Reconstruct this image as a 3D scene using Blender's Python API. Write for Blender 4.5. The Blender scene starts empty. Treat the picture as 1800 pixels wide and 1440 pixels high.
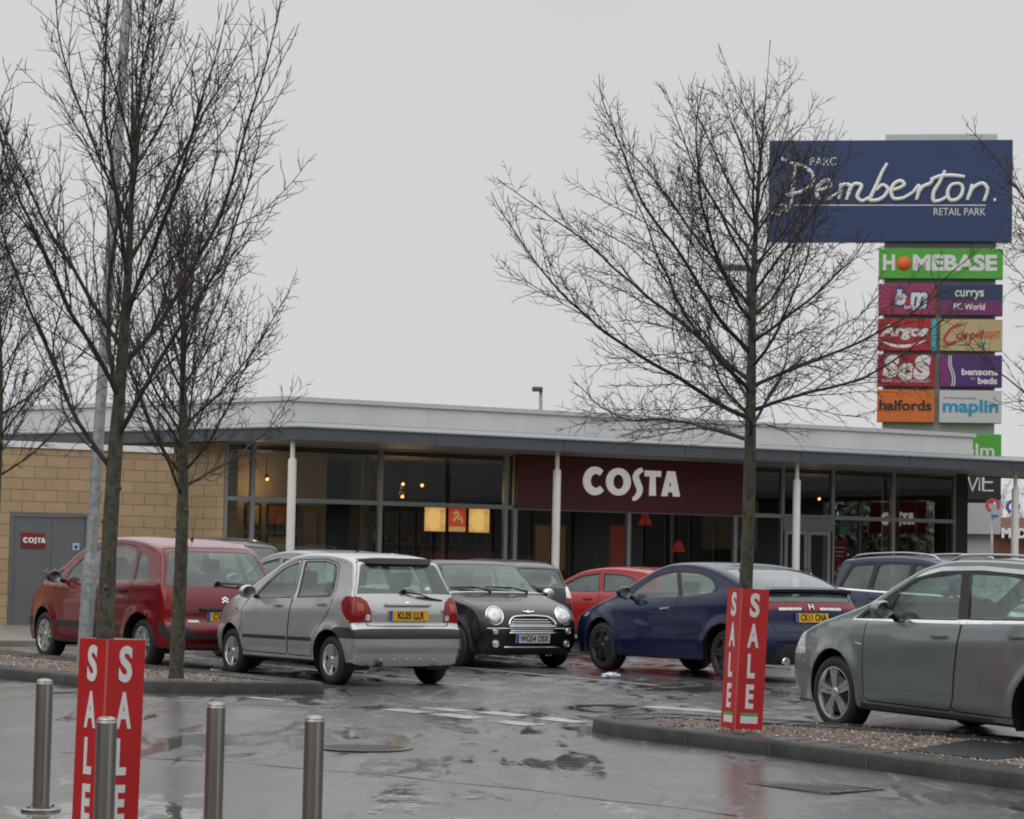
import bpy, bmesh, random
from math import *
from mathutils import Vector, Matrix
from mathutils import noise as mnoise
from mathutils.geometry import delaunay_2d_cdt

S = bpy.context.scene
COL = S.collection

# ---------------------------------------------------------------- camera
EYE = 1.47
pitch, roll = atan(260 / 4400), radians(1.2)
fw = Vector((0, cos(pitch), sin(pitch)))
r0 = Vector((1, 0, 0))
u0 = r0.cross(fw)
up = u0 * cos(roll) - r0 * sin(roll)
rt = r0 * cos(roll) + u0 * sin(roll)
cam = bpy.data.cameras.new("camera")
co = bpy.data.objects.new("camera", cam)
COL.objects.link(co)
m = Matrix.Identity(4)
for i in range(3):
    m[i][0], m[i][1], m[i][2] = rt[i], up[i], -fw[i]
m.translation = (0, 0, EYE)
co.matrix_world = m
cam.sensor_width = 36
cam.sensor_fit = 'HORIZONTAL'
cam.lens = 88
cam.clip_start = 0.3
cam.clip_end = 3000
cam.dof.use_dof = True
cam.dof.focus_distance = 23.0
cam.dof.aperture_fstop = 9.0
S.camera = co

# ---------------------------------------------------------------- world and light (overcast)
W = bpy.data.worlds.new("World")
S.world = W
W.use_nodes = True
nt = W.node_tree
nt.nodes.clear()
N = nt.nodes.new
out = N('ShaderNodeOutputWorld')
bg = N('ShaderNodeBackground')
sky = N('ShaderNodeTexSky')
sky.sky_type = 'NISHITA'
sky.sun_disc = False
SUN_EL, SUN_AZ = radians(48), radians(215)
sky.sun_elevation = SUN_EL
sky.sun_rotation = SUN_AZ
sky.dust_density = 4
sky.air_density = 1.5
hs = N('ShaderNodeHueSaturation')
hs.inputs['Saturation'].default_value = 0.12
sc = N('ShaderNodeVectorMath'); sc.operation = 'SCALE'
sc.inputs['Scale'].default_value = 0.09
# the cloud deck: even near the horizon, brighter towards the zenith
tc = N('ShaderNodeTexCoord')
sep = N('ShaderNodeSeparateXYZ')
rmp = N('ShaderNodeValToRGB')
e = rmp.color_ramp.elements
e[0].position = 0.0; e[0].color = (0.735, 0.735, 0.74, 1)
e[1].position = 1.0; e[1].color = (1.75, 1.76, 1.8, 1)
k = e.new(0.10); k.color = (0.715, 0.715, 0.72, 1)
k = e.new(0.24); k.color = (0.69, 0.695, 0.705, 1)
k = e.new(0.5); k.color = (1.2, 1.21, 1.23, 1)
nz = N('ShaderNodeTexNoise'); nz.inputs['Scale'].default_value = 2.2; nz.inputs['Detail'].default_value = 5
mr = N('ShaderNodeMapRange')
mr.inputs['From Min'].default_value = 0.3; mr.inputs['From Max'].default_value = 0.7
mr.inputs['To Min'].default_value = 0.95; mr.inputs['To Max'].default_value = 1.03
vm = N('ShaderNodeVectorMath'); vm.operation = 'SCALE'
mx = N('ShaderNodeMix'); mx.data_type = 'RGBA'
mx.inputs['Factor'].default_value = 0.9
L = nt.links.new
L(tc.outputs['Generated'], sep.inputs[0]); L(sep.outputs['Z'], rmp.inputs[0])
L(tc.outputs['Generated'], nz.inputs['Vector']); L(nz.outputs['Fac'], mr.inputs['Value'])
L(rmp.outputs[0], vm.inputs[0]); L(mr.outputs[0], vm.inputs['Scale'])
L(sky.outputs[0], hs.inputs['Color']); L(hs.outputs[0], sc.inputs[0])
L(sc.outputs[0], mx.inputs['A']); L(vm.outputs[0], mx.inputs['B'])
L(mx.outputs['Result'], bg.inputs['Color']); bg.inputs['Strength'].default_value = 1.0
L(bg.outputs[0], out.inputs[0])

sl = bpy.data.lights.new("sun", 'SUN')
sl.energy = 0.5
sl.angle = radians(60)
sl.color = (1, 0.97, 0.93)
so = bpy.data.objects.new("sun", sl)
COL.objects.link(so)
so.rotation_euler = (radians(90) - SUN_EL, 0, -SUN_AZ + pi)

S.view_settings.view_transform = 'Standard'
S.view_settings.look = 'None'
S.view_settings.exposure = 0.0
S.view_settings.gamma = 1.0
S.cycles.use_denoising = True
S.cycles.max_bounces = 8
S.cycles.transparent_max_bounces = 24
S.cycles.caustics_reflective = False
S.cycles.caustics_refractive = False
S.cycles.sample_clamp_indirect = 6.0
S.cycles.filter_width = 1.9


# ---------------------------------------------------------------- materials
MATS = {}
def mat(name, col, rough=0.5, metal=0.0, coat=0.0, spec=0.5, var=0.0, vscale=6.0, bump=0.0, bscale=40.0,
        emis=None, estr=0.0, coords='Object', col2=None, stretch=(1, 1, 1), cr=0.05):
    """Principled material whose colour and roughness wander with noise."""
    if name in MATS:
        return MATS[name]
    ma = bpy.data.materials.new(name)
    ma.use_nodes = True
    t = ma.node_tree
    b = t.nodes['Principled BSDF']
    b.inputs['Base Color'].default_value = (*col, 1)
    b.inputs['Roughness'].default_value = rough
    b.inputs['Metallic'].default_value = metal
    b.inputs['Coat Weight'].default_value = coat
    b.inputs['Coat Roughness'].default_value = cr
    b.inputs['Specular IOR Level'].default_value = spec
    if emis:
        b.inputs['Emission Color'].default_value = (*emis, 1)
        b.inputs['Emission Strength'].default_value = estr
    if var > 0 or bump > 0 or col2:
        c = t.nodes.new('ShaderNodeTexCoord')
        mp = t.nodes.new('ShaderNodeMapping')
        mp.inputs['Scale'].default_value = stretch
        t.links.new(c.outputs[coords], mp.inputs[0])
        if var > 0 or col2:
            n = t.nodes.new('ShaderNodeTexNoise')
            n.inputs['Scale'].default_value = vscale
            n.inputs['Detail'].default_value = 6
            n.inputs['Roughness'].default_value = 0.6
            t.links.new(mp.outputs[0], n.inputs['Vector'])
            r = t.nodes.new('ShaderNodeValToRGB')
            r.color_ramp.elements[0].position = 0.3
            r.color_ramp.elements[1].position = 0.7
            a = col2 or tuple(x * (1 - var) for x in col)
            d = col if col2 else tuple(min(1, x * (1 + var)) for x in col)
            r.color_ramp.elements[0].color = (*a, 1)
            r.color_ramp.elements[1].color = (*d, 1)
            t.links.new(n.outputs['Fac'], r.inputs[0])
            t.links.new(r.outputs[0], b.inputs['Base Color'])
        if bump > 0:
            n2 = t.nodes.new('ShaderNodeTexNoise')
            n2.inputs['Scale'].default_value = bscale
            n2.inputs['Detail'].default_value = 4
            t.links.new(mp.outputs[0], n2.inputs['Vector'])
            bp = t.nodes.new('ShaderNodeBump')
            bp.inputs['Strength'].default_value = bump
            bp.inputs['Distance'].default_value = 0.02
            t.links.new(n2.outputs['Fac'], bp.inputs['Height'])
            t.links.new(bp.outputs[0], b.inputs['Normal'])
    MATS[name] = ma
    return ma


def glass(name, tint, ior=1.5, boost=1.0, rough=0.0, mist=0.0, mcol=(.3, .33, .32)):
    """A single pane: tinted see-through plus a Fresnel mirror, with a film of condensation if mist is set."""
    if name in MATS:
        return MATS[name]
    ma = bpy.data.materials.new(name)
    ma.use_nodes = True
    t = ma.node_tree
    t.nodes.clear()
    o = t.nodes.new('ShaderNodeOutputMaterial')
    tr = t.nodes.new('ShaderNodeBsdfTransparent')
    tr.inputs[0].default_value = (*tint, 1)
    gl = t.nodes.new('ShaderNodeBsdfGlossy')
    gl.inputs['Roughness'].default_value = rough
    gl.inputs['Color'].default_value = (0.95, 1, 0.98, 1)
    lw = t.nodes.new('ShaderNodeLayerWeight'); lw.inputs['Blend'].default_value = .5     # Schlick's curve, alike from both sides
    pw = t.nodes.new('ShaderNodeMath'); pw.operation = 'POWER'; pw.inputs[1].default_value = 5
    fr = t.nodes.new('ShaderNodeMath'); fr.operation = 'MULTIPLY_ADD'
    f0 = ((ior - 1) / (ior + 1)) ** 2 * 1.6
    fr.inputs[1].default_value = 1 - f0; fr.inputs[2].default_value = f0
    t.links.new(lw.outputs['Facing'], pw.inputs[0]); t.links.new(pw.outputs[0], fr.inputs[0])
    mu = t.nodes.new('ShaderNodeMath')
    mu.operation = 'MULTIPLY'
    mu.use_clamp = True
    mu.inputs[1].default_value = boost
    mi = t.nodes.new('ShaderNodeMixShader')
    t.links.new(fr.outputs[0], mu.inputs[0])
    t.links.new(mu.outputs[0], mi.inputs[0])
    base = tr.outputs[0]
    if mist:
        df = t.nodes.new('ShaderNodeBsdfDiffuse'); df.inputs[0].default_value = (*mcol, 1)
        c = t.nodes.new('ShaderNodeTexCoord'); n = t.nodes.new('ShaderNodeTexNoise')
        n.inputs['Scale'].default_value = 2.5; n.inputs['Detail'].default_value = 5
        mr_ = t.nodes.new('ShaderNodeMapRange'); mr_.inputs['From Min'].default_value = .3; mr_.inputs['From Max'].default_value = .7
        mr_.inputs['To Min'].default_value = mist * .5; mr_.inputs['To Max'].default_value = min(1, mist * 1.5)
        m2 = t.nodes.new('ShaderNodeMixShader')
        t.links.new(c.outputs['Object'], n.inputs['Vector']); t.links.new(n.outputs['Fac'], mr_.inputs['Value'])
        t.links.new(mr_.outputs[0], m2.inputs[0]); t.links.new(tr.outputs[0], m2.inputs[1]); t.links.new(df.outputs[0], m2.inputs[2])
        base = m2.outputs[0]
    t.links.new(base, mi.inputs[1])
    t.links.new(gl.outputs[0], mi.inputs[2])
    t.links.new(mi.outputs[0], o.inputs[0])
    MATS[name] = ma
    return ma


# ---------------------------------------------------------------- object helpers
def link(o):
    COL.objects.link(o)
    return o

def tag(o, label=None, cat=None, group=None, kind=None):
    if label: o['label'] = label
    if cat: o['category'] = cat
    if group: o['group'] = group
    if kind: o['kind'] = kind
    return o

def thing(name, label, cat, loc=(0, 0, 0), rz=0.0, group=None):
    o = link(bpy.data.objects.new(name, None))
    o.empty_display_size = 0.2
    o.location = loc
    o.rotation_euler = (0, 0, rz)
    return tag(o, label, cat, group)

def obj(name, bm, ms, parent=None, smooth=False, loc=None, rz=None, label=None):
    me = bpy.data.meshes.new(name)
    bm.to_mesh(me)
    bm.free()
    if not isinstance(ms, (list, tuple)): ms = [ms]
    for x in ms: me.materials.append(x)
    if smooth:
        me.polygons.foreach_set('use_smooth', [True] * len(me.polygons))
    o = link(bpy.data.objects.new(name, me))
    if parent: o.parent = parent
    if loc: o.location = loc
    if rz: o.rotation_euler = (0, 0, rz)
    if label: o['label'] = label
    return o

def sharp(o, ang=35):
    """smooth shading that keeps hard edges"""
    me = o.data
    me.polygons.foreach_set('use_smooth', [True] * len(me.polygons))
    try:
        me.set_sharp_from_angle(angle=radians(ang))
    except Exception:
        pass
    return o

def box(bm, c, s, mi=0, rot=None, bev=0.0, taper=None):
    """box centred at c with sizes s; taper=(tx,ty) scales the top"""
    vs = []
    for z in (-.5, .5):
        for x, y in ((-.5, -.5), (.5, -.5), (.5, .5), (-.5, .5)):
            kx, ky = (taper if (taper and z > 0) else (1, 1))
            v = Vector((x * s[0] * kx, y * s[1] * ky, z * s[2]))
            if rot: v = rot @ v
            vs.append(bm.verts.new(v + Vector(c)))
    fs = []
    for q in ((0, 3, 2, 1), (4, 5, 6, 7), (0, 1, 5, 4), (1, 2, 6, 5), (2, 3, 7, 6), (3, 0, 4, 7)):
        f = bm.faces.new([vs[i] for i in q]); f.material_index = mi; fs.append(f)
    if bev > 0:
        es = list({e for f in fs for e in f.edges})
        r = bmesh.ops.bevel(bm, geom=es, offset=bev, segments=2, affect='EDGES', profile=0.6)
        for f in r['faces']: f.material_index = mi
    return fs

def tube(bm, pts, rad, n=8, mi=0, cap=True):
    """swept tube through pts; rad is one radius or one per point"""
    pts = [Vector(p) for p in pts]
    if not hasattr(rad, '__len__'): rad = [rad] * len(pts)
    d0 = (pts[1] - pts[0]).normalized()
    a = Vector((0, 0, 1)) if abs(d0.z) < 0.9 else Vector((1, 0, 0))
    x = d0.cross(a).normalized()
    rings = []
    for i, p in enumerate(pts):
        if i == 0: d = pts[1] - pts[0]
        elif i == len(pts) - 1: d = pts[i] - pts[i - 1]
        else: d = (pts[i] - pts[i - 1]).normalized() + (pts[i + 1] - pts[i]).normalized()
        if d.length < 1e-9: d = d0
        d.normalize()
        x = (x - d * x.dot(d))
        if x.length < 1e-6: x = d.orthogonal()
        x.normalize()
        y = d.cross(x)
        rings.append([bm.verts.new(p + (x * cos(2 * pi * k / n) + y * sin(2 * pi * k / n)) * rad[i]) for k in range(n)])
    for a, b in zip(rings, rings[1:]):
        for k in range(n):
            f = bm.faces.new((a[k], a[(k + 1) % n], b[(k + 1) % n], b[k])); f.material_index = mi; f.smooth = True
    if cap:
        for rg, fl in ((rings[0], True), (rings[-1], False)):
            f = bm.faces.new(rg[::-1] if fl else rg); f.material_index = mi
    return rings

def lathe(bm, prof, n=24, mi=0, axis='z', c=(0, 0, 0), closed=False, smooth=True):
    """revolve (r, h) about an axis through c"""
    rings = []
    c = Vector(c)
    for r, h in prof:
        rg = []
        for k in range(n):
            a = 2 * pi * k / n
            if axis == 'z': v = Vector((r * cos(a), r * sin(a), h))
            elif axis == 'y': v = Vector((r * cos(a), h, r * sin(a)))
            else: v = Vector((h, r * cos(a), r * sin(a)))
            rg.append(bm.verts.new(v + c))
        rings.append(rg)
    pr = list(zip(rings, rings[1:]))
    if closed: pr.append((rings[-1], rings[0]))
    for a, b in pr:
        for k in range(n):
            f = bm.faces.new((a[k], a[(k + 1) % n], b[(k + 1) % n], b[k])); f.material_index = mi; f.smooth = smooth
    return rings

def prism(bm, poly, z0, z1, mi=0, M=None):
    """extrude a 2D polygon between z0 and z1, M places it"""
    M = M or Matrix.Identity(4)
    lo = [bm.verts.new(M @ Vector((x, y, z0))) for x, y in poly]
    hi = [bm.verts.new(M @ Vector((x, y, z1))) for x, y in poly]
    n = len(poly)
    fs = [bm.faces.new(lo[::-1]), bm.faces.new(hi)]
    for i in range(n):
        fs.append(bm.faces.new((lo[i], lo[(i + 1) % n], hi[(i + 1) % n], hi[i])))
    for f in fs: f.material_index = mi
    return fs

def catmull(pts, ds=0.04):
    """smooth open polyline through pts sampled about every ds; a third entry 's' keeps a corner sharp"""
    segs, cur = [], []
    for p in pts:
        cur.append(Vector(p[:2]))
        if len(p) > 2 and len(cur) > 1:
            segs.append(cur); cur = [Vector(p[:2])]
    if len(cur) > 1: segs.append(cur)
    res = []
    for sg in segs:
        n = len(sg)
        d = [max(1e-6, (sg[i + 1] - sg[i]).length) for i in range(n - 1)]
        tg = []
        for i in range(n):
            if n == 2: tg.append((sg[1] - sg[0]) / d[0])
            elif i == 0: tg.append((sg[1] - sg[0]) / d[0])
            elif i == n - 1: tg.append((sg[-1] - sg[-2]) / d[-1])
            else:
                a = (sg[i] - sg[i - 1]) / d[i - 1]; b = (sg[i + 1] - sg[i]) / d[i]
                tg.append((a * d[i] + b * d[i - 1]) / (d[i] + d[i - 1]))
        for i in range(n - 1):
            k = max(1, int(round(d[i] / ds)))
            for j in range(k):
                t = j / k
                h00 = 2 * t**3 - 3 * t * t + 1; h10 = t**3 - 2 * t * t + t
                h01 = -2 * t**3 + 3 * t * t; h11 = t**3 - t * t
                res.append(sg[i] * h00 + tg[i] * d[i] * h10 + sg[i + 1] * h01 + tg[i + 1] * d[i] * h11)
        last = sg[-1]
    res.append(last.copy())
    return res

def inpoly(x, y, P):
    c = False
    j = len(P) - 1
    for i in range(len(P)):
        xi, yi = P[i][0], P[i][1]; xj, yj = P[j][0], P[j][1]
        if (yi > y) != (yj > y) and x < (xj - xi) * (y - yi) / (yj - yi) + xi: c = not c
        j = i
    return c

def rpoly(P, r=0.04, n=4):
    """round the corners of a polygon"""
    P = [Vector(p[:2]) for p in P]
    rr = r if hasattr(r, '__len__') else [r] * len(P)
    o = []
    for i, p in enumerate(P):
        a, b = P[i - 1] - p, P[(i + 1) % len(P)] - p
        k = min(rr[i], a.length * .48, b.length * .48)
        if k < 1e-4: o.append(p.copy()); continue
        s, e_ = p + a.normalized() * k, p + b.normalized() * k
        for j in range(n + 1):
            t = j / n
            o.append(s * (1 - t)**2 + p * 2 * t * (1 - t) + e_ * t * t)
    return o

def offpoly(P, d):
    """grow (d>0) or shrink a polygon by mitred offset"""
    P = [Vector(p[:2]) for p in P]
    n = len(P)
    ar = sum(P[i].x * P[(i + 1) % n].y - P[(i + 1) % n].x * P[i].y for i in range(n))
    sg = 1 if ar > 0 else -1
    o = []
    for i, p in enumerate(P):
        a = (p - P[i - 1]); b = (P[(i + 1) % n] - p)
        if a.length < 1e-9 or b.length < 1e-9: o.append(p.copy()); continue
        a.normalize(); b.normalize()
        na = Vector((a.y, -a.x)) * sg; nb = Vector((b.y, -b.x)) * sg
        m_ = na + nb
        k = m_.length_squared
        o.append(p + m_ * (2 * d / max(k, 0.6)))
    return o

def text_bm(s, size, depth=0.01, bold=0.0, sx=1.0, align='CENTER', shear=0.0, spacing=1.0):
    """lettering as a mesh in the XY plane"""
    cu = bpy.data.curves.new("lettering", 'FONT')
    cu.body = s; cu.size = size; cu.extrude = depth; cu.offset = bold
    cu.align_x = align; cu.align_y = 'CENTER'; cu.shear = shear; cu.space_character = spacing
    cu.resolution_u = 4
    o = bpy.data.objects.new("lettering", cu)
    COL.objects.link(o)
    dg = bpy.context.evaluated_depsgraph_get()
    me = o.evaluated_get(dg).to_mesh()
    bm = bmesh.new(); bm.from_mesh(me)
    o.evaluated_get(dg).to_mesh_clear()
    bpy.data.objects.remove(o); bpy.data.curves.remove(cu)
    for v in bm.verts: v.co.x *= sx
    return bm

def xf(bm, M):
    bmesh.ops.transform(bm, matrix=M, verts=bm.verts)
    return bm

def merge(bm, other):
    me = bpy.data.meshes.new("tmp"); other.to_mesh(me); other.free(); bm.from_mesh(me); bpy.data.meshes.remove(me)

def stroke(bm, pts, w, z0=0.0, z1=0.01, M=None, mi=0, smooth=True, ds=0.02):
    """flat ribbon letter stroke along pts; w is a width or a width per sample fraction"""
    P = catmull(pts, ds) if smooth else [Vector(p[:2]) for p in pts]
    n = len(P)
    lo, hi = [], []
    for i, p in enumerate(P):
        d = (P[min(n - 1, i + 1)] - P[max(0, i - 1)])
        if d.length < 1e-9: d = Vector((1, 0))
        d.normalize(); nn = Vector((-d.y, d.x))
        ww = w(i / (n - 1)) if callable(w) else w
        if not smooth and 0 < i < n - 1:
            a = (P[i] - P[i - 1]).normalized(); ww = ww / max(.5, abs(a.dot(d)))
        lo.append(p + nn * ww / 2); hi.append(p - nn * ww / 2)
    M = M or Matrix.Identity(4)
    V = [[bm.verts.new(M @ Vector((q.x, q.y, z))) for q in L_] for L_ in (lo, hi) for z in (z0, z1)]
    a0, a1, b0, b1 = V
    for i in range(n - 1):
        for q in ((a1[i], b1[i], b1[i + 1], a1[i + 1]), (a0[i + 1], b0[i + 1], b0[i], a0[i]),
                  (a0[i], a1[i], a1[i + 1], a0[i + 1]), (b1[i], b0[i], b0[i + 1], b1[i + 1])):
            f = bm.faces.new(q); f.material_index = mi
    for i in (0, n - 1):
        f = bm.faces.new((a0[i], b0[i], b1[i], a1[i])); f.material_index = mi

def gz(y):
    """height of the car park surface: it falls gently towards the shops behind the camera"""
    return min(0.0, -0.02 * (24 - y))

M_black = mat('black_plastic', (0.012, 0.012, 0.013), 0.45)
M_dark = mat('dark_plastic', (0.025, 0.026, 0.027), 0.5)
M_rubber = mat('tyre_rubber', (0.013, 0.013, 0.014), 0.65, bump=0.2, bscale=60)
M_chrome = mat('chrome', (0.75, 0.76, 0.77), 0.12, 1.0)
M_white = mat('white_paint', (0.78, 0.78, 0.77), 0.45, var=0.05, vscale=2)
M_steel = mat('galvanised_steel', (0.32, 0.335, 0.34), 0.5, 0.5, var=0.35, vscale=14, bump=0.05)
# ---------------------------------------------------------------- the ground
def gz(y):
    return min(0.0, -0.02 * (24 - max(-20, y)))

def asphalt():
    ma = bpy.data.materials.new('wet_asphalt'); ma.use_nodes = True
    t = ma.node_tree; b = t.nodes['Principled BSDF']; n = t.nodes.new; l = t.links.new
    c = n('ShaderNodeTexCoord')
    def noise(scale, detail, rough=.55, st=(1, 1, 1), dist=0.0):
        mp = n('ShaderNodeMapping'); mp.inputs['Scale'].default_value = st
        x = n('ShaderNodeTexNoise'); x.inputs['Scale'].default_value = scale; x.inputs['Detail'].default_value = detail
        x.inputs['Roughness'].default_value = rough; x.inputs['Distortion'].default_value = dist
        l(c.outputs['Object'], mp.inputs[0]); l(mp.outputs[0], x.inputs['Vector'])
        return x.outputs['Fac']
    def ramp(src, a, b_, va, vb):
        r = n('ShaderNodeMapRange'); r.interpolation_type = 'SMOOTHSTEP'
        r.inputs['From Min'].default_value = a; r.inputs['From Max'].default_value = b_
        r.inputs['To Min'].default_value = va; r.inputs['To Max'].default_value = vb
        l(src, r.inputs['Value']); return r.outputs[0]
    def op(o, x, y):
        m_ = n('ShaderNodeMath'); m_.operation = o
        for i, q in enumerate((x, y)):
            if isinstance(q, (int, float)): m_.inputs[i].default_value = q
            else: l(q, m_.inputs[i])
        return m_.outputs[0]
    big = noise(.33, 5, .6, (1, .6, 1), .6)          # standing water
    mid = noise(1.3, 6, .65, (1, .55, 1), .4)
    fine = noise(55, 4, .8)
    pat = noise(.16, 3)
    # worn patches: drier, rougher
    dry = ramp(mid, .5, .68, 0, 1)
    small = noise(1.9, 6, .6, (1, .30, 1), 1.5)
    smear = noise(2.6, 7, .7, (1, .35, 1), 1.2)       # scuffed, oily smudges
    smf = ramp(smear, .54, .64, 0, 1)
    pud = ramp(op('ADD', op('ADD', op('MULTIPLY', big, .42), op('MULTIPLY', mid, .2)), op('MULTIPLY', small, .38)), .505, .565, 0, 1)
    rg = op('ADD', op('MULTIPLY', op('SUBTRACT', 1, pud), op('ADD', .20, op('ADD', op('MULTIPLY', dry, .14), op('MULTIPLY', smf, .26)))), .05)
    l(rg, b.inputs['Roughness'])
    cr = n('ShaderNodeValToRGB'); e = cr.color_ramp.elements
    e[0].position = .3; e[0].color = (.034, .0335, .033, 1); e[1].position = .72; e[1].color = (.145, .142, .138, 1)
    l(op('ADD', op('MULTIPLY', fine, .55), op('MULTIPLY', mid, .45)), cr.inputs[0])
    l(cr.outputs[0], b.inputs['Base Color'])
    bp = n('ShaderNodeBump'); bp.inputs['Distance'].default_value = .006
    l(op('MULTIPLY', op('SUBTRACT', 1, pud), .09), bp.inputs['Strength'])
    l(op('ADD', op('MULTIPLY', fine, .5), op('MULTIPLY', noise(9, 4), 2.0)), bp.inputs['Height'])
    # slow ripple of the whole surface breaks up mirror images
    bp2 = n('ShaderNodeBump'); bp2.inputs['Distance'].default_value = .02; bp2.inputs['Strength'].default_value = .16
    l(noise(5, 3, .5, (1, .5, 1)), bp2.inputs['Height']); l(bp2.outputs[0], bp.inputs['Normal'])
    l(bp.outputs[0], b.inputs['Normal'])
    b.inputs['IOR'].default_value = 1.8
    return ma
M_asph = asphalt()

bm = bmesh.new()
ys = [-220, -20, -10, 0, 10, 15, 20, 23, 24, 26, 30, 40, 60, 100, 300, 1500]
xs = [-900, -100, -30, 0, 30, 100, 900]
V = [[bm.verts.new((x, y, gz(y))) for x in xs] for y in ys]
for i in range(len(ys) - 1):
    for j in range(len(xs) - 1):
        bm.faces.new((V[i][j], V[i][j + 1], V[i + 1][j + 1], V[i + 1][j]))
tag(obj('car_park_ground', bm, M_asph), kind='structure')

# painted markings: thin sheets on the asphalt
M_line = mat('road_paint_white', (.48, .47, .44), .35, col2=(.16, .16, .155), vscale=5)
M_yline = mat('road_paint_yellow', (.45, .33, .06), .4, col2=(.2, .16, .06), vscale=6)
def dash(a, b_, w, m=M_line, name='road_marking', lift=.004):
    a, b_ = Vector(a), Vector(b_)
    d = (b_ - a).normalized(); nn = Vector((-d.y, d.x)) * w / 2
    bm = bmesh.new()
    k = max(1, int((b_ - a).length / .5))
    row = []
    for i in range(k + 1):
        p = a.lerp(b_, i / k)
        row.append([bm.verts.new((q.x, q.y, gz(q.y) + lift)) for q in (p - nn, p + nn)])
    for p, q in zip(row, row[1:]): bm.faces.new((p[0], q[0], q[1], p[1]))
    bmesh.ops.recalc_face_normals(bm, faces=bm.faces)
    return tag(obj(name, bm, m), kind='structure')
gd = Vector((.66, -.75)).normalized()
for cx, cy in ((-.94, 23.85), (-.44, 23.36), (.1, 22.75), (-.58, 24.15), (-.03, 23.72), (.52, 23.15)):
    c = Vector((cx, cy)); dash(c - gd * .27, c + gd * .27, .26)
dash((1.43, 25.3), (2.35, 24.45), .36)
dash((-2.62, 25.5), (-2.2, 25.0), .14)
# sealed tarmac joints and a reinstated trench
M_seal = mat('bitumen_joint', (.010, .010, .010), .22, var=.3, vscale=6)
for P_ in ([(-2.6, 24.2), (-1.3, 24.05), (-.75, 24.3), (.65, 24.75), (2.3, 25.1), (4.6, 25.6)], [(-3.4, 19.3), (-1.6, 18.6), (.4, 17.2), (1.5, 16.2)]):
    Q_ = [p + Vector((0, .05 * sin(i * 1.7))) for i, p in enumerate(catmull(P_, .35))]
    bm = bmesh.new(); row = []
    for i, p in enumerate(Q_):
        d_ = (Q_[min(len(Q_) - 1, i + 1)] - Q_[max(0, i - 1)]).normalized(); nn = Vector((-d_.y, d_.x)) * (.013 + .009 * sin(i * 2.3))
        row.append([bm.verts.new((q.x, q.y, gz(q.y) + .003)) for q in (p - nn, p + nn)])
    for p, q in zip(row, row[1:]): bm.faces.new((p[0], q[0], q[1], p[1]))
    bmesh.ops.recalc_face_normals(bm, faces=bm.faces)
    tag(obj('tarmac_joint', bm, M_seal), kind='structure')
bd = Vector((-.53, .85))
for k in range(-1, 6):     # bay lines of the double parking row
    o = Vector((-1.75, 30.6)) + Vector((.87, .49)) * 2.45 * k
    dash(o - bd * 2.6, o + bd * 5.2, .10)
for k in range(1, 3):
    o = Vector((2.6, 25.6)) + Vector((.87, .49)) * 2.45 * k
    dash(o - bd * 2.6, o + bd * 2.6, .10)
dash((-9.5, 35.2), (-3.5, 38.6), .12, M_yline)
dash((-9.6, 35.5), (-3.6, 38.9), .12, M_yline)

M_pave = mat('concrete_paving', (.2, .19, .17), .35, var=.25, vscale=3, bump=.1)
bm = bmesh.new()
prism(bm, [(-14, 33.3), (-3.0, 39.5), (20, 52.4), (24, 66), (-8, 60), (-24, 45)], -.05, .09)
tag(obj('pavement', bm, M_pave), kind='structure')

# iron drain cover and gully
def iron_cover(x, y, r, label):
    t = thing('drain_cover', label, 'drain cover', (x, y, gz(y)))
    bm = bmesh.new()
    lathe(bm, [(r * 1.12, .001), (r * 1.12, .004), (r, .004)], 28)
    obj('frame', bm, M_iron, t)
    bm = bmesh.new()
    lathe(bm, [(r, .003), (.001, .003)], 28)
    for i in range(-4, 5):
        h = sqrt(max(0, r * r * .8 - (i * r / 5) ** 2))
        if h > .02: box(bm, (0, i * r / 5, .004), (2 * h, r * .09, .004))
    obj('lid', bm, M_iron, t)
M_iron = mat('cast_iron', (.075, .073, .07), .42, .0, var=.4, vscale=25, bump=.3, bscale=50)
iron_cover(-1.13, 20.2, .36, 'round iron drain cover in the wet road beyond the bollards')
g = thing('gully_grate', 'ribbed rectangular iron gully grate in the road below the right kerb', 'drain grate', (2.22, 18.0, gz(18.0)), radians(-50))
bm = bmesh.new()
for y_ in (-.27, .27): box(bm, (0, y_, .004), (.80, .04, .008))
for x_ in (-.38, .38): box(bm, (x_, 0, .003), (.04, .49, .008))
obj('frame', bm, M_iron, g)
bm = bmesh.new()
for i in range(13): box(bm, (-.33 + i * .055, 0, .002), (.026, .46, .008), 0, Matrix.Rotation(.35, 3, 'Z'))
obj('grate', bm, M_iron, g)

# ---------------------------------------------------------------- kerbed islands with gravel
M_kerb = mat('wet_kerb_stone', (.036, .036, .033), .5, spec=.2, var=.35, vscale=4, bump=.15, bscale=60)
M_sett = mat('wet_setts', (.05, .047, .042), .4, spec=.3, var=.4, vscale=7, bump=.2, bscale=40)
M_soil = mat('gravel_bed', (.10, .075, .06), .6, var=.4, vscale=30, bump=.5, bscale=60)
STONES = [mat('gravel_pink', (.17, .11, .085), .45), mat('gravel_buff', (.20, .15, .105), .45), mat('gravel_grey', (.12, .11, .10), .45), mat('gravel_white', (.38, .34, .30), .45), mat('gravel_brown', (.085, .052, .036), .45)]

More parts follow.
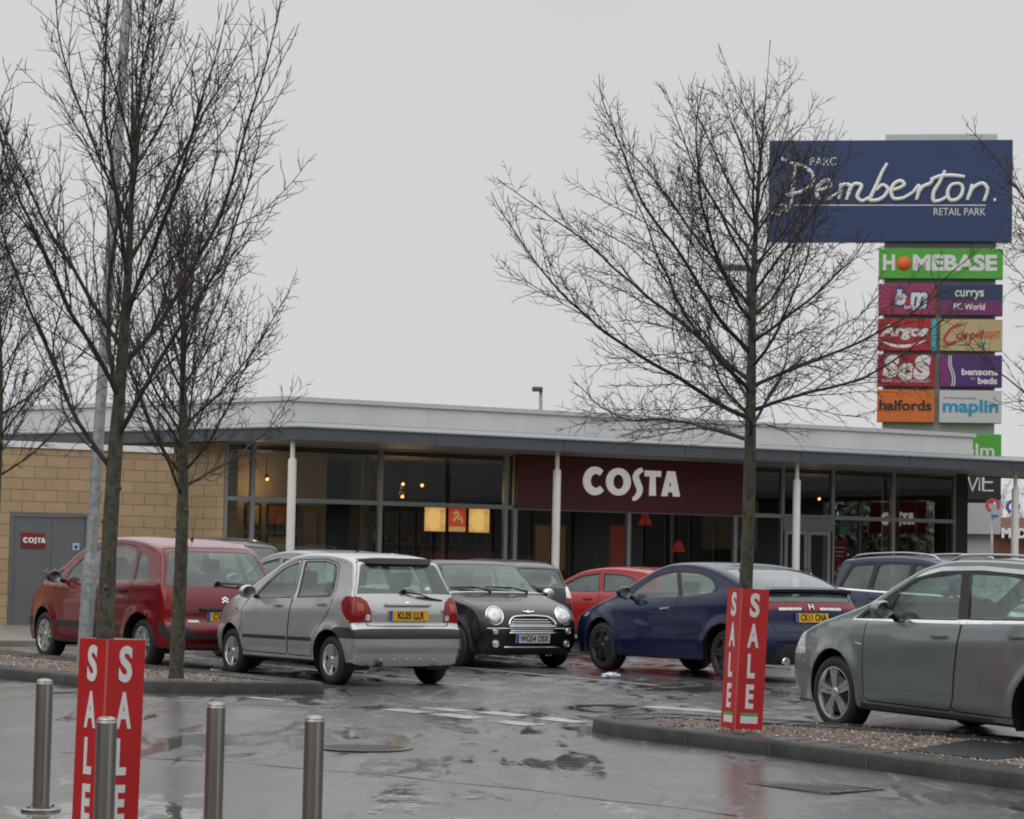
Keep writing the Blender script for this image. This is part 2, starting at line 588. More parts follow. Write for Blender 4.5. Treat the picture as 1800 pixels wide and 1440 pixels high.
def ring_mesh(P, Q, zP, zQ, skirt=None):
    """sheet between two outlines; skirt drops the outer one to the ground"""
    bm = bmesh.new()
    n = len(P)
    a = [bm.verts.new((p.x, p.y, gz(p.y) + zP)) for p in P]
    b = [bm.verts.new((p.x, p.y, gz(p.y) + zQ)) for p in Q]
    for i in range(n): bm.faces.new((a[i], a[(i + 1) % n], b[(i + 1) % n], b[i]))
    if skirt is not None:
        c = [bm.verts.new((p.x, p.y, gz(p.y) + zP - .018)) for p in offpoly(P, .016)]
        d = [bm.verts.new((p.x, p.y, gz(p.y) + skirt)) for p in offpoly(P, .03)]
        for i in range(n):
            bm.faces.new((c[i], c[(i + 1) % n], a[(i + 1) % n], a[i]))
            bm.faces.new((d[i], d[(i + 1) % n], c[(i + 1) % n], c[i]))
    bmesh.ops.recalc_face_normals(bm, faces=bm.faces)
    return bm

def island(outline, r, seed, nst, stone_zone, gaps=(), setts=.30, slab=None):
    P = densify_xy(rpoly(outline, r, 10), .22)
    A = offpoly(P, -.13); B = offpoly(P, -.13 - setts)
    sharp(tag(obj('kerb', ring_mesh(P, A, .12, .122, -.03), M_kerb), kind='structure'), 50)
    # joints between kerb stones
    bm = bmesh.new()
    acc = 0
    for i in range(len(P)):
        acc += (P[i] - P[i - 1]).length
        if acc > .9:
            acc = 0
            d = (P[i] - P[i - 1]).normalized(); nn = Vector((d.y, -d.x))
            o_ = P[i]
            q = [o_ + nn * .034 - d * .004, o_ + nn * .034 + d * .004]
            w = [A[i] - d * .004, A[i] + d * .004]
            for k in ((q[0], q[1], .0, .104), ):
                v = [bm.verts.new((p.x, p.y, gz(p.y) + h)) for p, h in ((q[0], .0), (q[1], .0), (q[1], .122), (q[0], .122))]
                bm.faces.new(v)
    if len(bm.faces): tag(obj('kerb_joint', bm, mat('joint_mortar', (.11, .105, .095), .7)), kind='structure')
    else: bm.free()
    # paved edging: single setts laid across
    bm = bmesh.new()
    rnd = random.Random(seed)
    L_ = 0
    for i in range(len(A)):
        a0, a1, b0, b1 = A[i], A[(i + 1) % len(A)], B[i], B[(i + 1) % len(A)]
        k = max(1, int((a1 - a0).length / .105))
        for j in range(k):
            q = [a0.lerp(a1, (j + .05) / k), a0.lerp(a1, (j + .95) / k), b0.lerp(b1, (j + .95) / k), b0.lerp(b1, (j + .05) / k)]
            dz = rnd.uniform(-.003, .003)
            lo = [bm.verts.new((p.x, p.y, gz(p.y) + .09)) for p in q]
            hi = [bm.verts.new((p.x, p.y, gz(p.y) + .118 + dz)) for p in q]
            bm.faces.new(hi)
            for z in range(4): bm.faces.new((lo[z], lo[(z + 1) % 4], hi[(z + 1) % 4], hi[z]))
    bmesh.ops.recalc_face_normals(bm, faces=bm.faces)
    tag(obj('paving', bm, M_sett), kind='structure')
    bm = bmesh.new()
    bm.faces.new([bm.verts.new((p.x, p.y, gz(p.y) + .095)) for p in offpoly(P, -.1)])
    bmesh.ops.triangulate(bm, faces=bm.faces)
    tag(obj('soil', bm, M_soil), kind='structure')
    # loose stones
    bm = bmesh.new()
    x0, x1, y0, y1 = stone_zone
    octa = [Vector(v) for v in ((1, 0, 0), (-1, 0, 0), (0, 1, 0), (0, -1, 0), (0, 0, 1), (0, 0, -1))]
    tri = ((0, 2, 4), (2, 1, 4), (1, 3, 4), (3, 0, 4), (2, 0, 5), (1, 2, 5), (3, 1, 5), (0, 3, 5))
    c = 0; tries = 0
    Bt = [tuple(p) for p in B]
    while c < nst and tries < nst * 8:
        tries += 1
        x, y = rnd.uniform(x0, x1), rnd.uniform(y0, y1)
        if not inpoly(x, y, Bt):
            if rnd.random() > .02 or not inpoly(x, y, [tuple(p) for p in A]): continue
        if any(inpoly(x, y, g_) for g_ in gaps): continue
        s = rnd.uniform(.010, .022)
        sc_ = [s * rnd.uniform(.7, 1.3), s * rnd.uniform(.7, 1.3), s * rnd.uniform(.5, .9)]
        R_ = Matrix.Rotation(rnd.uniform(0, 6.3), 3, 'Z') @ Matrix.Rotation(rnd.uniform(-.5, .5), 3, 'X')
        o_ = Vector((x, y, gz(y) + .097 + s * .35 + (0 if inpoly(x, y, Bt) else .02)))
        vs = [bm.verts.new(o_ + R_ @ Vector((v.x * sc_[0], v.y * sc_[1], v.z * sc_[2])) * rnd.uniform(.8, 1.15)) for v in octa]
        mi = rnd.choice((0, 0, 0, 1, 1, 2, 2, 3, 4, 4))
        for q in tri:
            f = bm.faces.new([vs[i] for i in q]); f.material_index = mi
        c += 1
    tag(obj('gravel', bm, STONES), kind='stuff')

def densify_xy(P, d):
    o = []
    for i, p in enumerate(P):
        q = P[(i + 1) % len(P)]
        k = max(1, int((q - p).length / d))
        for j in range(k): o.append(p.lerp(q, j / k))
    return o

slabs = [(3.15, 19.75), (3.85, 20.75), (4.6, 20.0), (3.68, 19.1)]
island([(.70, 22.2), (1.0, 21.52), (1.85, 20.57), (4.0, 17.72), (6.6, 14.35), (8.2, 14.6), (5.75, 18.55), (4.35, 21.1), (2.6, 22.28), (1.3, 22.9)], [.35, .5, .8, .8, .1, .1, .8, .5, .8, .45], 3, 14000, (.8, 7, 15, 23), gaps=[slabs])
bm = bmesh.new()
prism(bm, slabs, 0, .118)
for v in bm.verts: v.co.z = (gz(v.co.y) + .116) if v.co.z > .05 else gz(v.co.y)
tag(obj('paving_slab', bm, mat('slate_slab', (.035, .036, .036), .3, var=.2, vscale=5)), kind='structure')
dl, dr = Vector((-.645, .763)), Vector((-.6, .8))
b0, c0 = Vector((-3.68, 25.75)), Vector((-1.82, 26.3))
island([b0, c0, Vector((-2.35, 27.2)), Vector((-2.5, 27.35)) + dr * 8.5, b0 + dl * 11.5], [.5, .35, .5, .3, .3], 5, 11000, (-10, -1.8, 25.5, 34.5))

# ---------------------------------------------------------------- the coffee shop
PX, PY, RZ = -4.832, 46.844, radians(29.5)
MB = Matrix.Translation((PX, PY, 0)) @ Matrix.Rotation(RZ, 4, 'Z')
def loc2w(t, y, z=0): return MB @ Vector((t, y, z))
def brick(name, c1, c2, mort, bw, bh, ms=.008):
    ma = bpy.data.materials.new(name); ma.use_nodes = True
    t = ma.node_tree; b = t.nodes['Principled BSDF']; n = t.nodes.new; l = t.links.new
    c = n('ShaderNodeTexCoord'); s = n('ShaderNodeSeparateXYZ'); m_ = n('ShaderNodeCombineXYZ')
    ad = n('ShaderNodeMath'); ad.operation = 'ADD'
    l(c.outputs['Object'], s.inputs[0]); l(s.outputs['X'], ad.inputs[0]); l(s.outputs['Y'], ad.inputs[1]); l(ad.outputs[0], m_.inputs['X']); l(s.outputs['Z'], m_.inputs['Y'])
    br = n('ShaderNodeTexBrick')
    br.inputs['Color1'].default_value = (*c1, 1); br.inputs['Color2'].default_value = (*c2, 1); br.inputs['Mortar'].default_value = (*mort, 1)
    br.inputs['Scale'].default_value = 1; br.inputs['Brick Width'].default_value = bw; br.inputs['Row Height'].default_value = bh
    br.inputs['Mortar Size'].default_value = ms; br.inputs['Mortar Smooth'].default_value = .2; br.inputs['Bias'].default_value = 0
    l(m_.outputs[0], br.inputs['Vector'])
    nz_ = n('ShaderNodeTexNoise'); nz_.inputs['Scale'].default_value = 2.2; nz_.inputs['Detail'].default_value = 7; nz_.inputs['Roughness'].default_value = .65
    l(c.outputs['Object'], nz_.inputs['Vector'])
    mr_ = n('ShaderNodeMapRange'); mr_.inputs['To Min'].default_value = .78; mr_.inputs['To Max'].default_value = 1.2
    l(nz_.outputs['Fac'], mr_.inputs['Value'])
    vm_ = n('ShaderNodeVectorMath'); vm_.operation = 'SCALE'
    l(br.outputs['Color'], vm_.inputs[0]); l(mr_.outputs[0], vm_.inputs['Scale']); l(vm_.outputs[0], b.inputs['Base Color'])
    bp = n('ShaderNodeBump'); bp.inputs['Strength'].default_value = .5; bp.inputs['Distance'].default_value = .012; bp.invert = True
    l(br.outputs['Fac'], bp.inputs['Height']); l(bp.outputs[0], b.inputs['Normal'])
    b.inputs['Roughness'].default_value = .8
    return ma
M_stone = brick('buff_stone_blocks', (.45, .32, .185), (.385, .27, .15), (.22, .16, .10), .42, .208)
M_fascia = mat('grey_fascia', (.085, .095, .105), .35, .2, var=.16, vscale=1.2, stretch=(1, 1, .12))
M_cap = mat('grey_capping', (.19, .21, .225), .4, .3, var=.06, vscale=1.5)
M_soffit = mat('soffit', (.30, .28, .24), .6, var=.05, vscale=1)
M_screen = mat('white_cladding', (.62, .62, .61), .45, var=.07, vscale=1.6, stretch=(1, 1, .1))
M_frame = mat('window_frame_grey', (.27, .29, .295), .4, .3)
M_bglass = glass('shop_glass', (.62, .65, .63), 1.5, 1.6, 0.0)
M_col = mat('column_white', (.66, .65, .61), .4, var=.05, vscale=3)
M_inw = mat('interior_brown', (.07, .052, .04), .7, var=.2, vscale=2)
M_inb = mat('interior_cream', (.23, .19, .13), .7, var=.1, vscale=2)
M_inred = mat('interior_red', (.16, .012, .012), .5)
M_flr = mat('interior_floor', (.06, .045, .035), .35, var=.3, vscale=4)

B = thing('coffee_shop', 'single storey glass fronted coffee shop with flat canopy on white columns and white roof screen', 'building', (PX, PY, 0), RZ)
H0, H1, HT = 0.10, 3.52, 2.46

def pane(parent, t0, t1, z0, z1, y=0.02):
    """one glazed bay: pane, and its frame round the edge as a part of it"""
    bm = bmesh.new()
    bm.faces.new([bm.verts.new(p) for p in ((t0, y, z0), (t1, y, z0), (t1, y, z1), (t0, y, z1))])
    w = obj('window', bm, M_bglass, parent)
    bm = bmesh.new()
    f = .042
    for c, s in (((t0 + f / 2, y, (z0 + z1) / 2), (f, .10, z1 - z0)), ((t1 - f / 2, y, (z0 + z1) / 2), (f, .10, z1 - z0)),
                 (((t0 + t1) / 2, y, z0 + f / 2), (t1 - t0 - 2 * f, .096, f)), (((t0 + t1) / 2, y, z1 - f / 2), (t1 - t0 - 2 * f, .096, f))):
        box(bm, c, s)
    obj('frame', bm, M_frame, w)
    return w
TS = [-.54, .01, 2.68, 5.45, 5.67, 8.33, 10.95, 12.15, 13.46, 15.09, 16.80, 17.15]
for a, b_ in zip(TS, TS[1:]):
    if (a, b_) == (16.80, 17.15):
        bm = bmesh.new(); box(bm, ((a + b_) / 2, .05, (H0 + H1) / 2), (b_ - a, .14, H1 - H0)); obj('end_panel', bm, M_black, B); continue
    if a == 12.15:
        pane(B, a, b_, HT, H1)
        bm = bmesh.new(); box(bm, ((a + b_) / 2, .0, 2.31), (b_ - a - .01, .09, .29)); obj('door_header', bm, mat('header_grey', (.2, .215, .225), .4, .2), B)
        for k, (d0, d1) in enumerate(((a + .06, (a + b_) / 2 - .008), ((a + b_) / 2 + .008, b_ - .06))):
            bm = bmesh.new(); fz = .075
            for c, s in (((d0 + fz / 2, 0, 1.13), (fz, .06, 2.06)), ((d1 - fz / 2, 0, 1.13), (fz, .06, 2.06)), (((d0 + d1) / 2, 0, 2.12), (d1 - d0 - 2 * fz, .056, .08)), (((d0 + d1) / 2, 0, .19), (d1 - d0 - 2 * fz, .056, .18))): box(bm, c, s)
            dr_ = obj('door', bm, M_frame, B)
            bm = bmesh.new(); bm.faces.new([bm.verts.new(p) for p in ((d0 + fz, .01, .28), (d1 - fz, .01, .28), (d1 - fz, .01, 2.08), (d0 + fz, .01, 2.08))]); obj('pane', bm, M_bglass, dr_)
            bm = bmesh.new(); hx = d1 - .05 if k == 0 else d0 + .05
            tube(bm, [(hx, -.03, .85), (hx, -.09, .88), (hx, -.09, 1.35), (hx, -.03, 1.38)], .014, 8); obj('handle', bm, M_chrome, dr_, smooth=True)
        continue
    pane(B, a, b_, H0, HT)
    if not (5.6 < a < 10.9): pane(B, a, b_, HT, H1)
bm = bmesh.new(); box(bm, (8.3, .2, 3.0), (5.38, .2, 1.04)); obj('wall', bm, M_inw, B)
# head over the glass, plinth, end walls
bm = bmesh.new(); box(bm, (8.3, .12, H1 + .06), (17.7, .3, .12)); obj('lintel', bm, M_fascia, B)
bm = bmesh.new(); box(bm, (8.3, .05, .05), (17.7, .16, .10)); obj('plinth', bm, M_frame, B)
lw = Vector((-2.57, 7.25)).normalized()      # direction of the left flank
bm = bmesh.new()
a = Vector((-.56, .02)); q = [a, a + lw * 9, a + lw * 9 + Vector((.3, .1)), a + Vector((.32, .1))]
prism(bm, [tuple(p) for p in q], 0, 3.5); obj('wall', bm, M_stone, B)
# right flank: glazed, so the daylight of the far side shows through
y0_, y1_, z0_, z1_ = .95, 5.2, .7, 2.95
bm2 = bmesh.new(); bm2.faces.new([bm2.verts.new(p) for p in ((17.1, y0_, z0_), (17.1, y1_, z0_), (17.1, y1_, z1_), (17.1, y0_, z1_))])
w = obj('window', bm2, M_bglass, B)
bm2 = bmesh.new()
for y in (y0_ + .03, 2.4, 3.8, y1_ - .03): box(bm2, (17.1, y, (z0_ + z1_) / 2), (.1, .06, z1_ - z0_))
obj('frame', bm2, M_frame, w)
bm2 = bmesh.new()
for c, s_ in (((17.1, (.13 + y0_) / 2, 1.75), (.2, y0_ - .13, 3.4)), ((17.1, (y1_ + 8) / 2, 1.75), (.2, 8 - y1_, 3.4)), ((17.1, (y0_ + y1_) / 2, z0_ / 2), (.2, y1_ - y0_, z0_)), ((17.1, (y0_ + y1_) / 2, (z1_ + 3.46) / 2), (.2, y1_ - y0_, 3.46 - z1_))): box(bm2, c, s_)
obj('wall', bm2, M_inw, B)
# floor, back wall, ceiling
bm = bmesh.new(); prism(bm, [(-.4, .1), (17.0, .1), (17.0, 8), (-3.2, 8)], .04, .11); obj('floor', bm, M_flr, B)
bm = bmesh.new(); box(bm, (6.9, 8.1, 1.75), (20.6, .2, 3.4)); obj('wall', bm, M_inw, B)
bm = bmesh.new(); prism(bm, [(-.4, .28), (17.0, .28), (17.0, 8), (-3.2, 8)], 3.40, 3.46); obj('ceiling', bm, M_inw, B)
# canopy slab: soffit, dark fascia, pale sloping cap
F, Lp = Vector((-.22, -2.5)), Vector((-.22, -2.5)) + lw * 16
plan = [F, Vector((24, -2.5)), Vector((24, .6)), Vector((17.6, .6)), Vector((17.6, 8.6)), Vector((4, 12)), Lp]
bm = bmesh.new(); prism(bm, [tuple(p) for p in offpoly(plan, -.06)], 3.515, 3.69); obj('soffit', bm, M_soffit, B)
bm = bmesh.new()
n_ = len(plan)
o_ = offpoly(plan, 0); i_ = offpoly(plan, -.06)
for k in range(n_):
    j = (k + 1) % n_
    v = [bm.verts.new((p.x, p.y, z)) for p, z in ((o_[k], 3.49), (o_[j], 3.49), (o_[j], 3.70), (o_[k], 3.70), (i_[k], 3.49), (i_[j], 3.49), (i_[j], 3.70), (i_[k], 3.70))]
    for f in ((0, 1, 2, 3), (5, 4, 7, 6), (4, 5, 1, 0)): bm.faces.new([v[x] for x in f])
bmesh.ops.recalc_face_normals(bm, faces=bm.faces)
for q in range(1, 9):
    box(bm, (-.22 + q * 2.75, -2.5, 3.595), (.012, .006, .205), 1)
obj('fascia', bm, [M_fascia, M_black], B)
bm = bmesh.new()
o_ = offpoly(plan, .03); i_ = offpoly(plan, -.55)
for k in range(n_):
    j = (k + 1) % n_
    v = [bm.verts.new((p.x, p.y, z)) for p, z in ((o_[k], 3.703), (o_[j], 3.703), (o_[j], 3.73), (o_[k], 3.73), (i_[k], 3.84), (i_[j], 3.84))]
    bm.faces.new((v[0], v[1], v[2], v[3])); bm.faces.new((v[3], v[2], v[5], v[4]))
bmesh.ops.recalc_face_normals(bm, faces=bm.faces)
rf = obj('roof', bm, M_cap, B)
bm = bmesh.new(); bm.faces.new([bm.verts.new((p.x, p.y, 3.835)) for p in offpoly(plan, -.5)]); obj('roof_deck', bm, M_cap, rf)
# white plant screen above the roof
scr = [Vector((1.12, 1.0)), Vector((18.13, 1.0)), Vector((18.13, 9)), Vector((4, 13)), Vector((1.12, 1.0)) + lw * 13]
bm = bmesh.new(); prism(bm, [tuple(p) for p in scr], 3.7, 4.40)
for q in range(1, 6): box(bm, (1.12 + q * 3.1, 1.0, 4.09), (.010, .006, .60), 1)
obj('roof_screen', bm, [M_screen, mat('seam_grey', (.48, .48, .48), .6)], B)
bm = bmesh.new(); prism(bm, [tuple(p) for p in offpoly(scr, .05)], 4.403, 4.49); obj('coping', bm, mat('coping_pale', (.52, .52, .52), .4, var=.05), B)
# slim columns under the canopy edge
for t in (-.19, 5.32, 10.92, 16.62, 22.2):
    bm = bmesh.new()
    lathe(bm, [(.077, .0), (.077, 3.12), (.070, 3.15), (.042, 3.16), (.042, 3.5)], 18, c=(t, -2.2, 0))
    lathe(bm, [(.14, .0), (.14, .10), (.10, .12), (.077, .12)], 18, c=(t, -2.2, 0))
    sharp(obj('column', bm, M_col, B), 40)

# ---- inside: partitions, counter, furniture
bm = bmesh.new(); box(bm, (1.45, 2.3, 1.75), (2.3, .1, 3.3)); obj('partition', bm, M_inb, B)
bm = bmesh.new(); box(bm, (13.0, 3.2, 2.3), (1.5, .1, 1.1)); obj('partition', bm, M_inb, B)
bm = bmesh.new(); box(bm, (6.2, 4.3, 1.75), (4.2, .1, 3.3)); obj('partition', bm, M_inw, B)
for t in (2.95, 7.3, 16.1):
    bm = bmesh.new(); box(bm, (t, 1.2, 1.75), (.14, .14, 3.3)); obj('post', bm, M_inb, B)
ct = thing('shop_counter', 'dark service counter with red front inside the shop under the lit menu boards', 'counter', loc2w(6.2, 2.7, .11), RZ)
bm = bmesh.new(); box(bm, (0, 0, .5), (3.2, .6, 1.0)); obj('body', bm, M_inw, ct)
bm = bmesh.new(); box(bm, (0, -.02, 1.03), (3.3, .7, .05)); obj('top', bm, mat('counter_top', (.05, .03, .02), .3), ct)
bm = bmesh.new(); box(bm, (0, -.31, 1.25), (2.6, .03, .36)); obj('front_panel', bm, M_inred, ct)
def lightbox(name, c_in, c_out, st, hw, hh):
    """back-lit translucent panel: brightest in front of its tube, fading to its edges"""
    ma = bpy.data.materials.new(name); ma.use_nodes = True
    t = ma.node_tree; b = t.nodes['Principled BSDF']; n = t.nodes.new; l = t.links.new
    c = n('ShaderNodeTexCoord'); mp = n('ShaderNodeMapping'); mp.inputs['Scale'].default_value = (1 / hw, 1, 1 / hh)
    g = n('ShaderNodeTexGradient'); g.gradient_type = 'QUADRATIC_SPHERE'
    nz_ = n('ShaderNodeTexNoise'); nz_.inputs['Scale'].default_value = 9; nz_.inputs['Detail'].default_value = 3
    r = n('ShaderNodeValToRGB'); r.color_ramp.elements[0].color = (*c_out, 1); r.color_ramp.elements[1].color = (*c_in, 1)
    r.color_ramp.elements[1].position = .45
    ad = n('ShaderNodeMath'); ad.operation = 'MULTIPLY_ADD'; ad.inputs[1].default_value = .25; 
    l(c.outputs['Object'], mp.inputs[0]); l(mp.outputs[0], g.inputs[0]); l(c.outputs['Object'], nz_.inputs['Vector'])
    l(nz_.outputs['Fac'], ad.inputs[0]); l(g.outputs['Fac'], ad.inputs[2]); l(ad.outputs[0], r.inputs[0])
    l(r.outputs[0], b.inputs['Emission Color']); b.inputs['Emission Strength'].default_value = st
    b.inputs['Base Color'].default_value = (.3, .2, .1, 1)
    return ma
M_menu = lightbox('menu_glow', (1, .60, .19), (.50, .17, .03), 1.15, .42, .42)
M_menur = lightbox('menu_glow_red', (.75, .09, .03), (.35, .02, .01), .75, .42, .42)
M_menud = mat('menu_print', (.25, .1, .03), .6, emis=(1, .4, .1), estr=.12)
M_menuw = mat('menu_cup', (.6, .4, .25), .6, emis=(1, .55, .25), estr=.6)
for k, (t0, t1) in enumerate(((5.46, 5.98), (6.03, 6.47), (6.52, 7.04))):
    c = loc2w((t0 + t1) / 2, 3.5, 2.235)
    mb = thing('menu_board', ('lit amber menu board at the left of the three behind the shop window', 'lit red menu board with white picture between two amber ones', 'lit amber menu board at the right of the three behind the shop window')[k], 'menu board', c, RZ)
    w = t1 - t0
    bm = bmesh.new(); box(bm, (0, .02, 0), (w + .05, .05, .56)); obj('case', bm, M_black, mb)
    bm = bmesh.new(); box(bm, (0, -.012, 0), (w - .03, .012, .50)); obj('screen', bm, M_menur if k == 1 else M_menu, mb)
    bm = bmesh.new()
    if k == 1:
        stroke(bm, [(-.09, .12), (-.02, .17), (.03, .10), (-.05, .04), (-.09, -.02)], .05, 0, .004); stroke(bm, [(.02, .0), (.09, .05), (.12, -.06)], .04, 0, .004); box(bm, (0, -.19, .002), (w - .05, .1, .004))
    else:
        for r_ in range(9): box(bm, (.16, .18 - r_ * .045, .002), (.12 - .03 * (r_ % 3), .012, .004))
    xf(bm, Matrix.Translation((0, -.0185, 0)) @ Matrix.Rotation(pi / 2, 4, 'X')); obj('lettering', bm, M_menuw if k == 1 else M_menud, mb)
M_spot = mat('spot_glow', (1, .7, .3), .5, emis=(1, .46, .11), estr=3.2)
M_pend = mat('pendant_red', (.4, .03, .01), .4, emis=(1, .07, .02), estr=.12)
SPOTS = [(.97, 1.5, 2.89, 'behind the first glass bay'), (3.93, 1.5, 2.89, 'upper left of the cluster above the menu boards'), (4.36, 1.5, 2.88, 'right of the cluster above the menu boards'),
         (3.92, 1.5, 2.64, 'lowest of the cluster above the menu boards'), (14.22, 1.5, 2.90, 'above the shop door')]
for t, y, z, wh in SPOTS:
    o = thing('ceiling_spotlight', 'small glowing warm spotlight %s' % wh, 'spotlight', loc2w(t, y, z), RZ, 'warm spotlights inside the shop')
    bm = bmesh.new(); tube(bm, [(0, .05, .5), (0, .05, .08)], .008, 6); lathe(bm, [(.03, .10), (.05, -.0)], 12, c=(0, .03, 0)); obj('lamp_holder', bm, M_black, o)
    bm = bmesh.new(); bmesh.ops.create_icosphere(bm, subdivisions=2, radius=.036); obj('bulb', bm, M_spot, o, smooth=True)
    pl_ = bpy.data.lights.new('lamp_light', 'POINT'); pl_.energy = 16 if t < 2 else 7; pl_.color = (1, .62, .3); pl_.shadow_soft_size = .05
    po_ = link(bpy.data.objects.new('lamp_light', pl_)); po_.parent = o; po_.location = (0, .25, -.12)
for t, y, z, wh in ((9.62, 1.4, 2.30, 'beneath the right half of the shop sign'), (10.6, 1.6, 1.75, 'low beside the right window post')):
    o = thing('pendant_lamp', 'glowing red pendant lamp %s' % wh, 'pendant lamp', loc2w(t, y, z), RZ, 'red pendant lamps inside the shop')
    bm = bmesh.new(); lathe(bm, [(.05, .16), (.15, -.08), (.14, -.09), (.04, .15)], 18); obj('lamp_shade', bm, M_pend, o, smooth=True)
    bm = bmesh.new(); tube(bm, [(0, 0, .15), (0, 0, 3.4 - z)], .006, 6); obj('cord', bm, M_black, o)
for i, (t, y, z, wh) in enumerate(((6.25, 1.0, 1.43, 'left'), (6.42, 1.1, 1.36, 'second'), (6.56, .9, 1.47, 'third'), (6.75, 1.2, 1.40, 'right'))):
    o = thing('candle_lamp', 'tiny amber candle lamp, %s of the four low beside the middle white column' % wh, 'candle lamp', loc2w(t, y, z), RZ, 'candle lamps inside the shop')
    bm = bmesh.new(); bmesh.ops.create_icosphere(bm, subdivisions=2, radius=.022); obj('bulb', bm, M_spot, o, smooth=True)
    bm = bmesh.new(); lathe(bm, [(.001, -.03), (.035, -.03), (.04, .03)], 12); obj('holder', bm, M_inb, o)
    bm = bmesh.new(); tube(bm, [(0, 0, -.03), (0, 0, .11 - z)], .012, 6); obj('stand', bm, M_black, o)
rr = random.Random(4)
M_art = [mat('art_%d' % i, c, .6, var=.5, vscale=7) for i, c in enumerate(((.35, .25, .12), (.3, .1, .03), (.2, .2, .17), (.42, .3, .15)))]
for i, (t0, t1, z0, z1, wh) in enumerate(((.84, 1.17, 1.98, 2.44, 'upper left'), (1.29, 1.96, 1.98, 2.44, 'upper right'), (.84, 1.17, 1.28, 1.84, 'lower left'), (1.29, 1.96, 1.28, 1.84, 'lower right'))):
    o = thing('framed_picture', 'dark framed picture at the %s of four on the cream shop wall' % wh, 'picture', loc2w((t0 + t1) / 2, 2.21, (z0 + z1) / 2), RZ, 'framed pictures on the cream wall')
    bm = bmesh.new()
    w, h = t1 - t0, z1 - z0
    for c, s in (((0, 0, h / 2 - .02), (w, .04, .04)), ((0, 0, -h / 2 + .02), (w, .04, .04)), ((-w / 2 + .02, 0, 0), (.04, .038, h - .08)), ((w / 2 - .02, 0, 0), (.04, .038, h - .08))): box(bm, c, s)
    obj('frame', bm, M_black, o)
    bm = bmesh.new(); box(bm, (0, .008, 0), (w - .08, .01, h - .08)); obj('canvas', bm, M_art[i], o)
# a poster and a red wall panel deeper in, faint glow in each material
for t, y, z, w, h, m_, lab in ((8.6, 3.6, 1.7, .75, .95, mat('poster_brown', (.25, .13, .05), .6, emis=(1, .5, .15), estr=.05, var=.6, vscale=9), 'brown poster on the rear wall beneath the shop sign'),
                               (10.0, 3.0, 1.55, .5, 1.3, mat('poster_red', (.4, .03, .02), .6, emis=(1, .08, .03), estr=.06, var=.4, vscale=4), 'tall red banner on the rear wall beneath the shop sign')):
    o = thing('wall_poster', lab, 'poster', loc2w(t, y, z), RZ)
    bm = bmesh.new(); box(bm, (0, 0, 0), (w, .03, h)); obj('sheet', bm, m_, o)
    bm = bmesh.new()
    for s in (-1, 1): box(bm, (s * (w / 2 + .02), 0, 0), (.04, .05, h + .08)); box(bm, (0, 0, s * (h / 2 + .02)), (w, .049, .04))
    obj('frame', bm, M_inb, o)
    bm = bmesh.new(); box(bm, (t, y + .1, 1.75), (w + .8, .1, 3.3)); obj('partition', bm, M_inw, B)
for i, (t, y) in enumerate(((1.2, 1.2), (3.6, 1.3), (9.2, 1.6), (15.6, 1.6), (16.4, 2.6))):
    o = thing('cafe_table', ('round dark table behind the first glass bay', 'round dark table behind the second glass bay', 'round dark table under the shop sign', 'round dark table right of the shop door', 'round dark table in the right corner of the shop')[i], 'table', loc2w(t, y, .11), RZ, 'round tables inside the shop')
    bm = bmesh.new(); lathe(bm, [(.001, .74), (.36, .74), (.36, .71), (.001, .71)], 20); obj('table_top', bm, mat('table_wood', (.10, .05, .025), .4), o)
    bm = bmesh.new(); lathe(bm, [(.03, .71), (.03, .04), (.2, .02), (.2, 0)], 14); obj('pedestal', bm, M_black, o)

    for sd in (-1, 1):
        ch = thing('cafe_chair', 'dark chair on the %s side of the %s' % ('left' if sd < 0 else 'right', ('table behind the first glass bay', 'table behind the second glass bay', 'table under the shop sign', 'table right of the shop door', 'table in the right corner of the shop')[i]), 'chair', loc2w(t + sd * .55, y + .1, .11), RZ + (pi / 2) * sd, 'dark chairs inside the shop')
        bm = bmesh.new(); box(bm, (0, 0, .45), (.42, .42, .05), 0, None, .015); obj('seat', bm, MATS['table_wood'], ch)
        bm = bmesh.new(); box(bm, (0, -.2, .75), (.40, .03, .34), 0, None, .01); obj('backrest', bm, MATS['table_wood'], ch)
        for lx in (-.17, .17):
            for ly in (-.2, .17):
                bm = bmesh.new(); box(bm, (lx, ly, .30 if ly < 0 else .21), (.035, .035, .60 if ly < 0 else .42)); obj('leg', bm, MATS['table_wood'], ch)
sh = thing('bottle_shelf', 'tall shelf of coloured bottles and jars behind the shop counter', 'shelf', loc2w(6.2, 4.1, .11), RZ)
bm = bmesh.new()
for z in (.9, 1.25, 1.6): box(bm, (0, 0, z), (3.4, .25, .03))
for x_ in (-1.7, 0, 1.7): box(bm, (x_, .02, 1.0), (.04, .24, 2.0))
obj('frame', bm, M_inb, sh)
R_ = random.Random(12)
M_jar = [mat('jar_%d' % i, c, .3, coat=.5) for i, c in enumerate(((.35, .05, .03), (.4, .22, .06), (.3, .3, .26), (.1, .16, .08), (.45, .36, .2)))]
for z in (.915, 1.265, 1.615):
    x_ = -1.6
    while x_ < 1.6:
        if abs(x_) > .06:
            bm = bmesh.new(); r_ = R_.uniform(.035, .055); h_ = R_.uniform(.14, .27)
            lathe(bm, [(.001, 0), (r_, .005), (r_, h_ * .65), (r_ * .45, h_ * .8), (r_ * .4, h_), (.001, h_)], 10, c=(0, 0, 0))
            o = tag(obj('bottle', bm, R_.choice(M_jar), smooth=True), 'coloured bottle or jar standing on the shelf behind the shop counter', 'bottle', 'bottles on the shelf behind the counter')
            o.matrix_world = Matrix.Translation(loc2w(6.2 + x_, 4.08, .11 + z)) 
        x_ += R_.uniform(.16, .34)

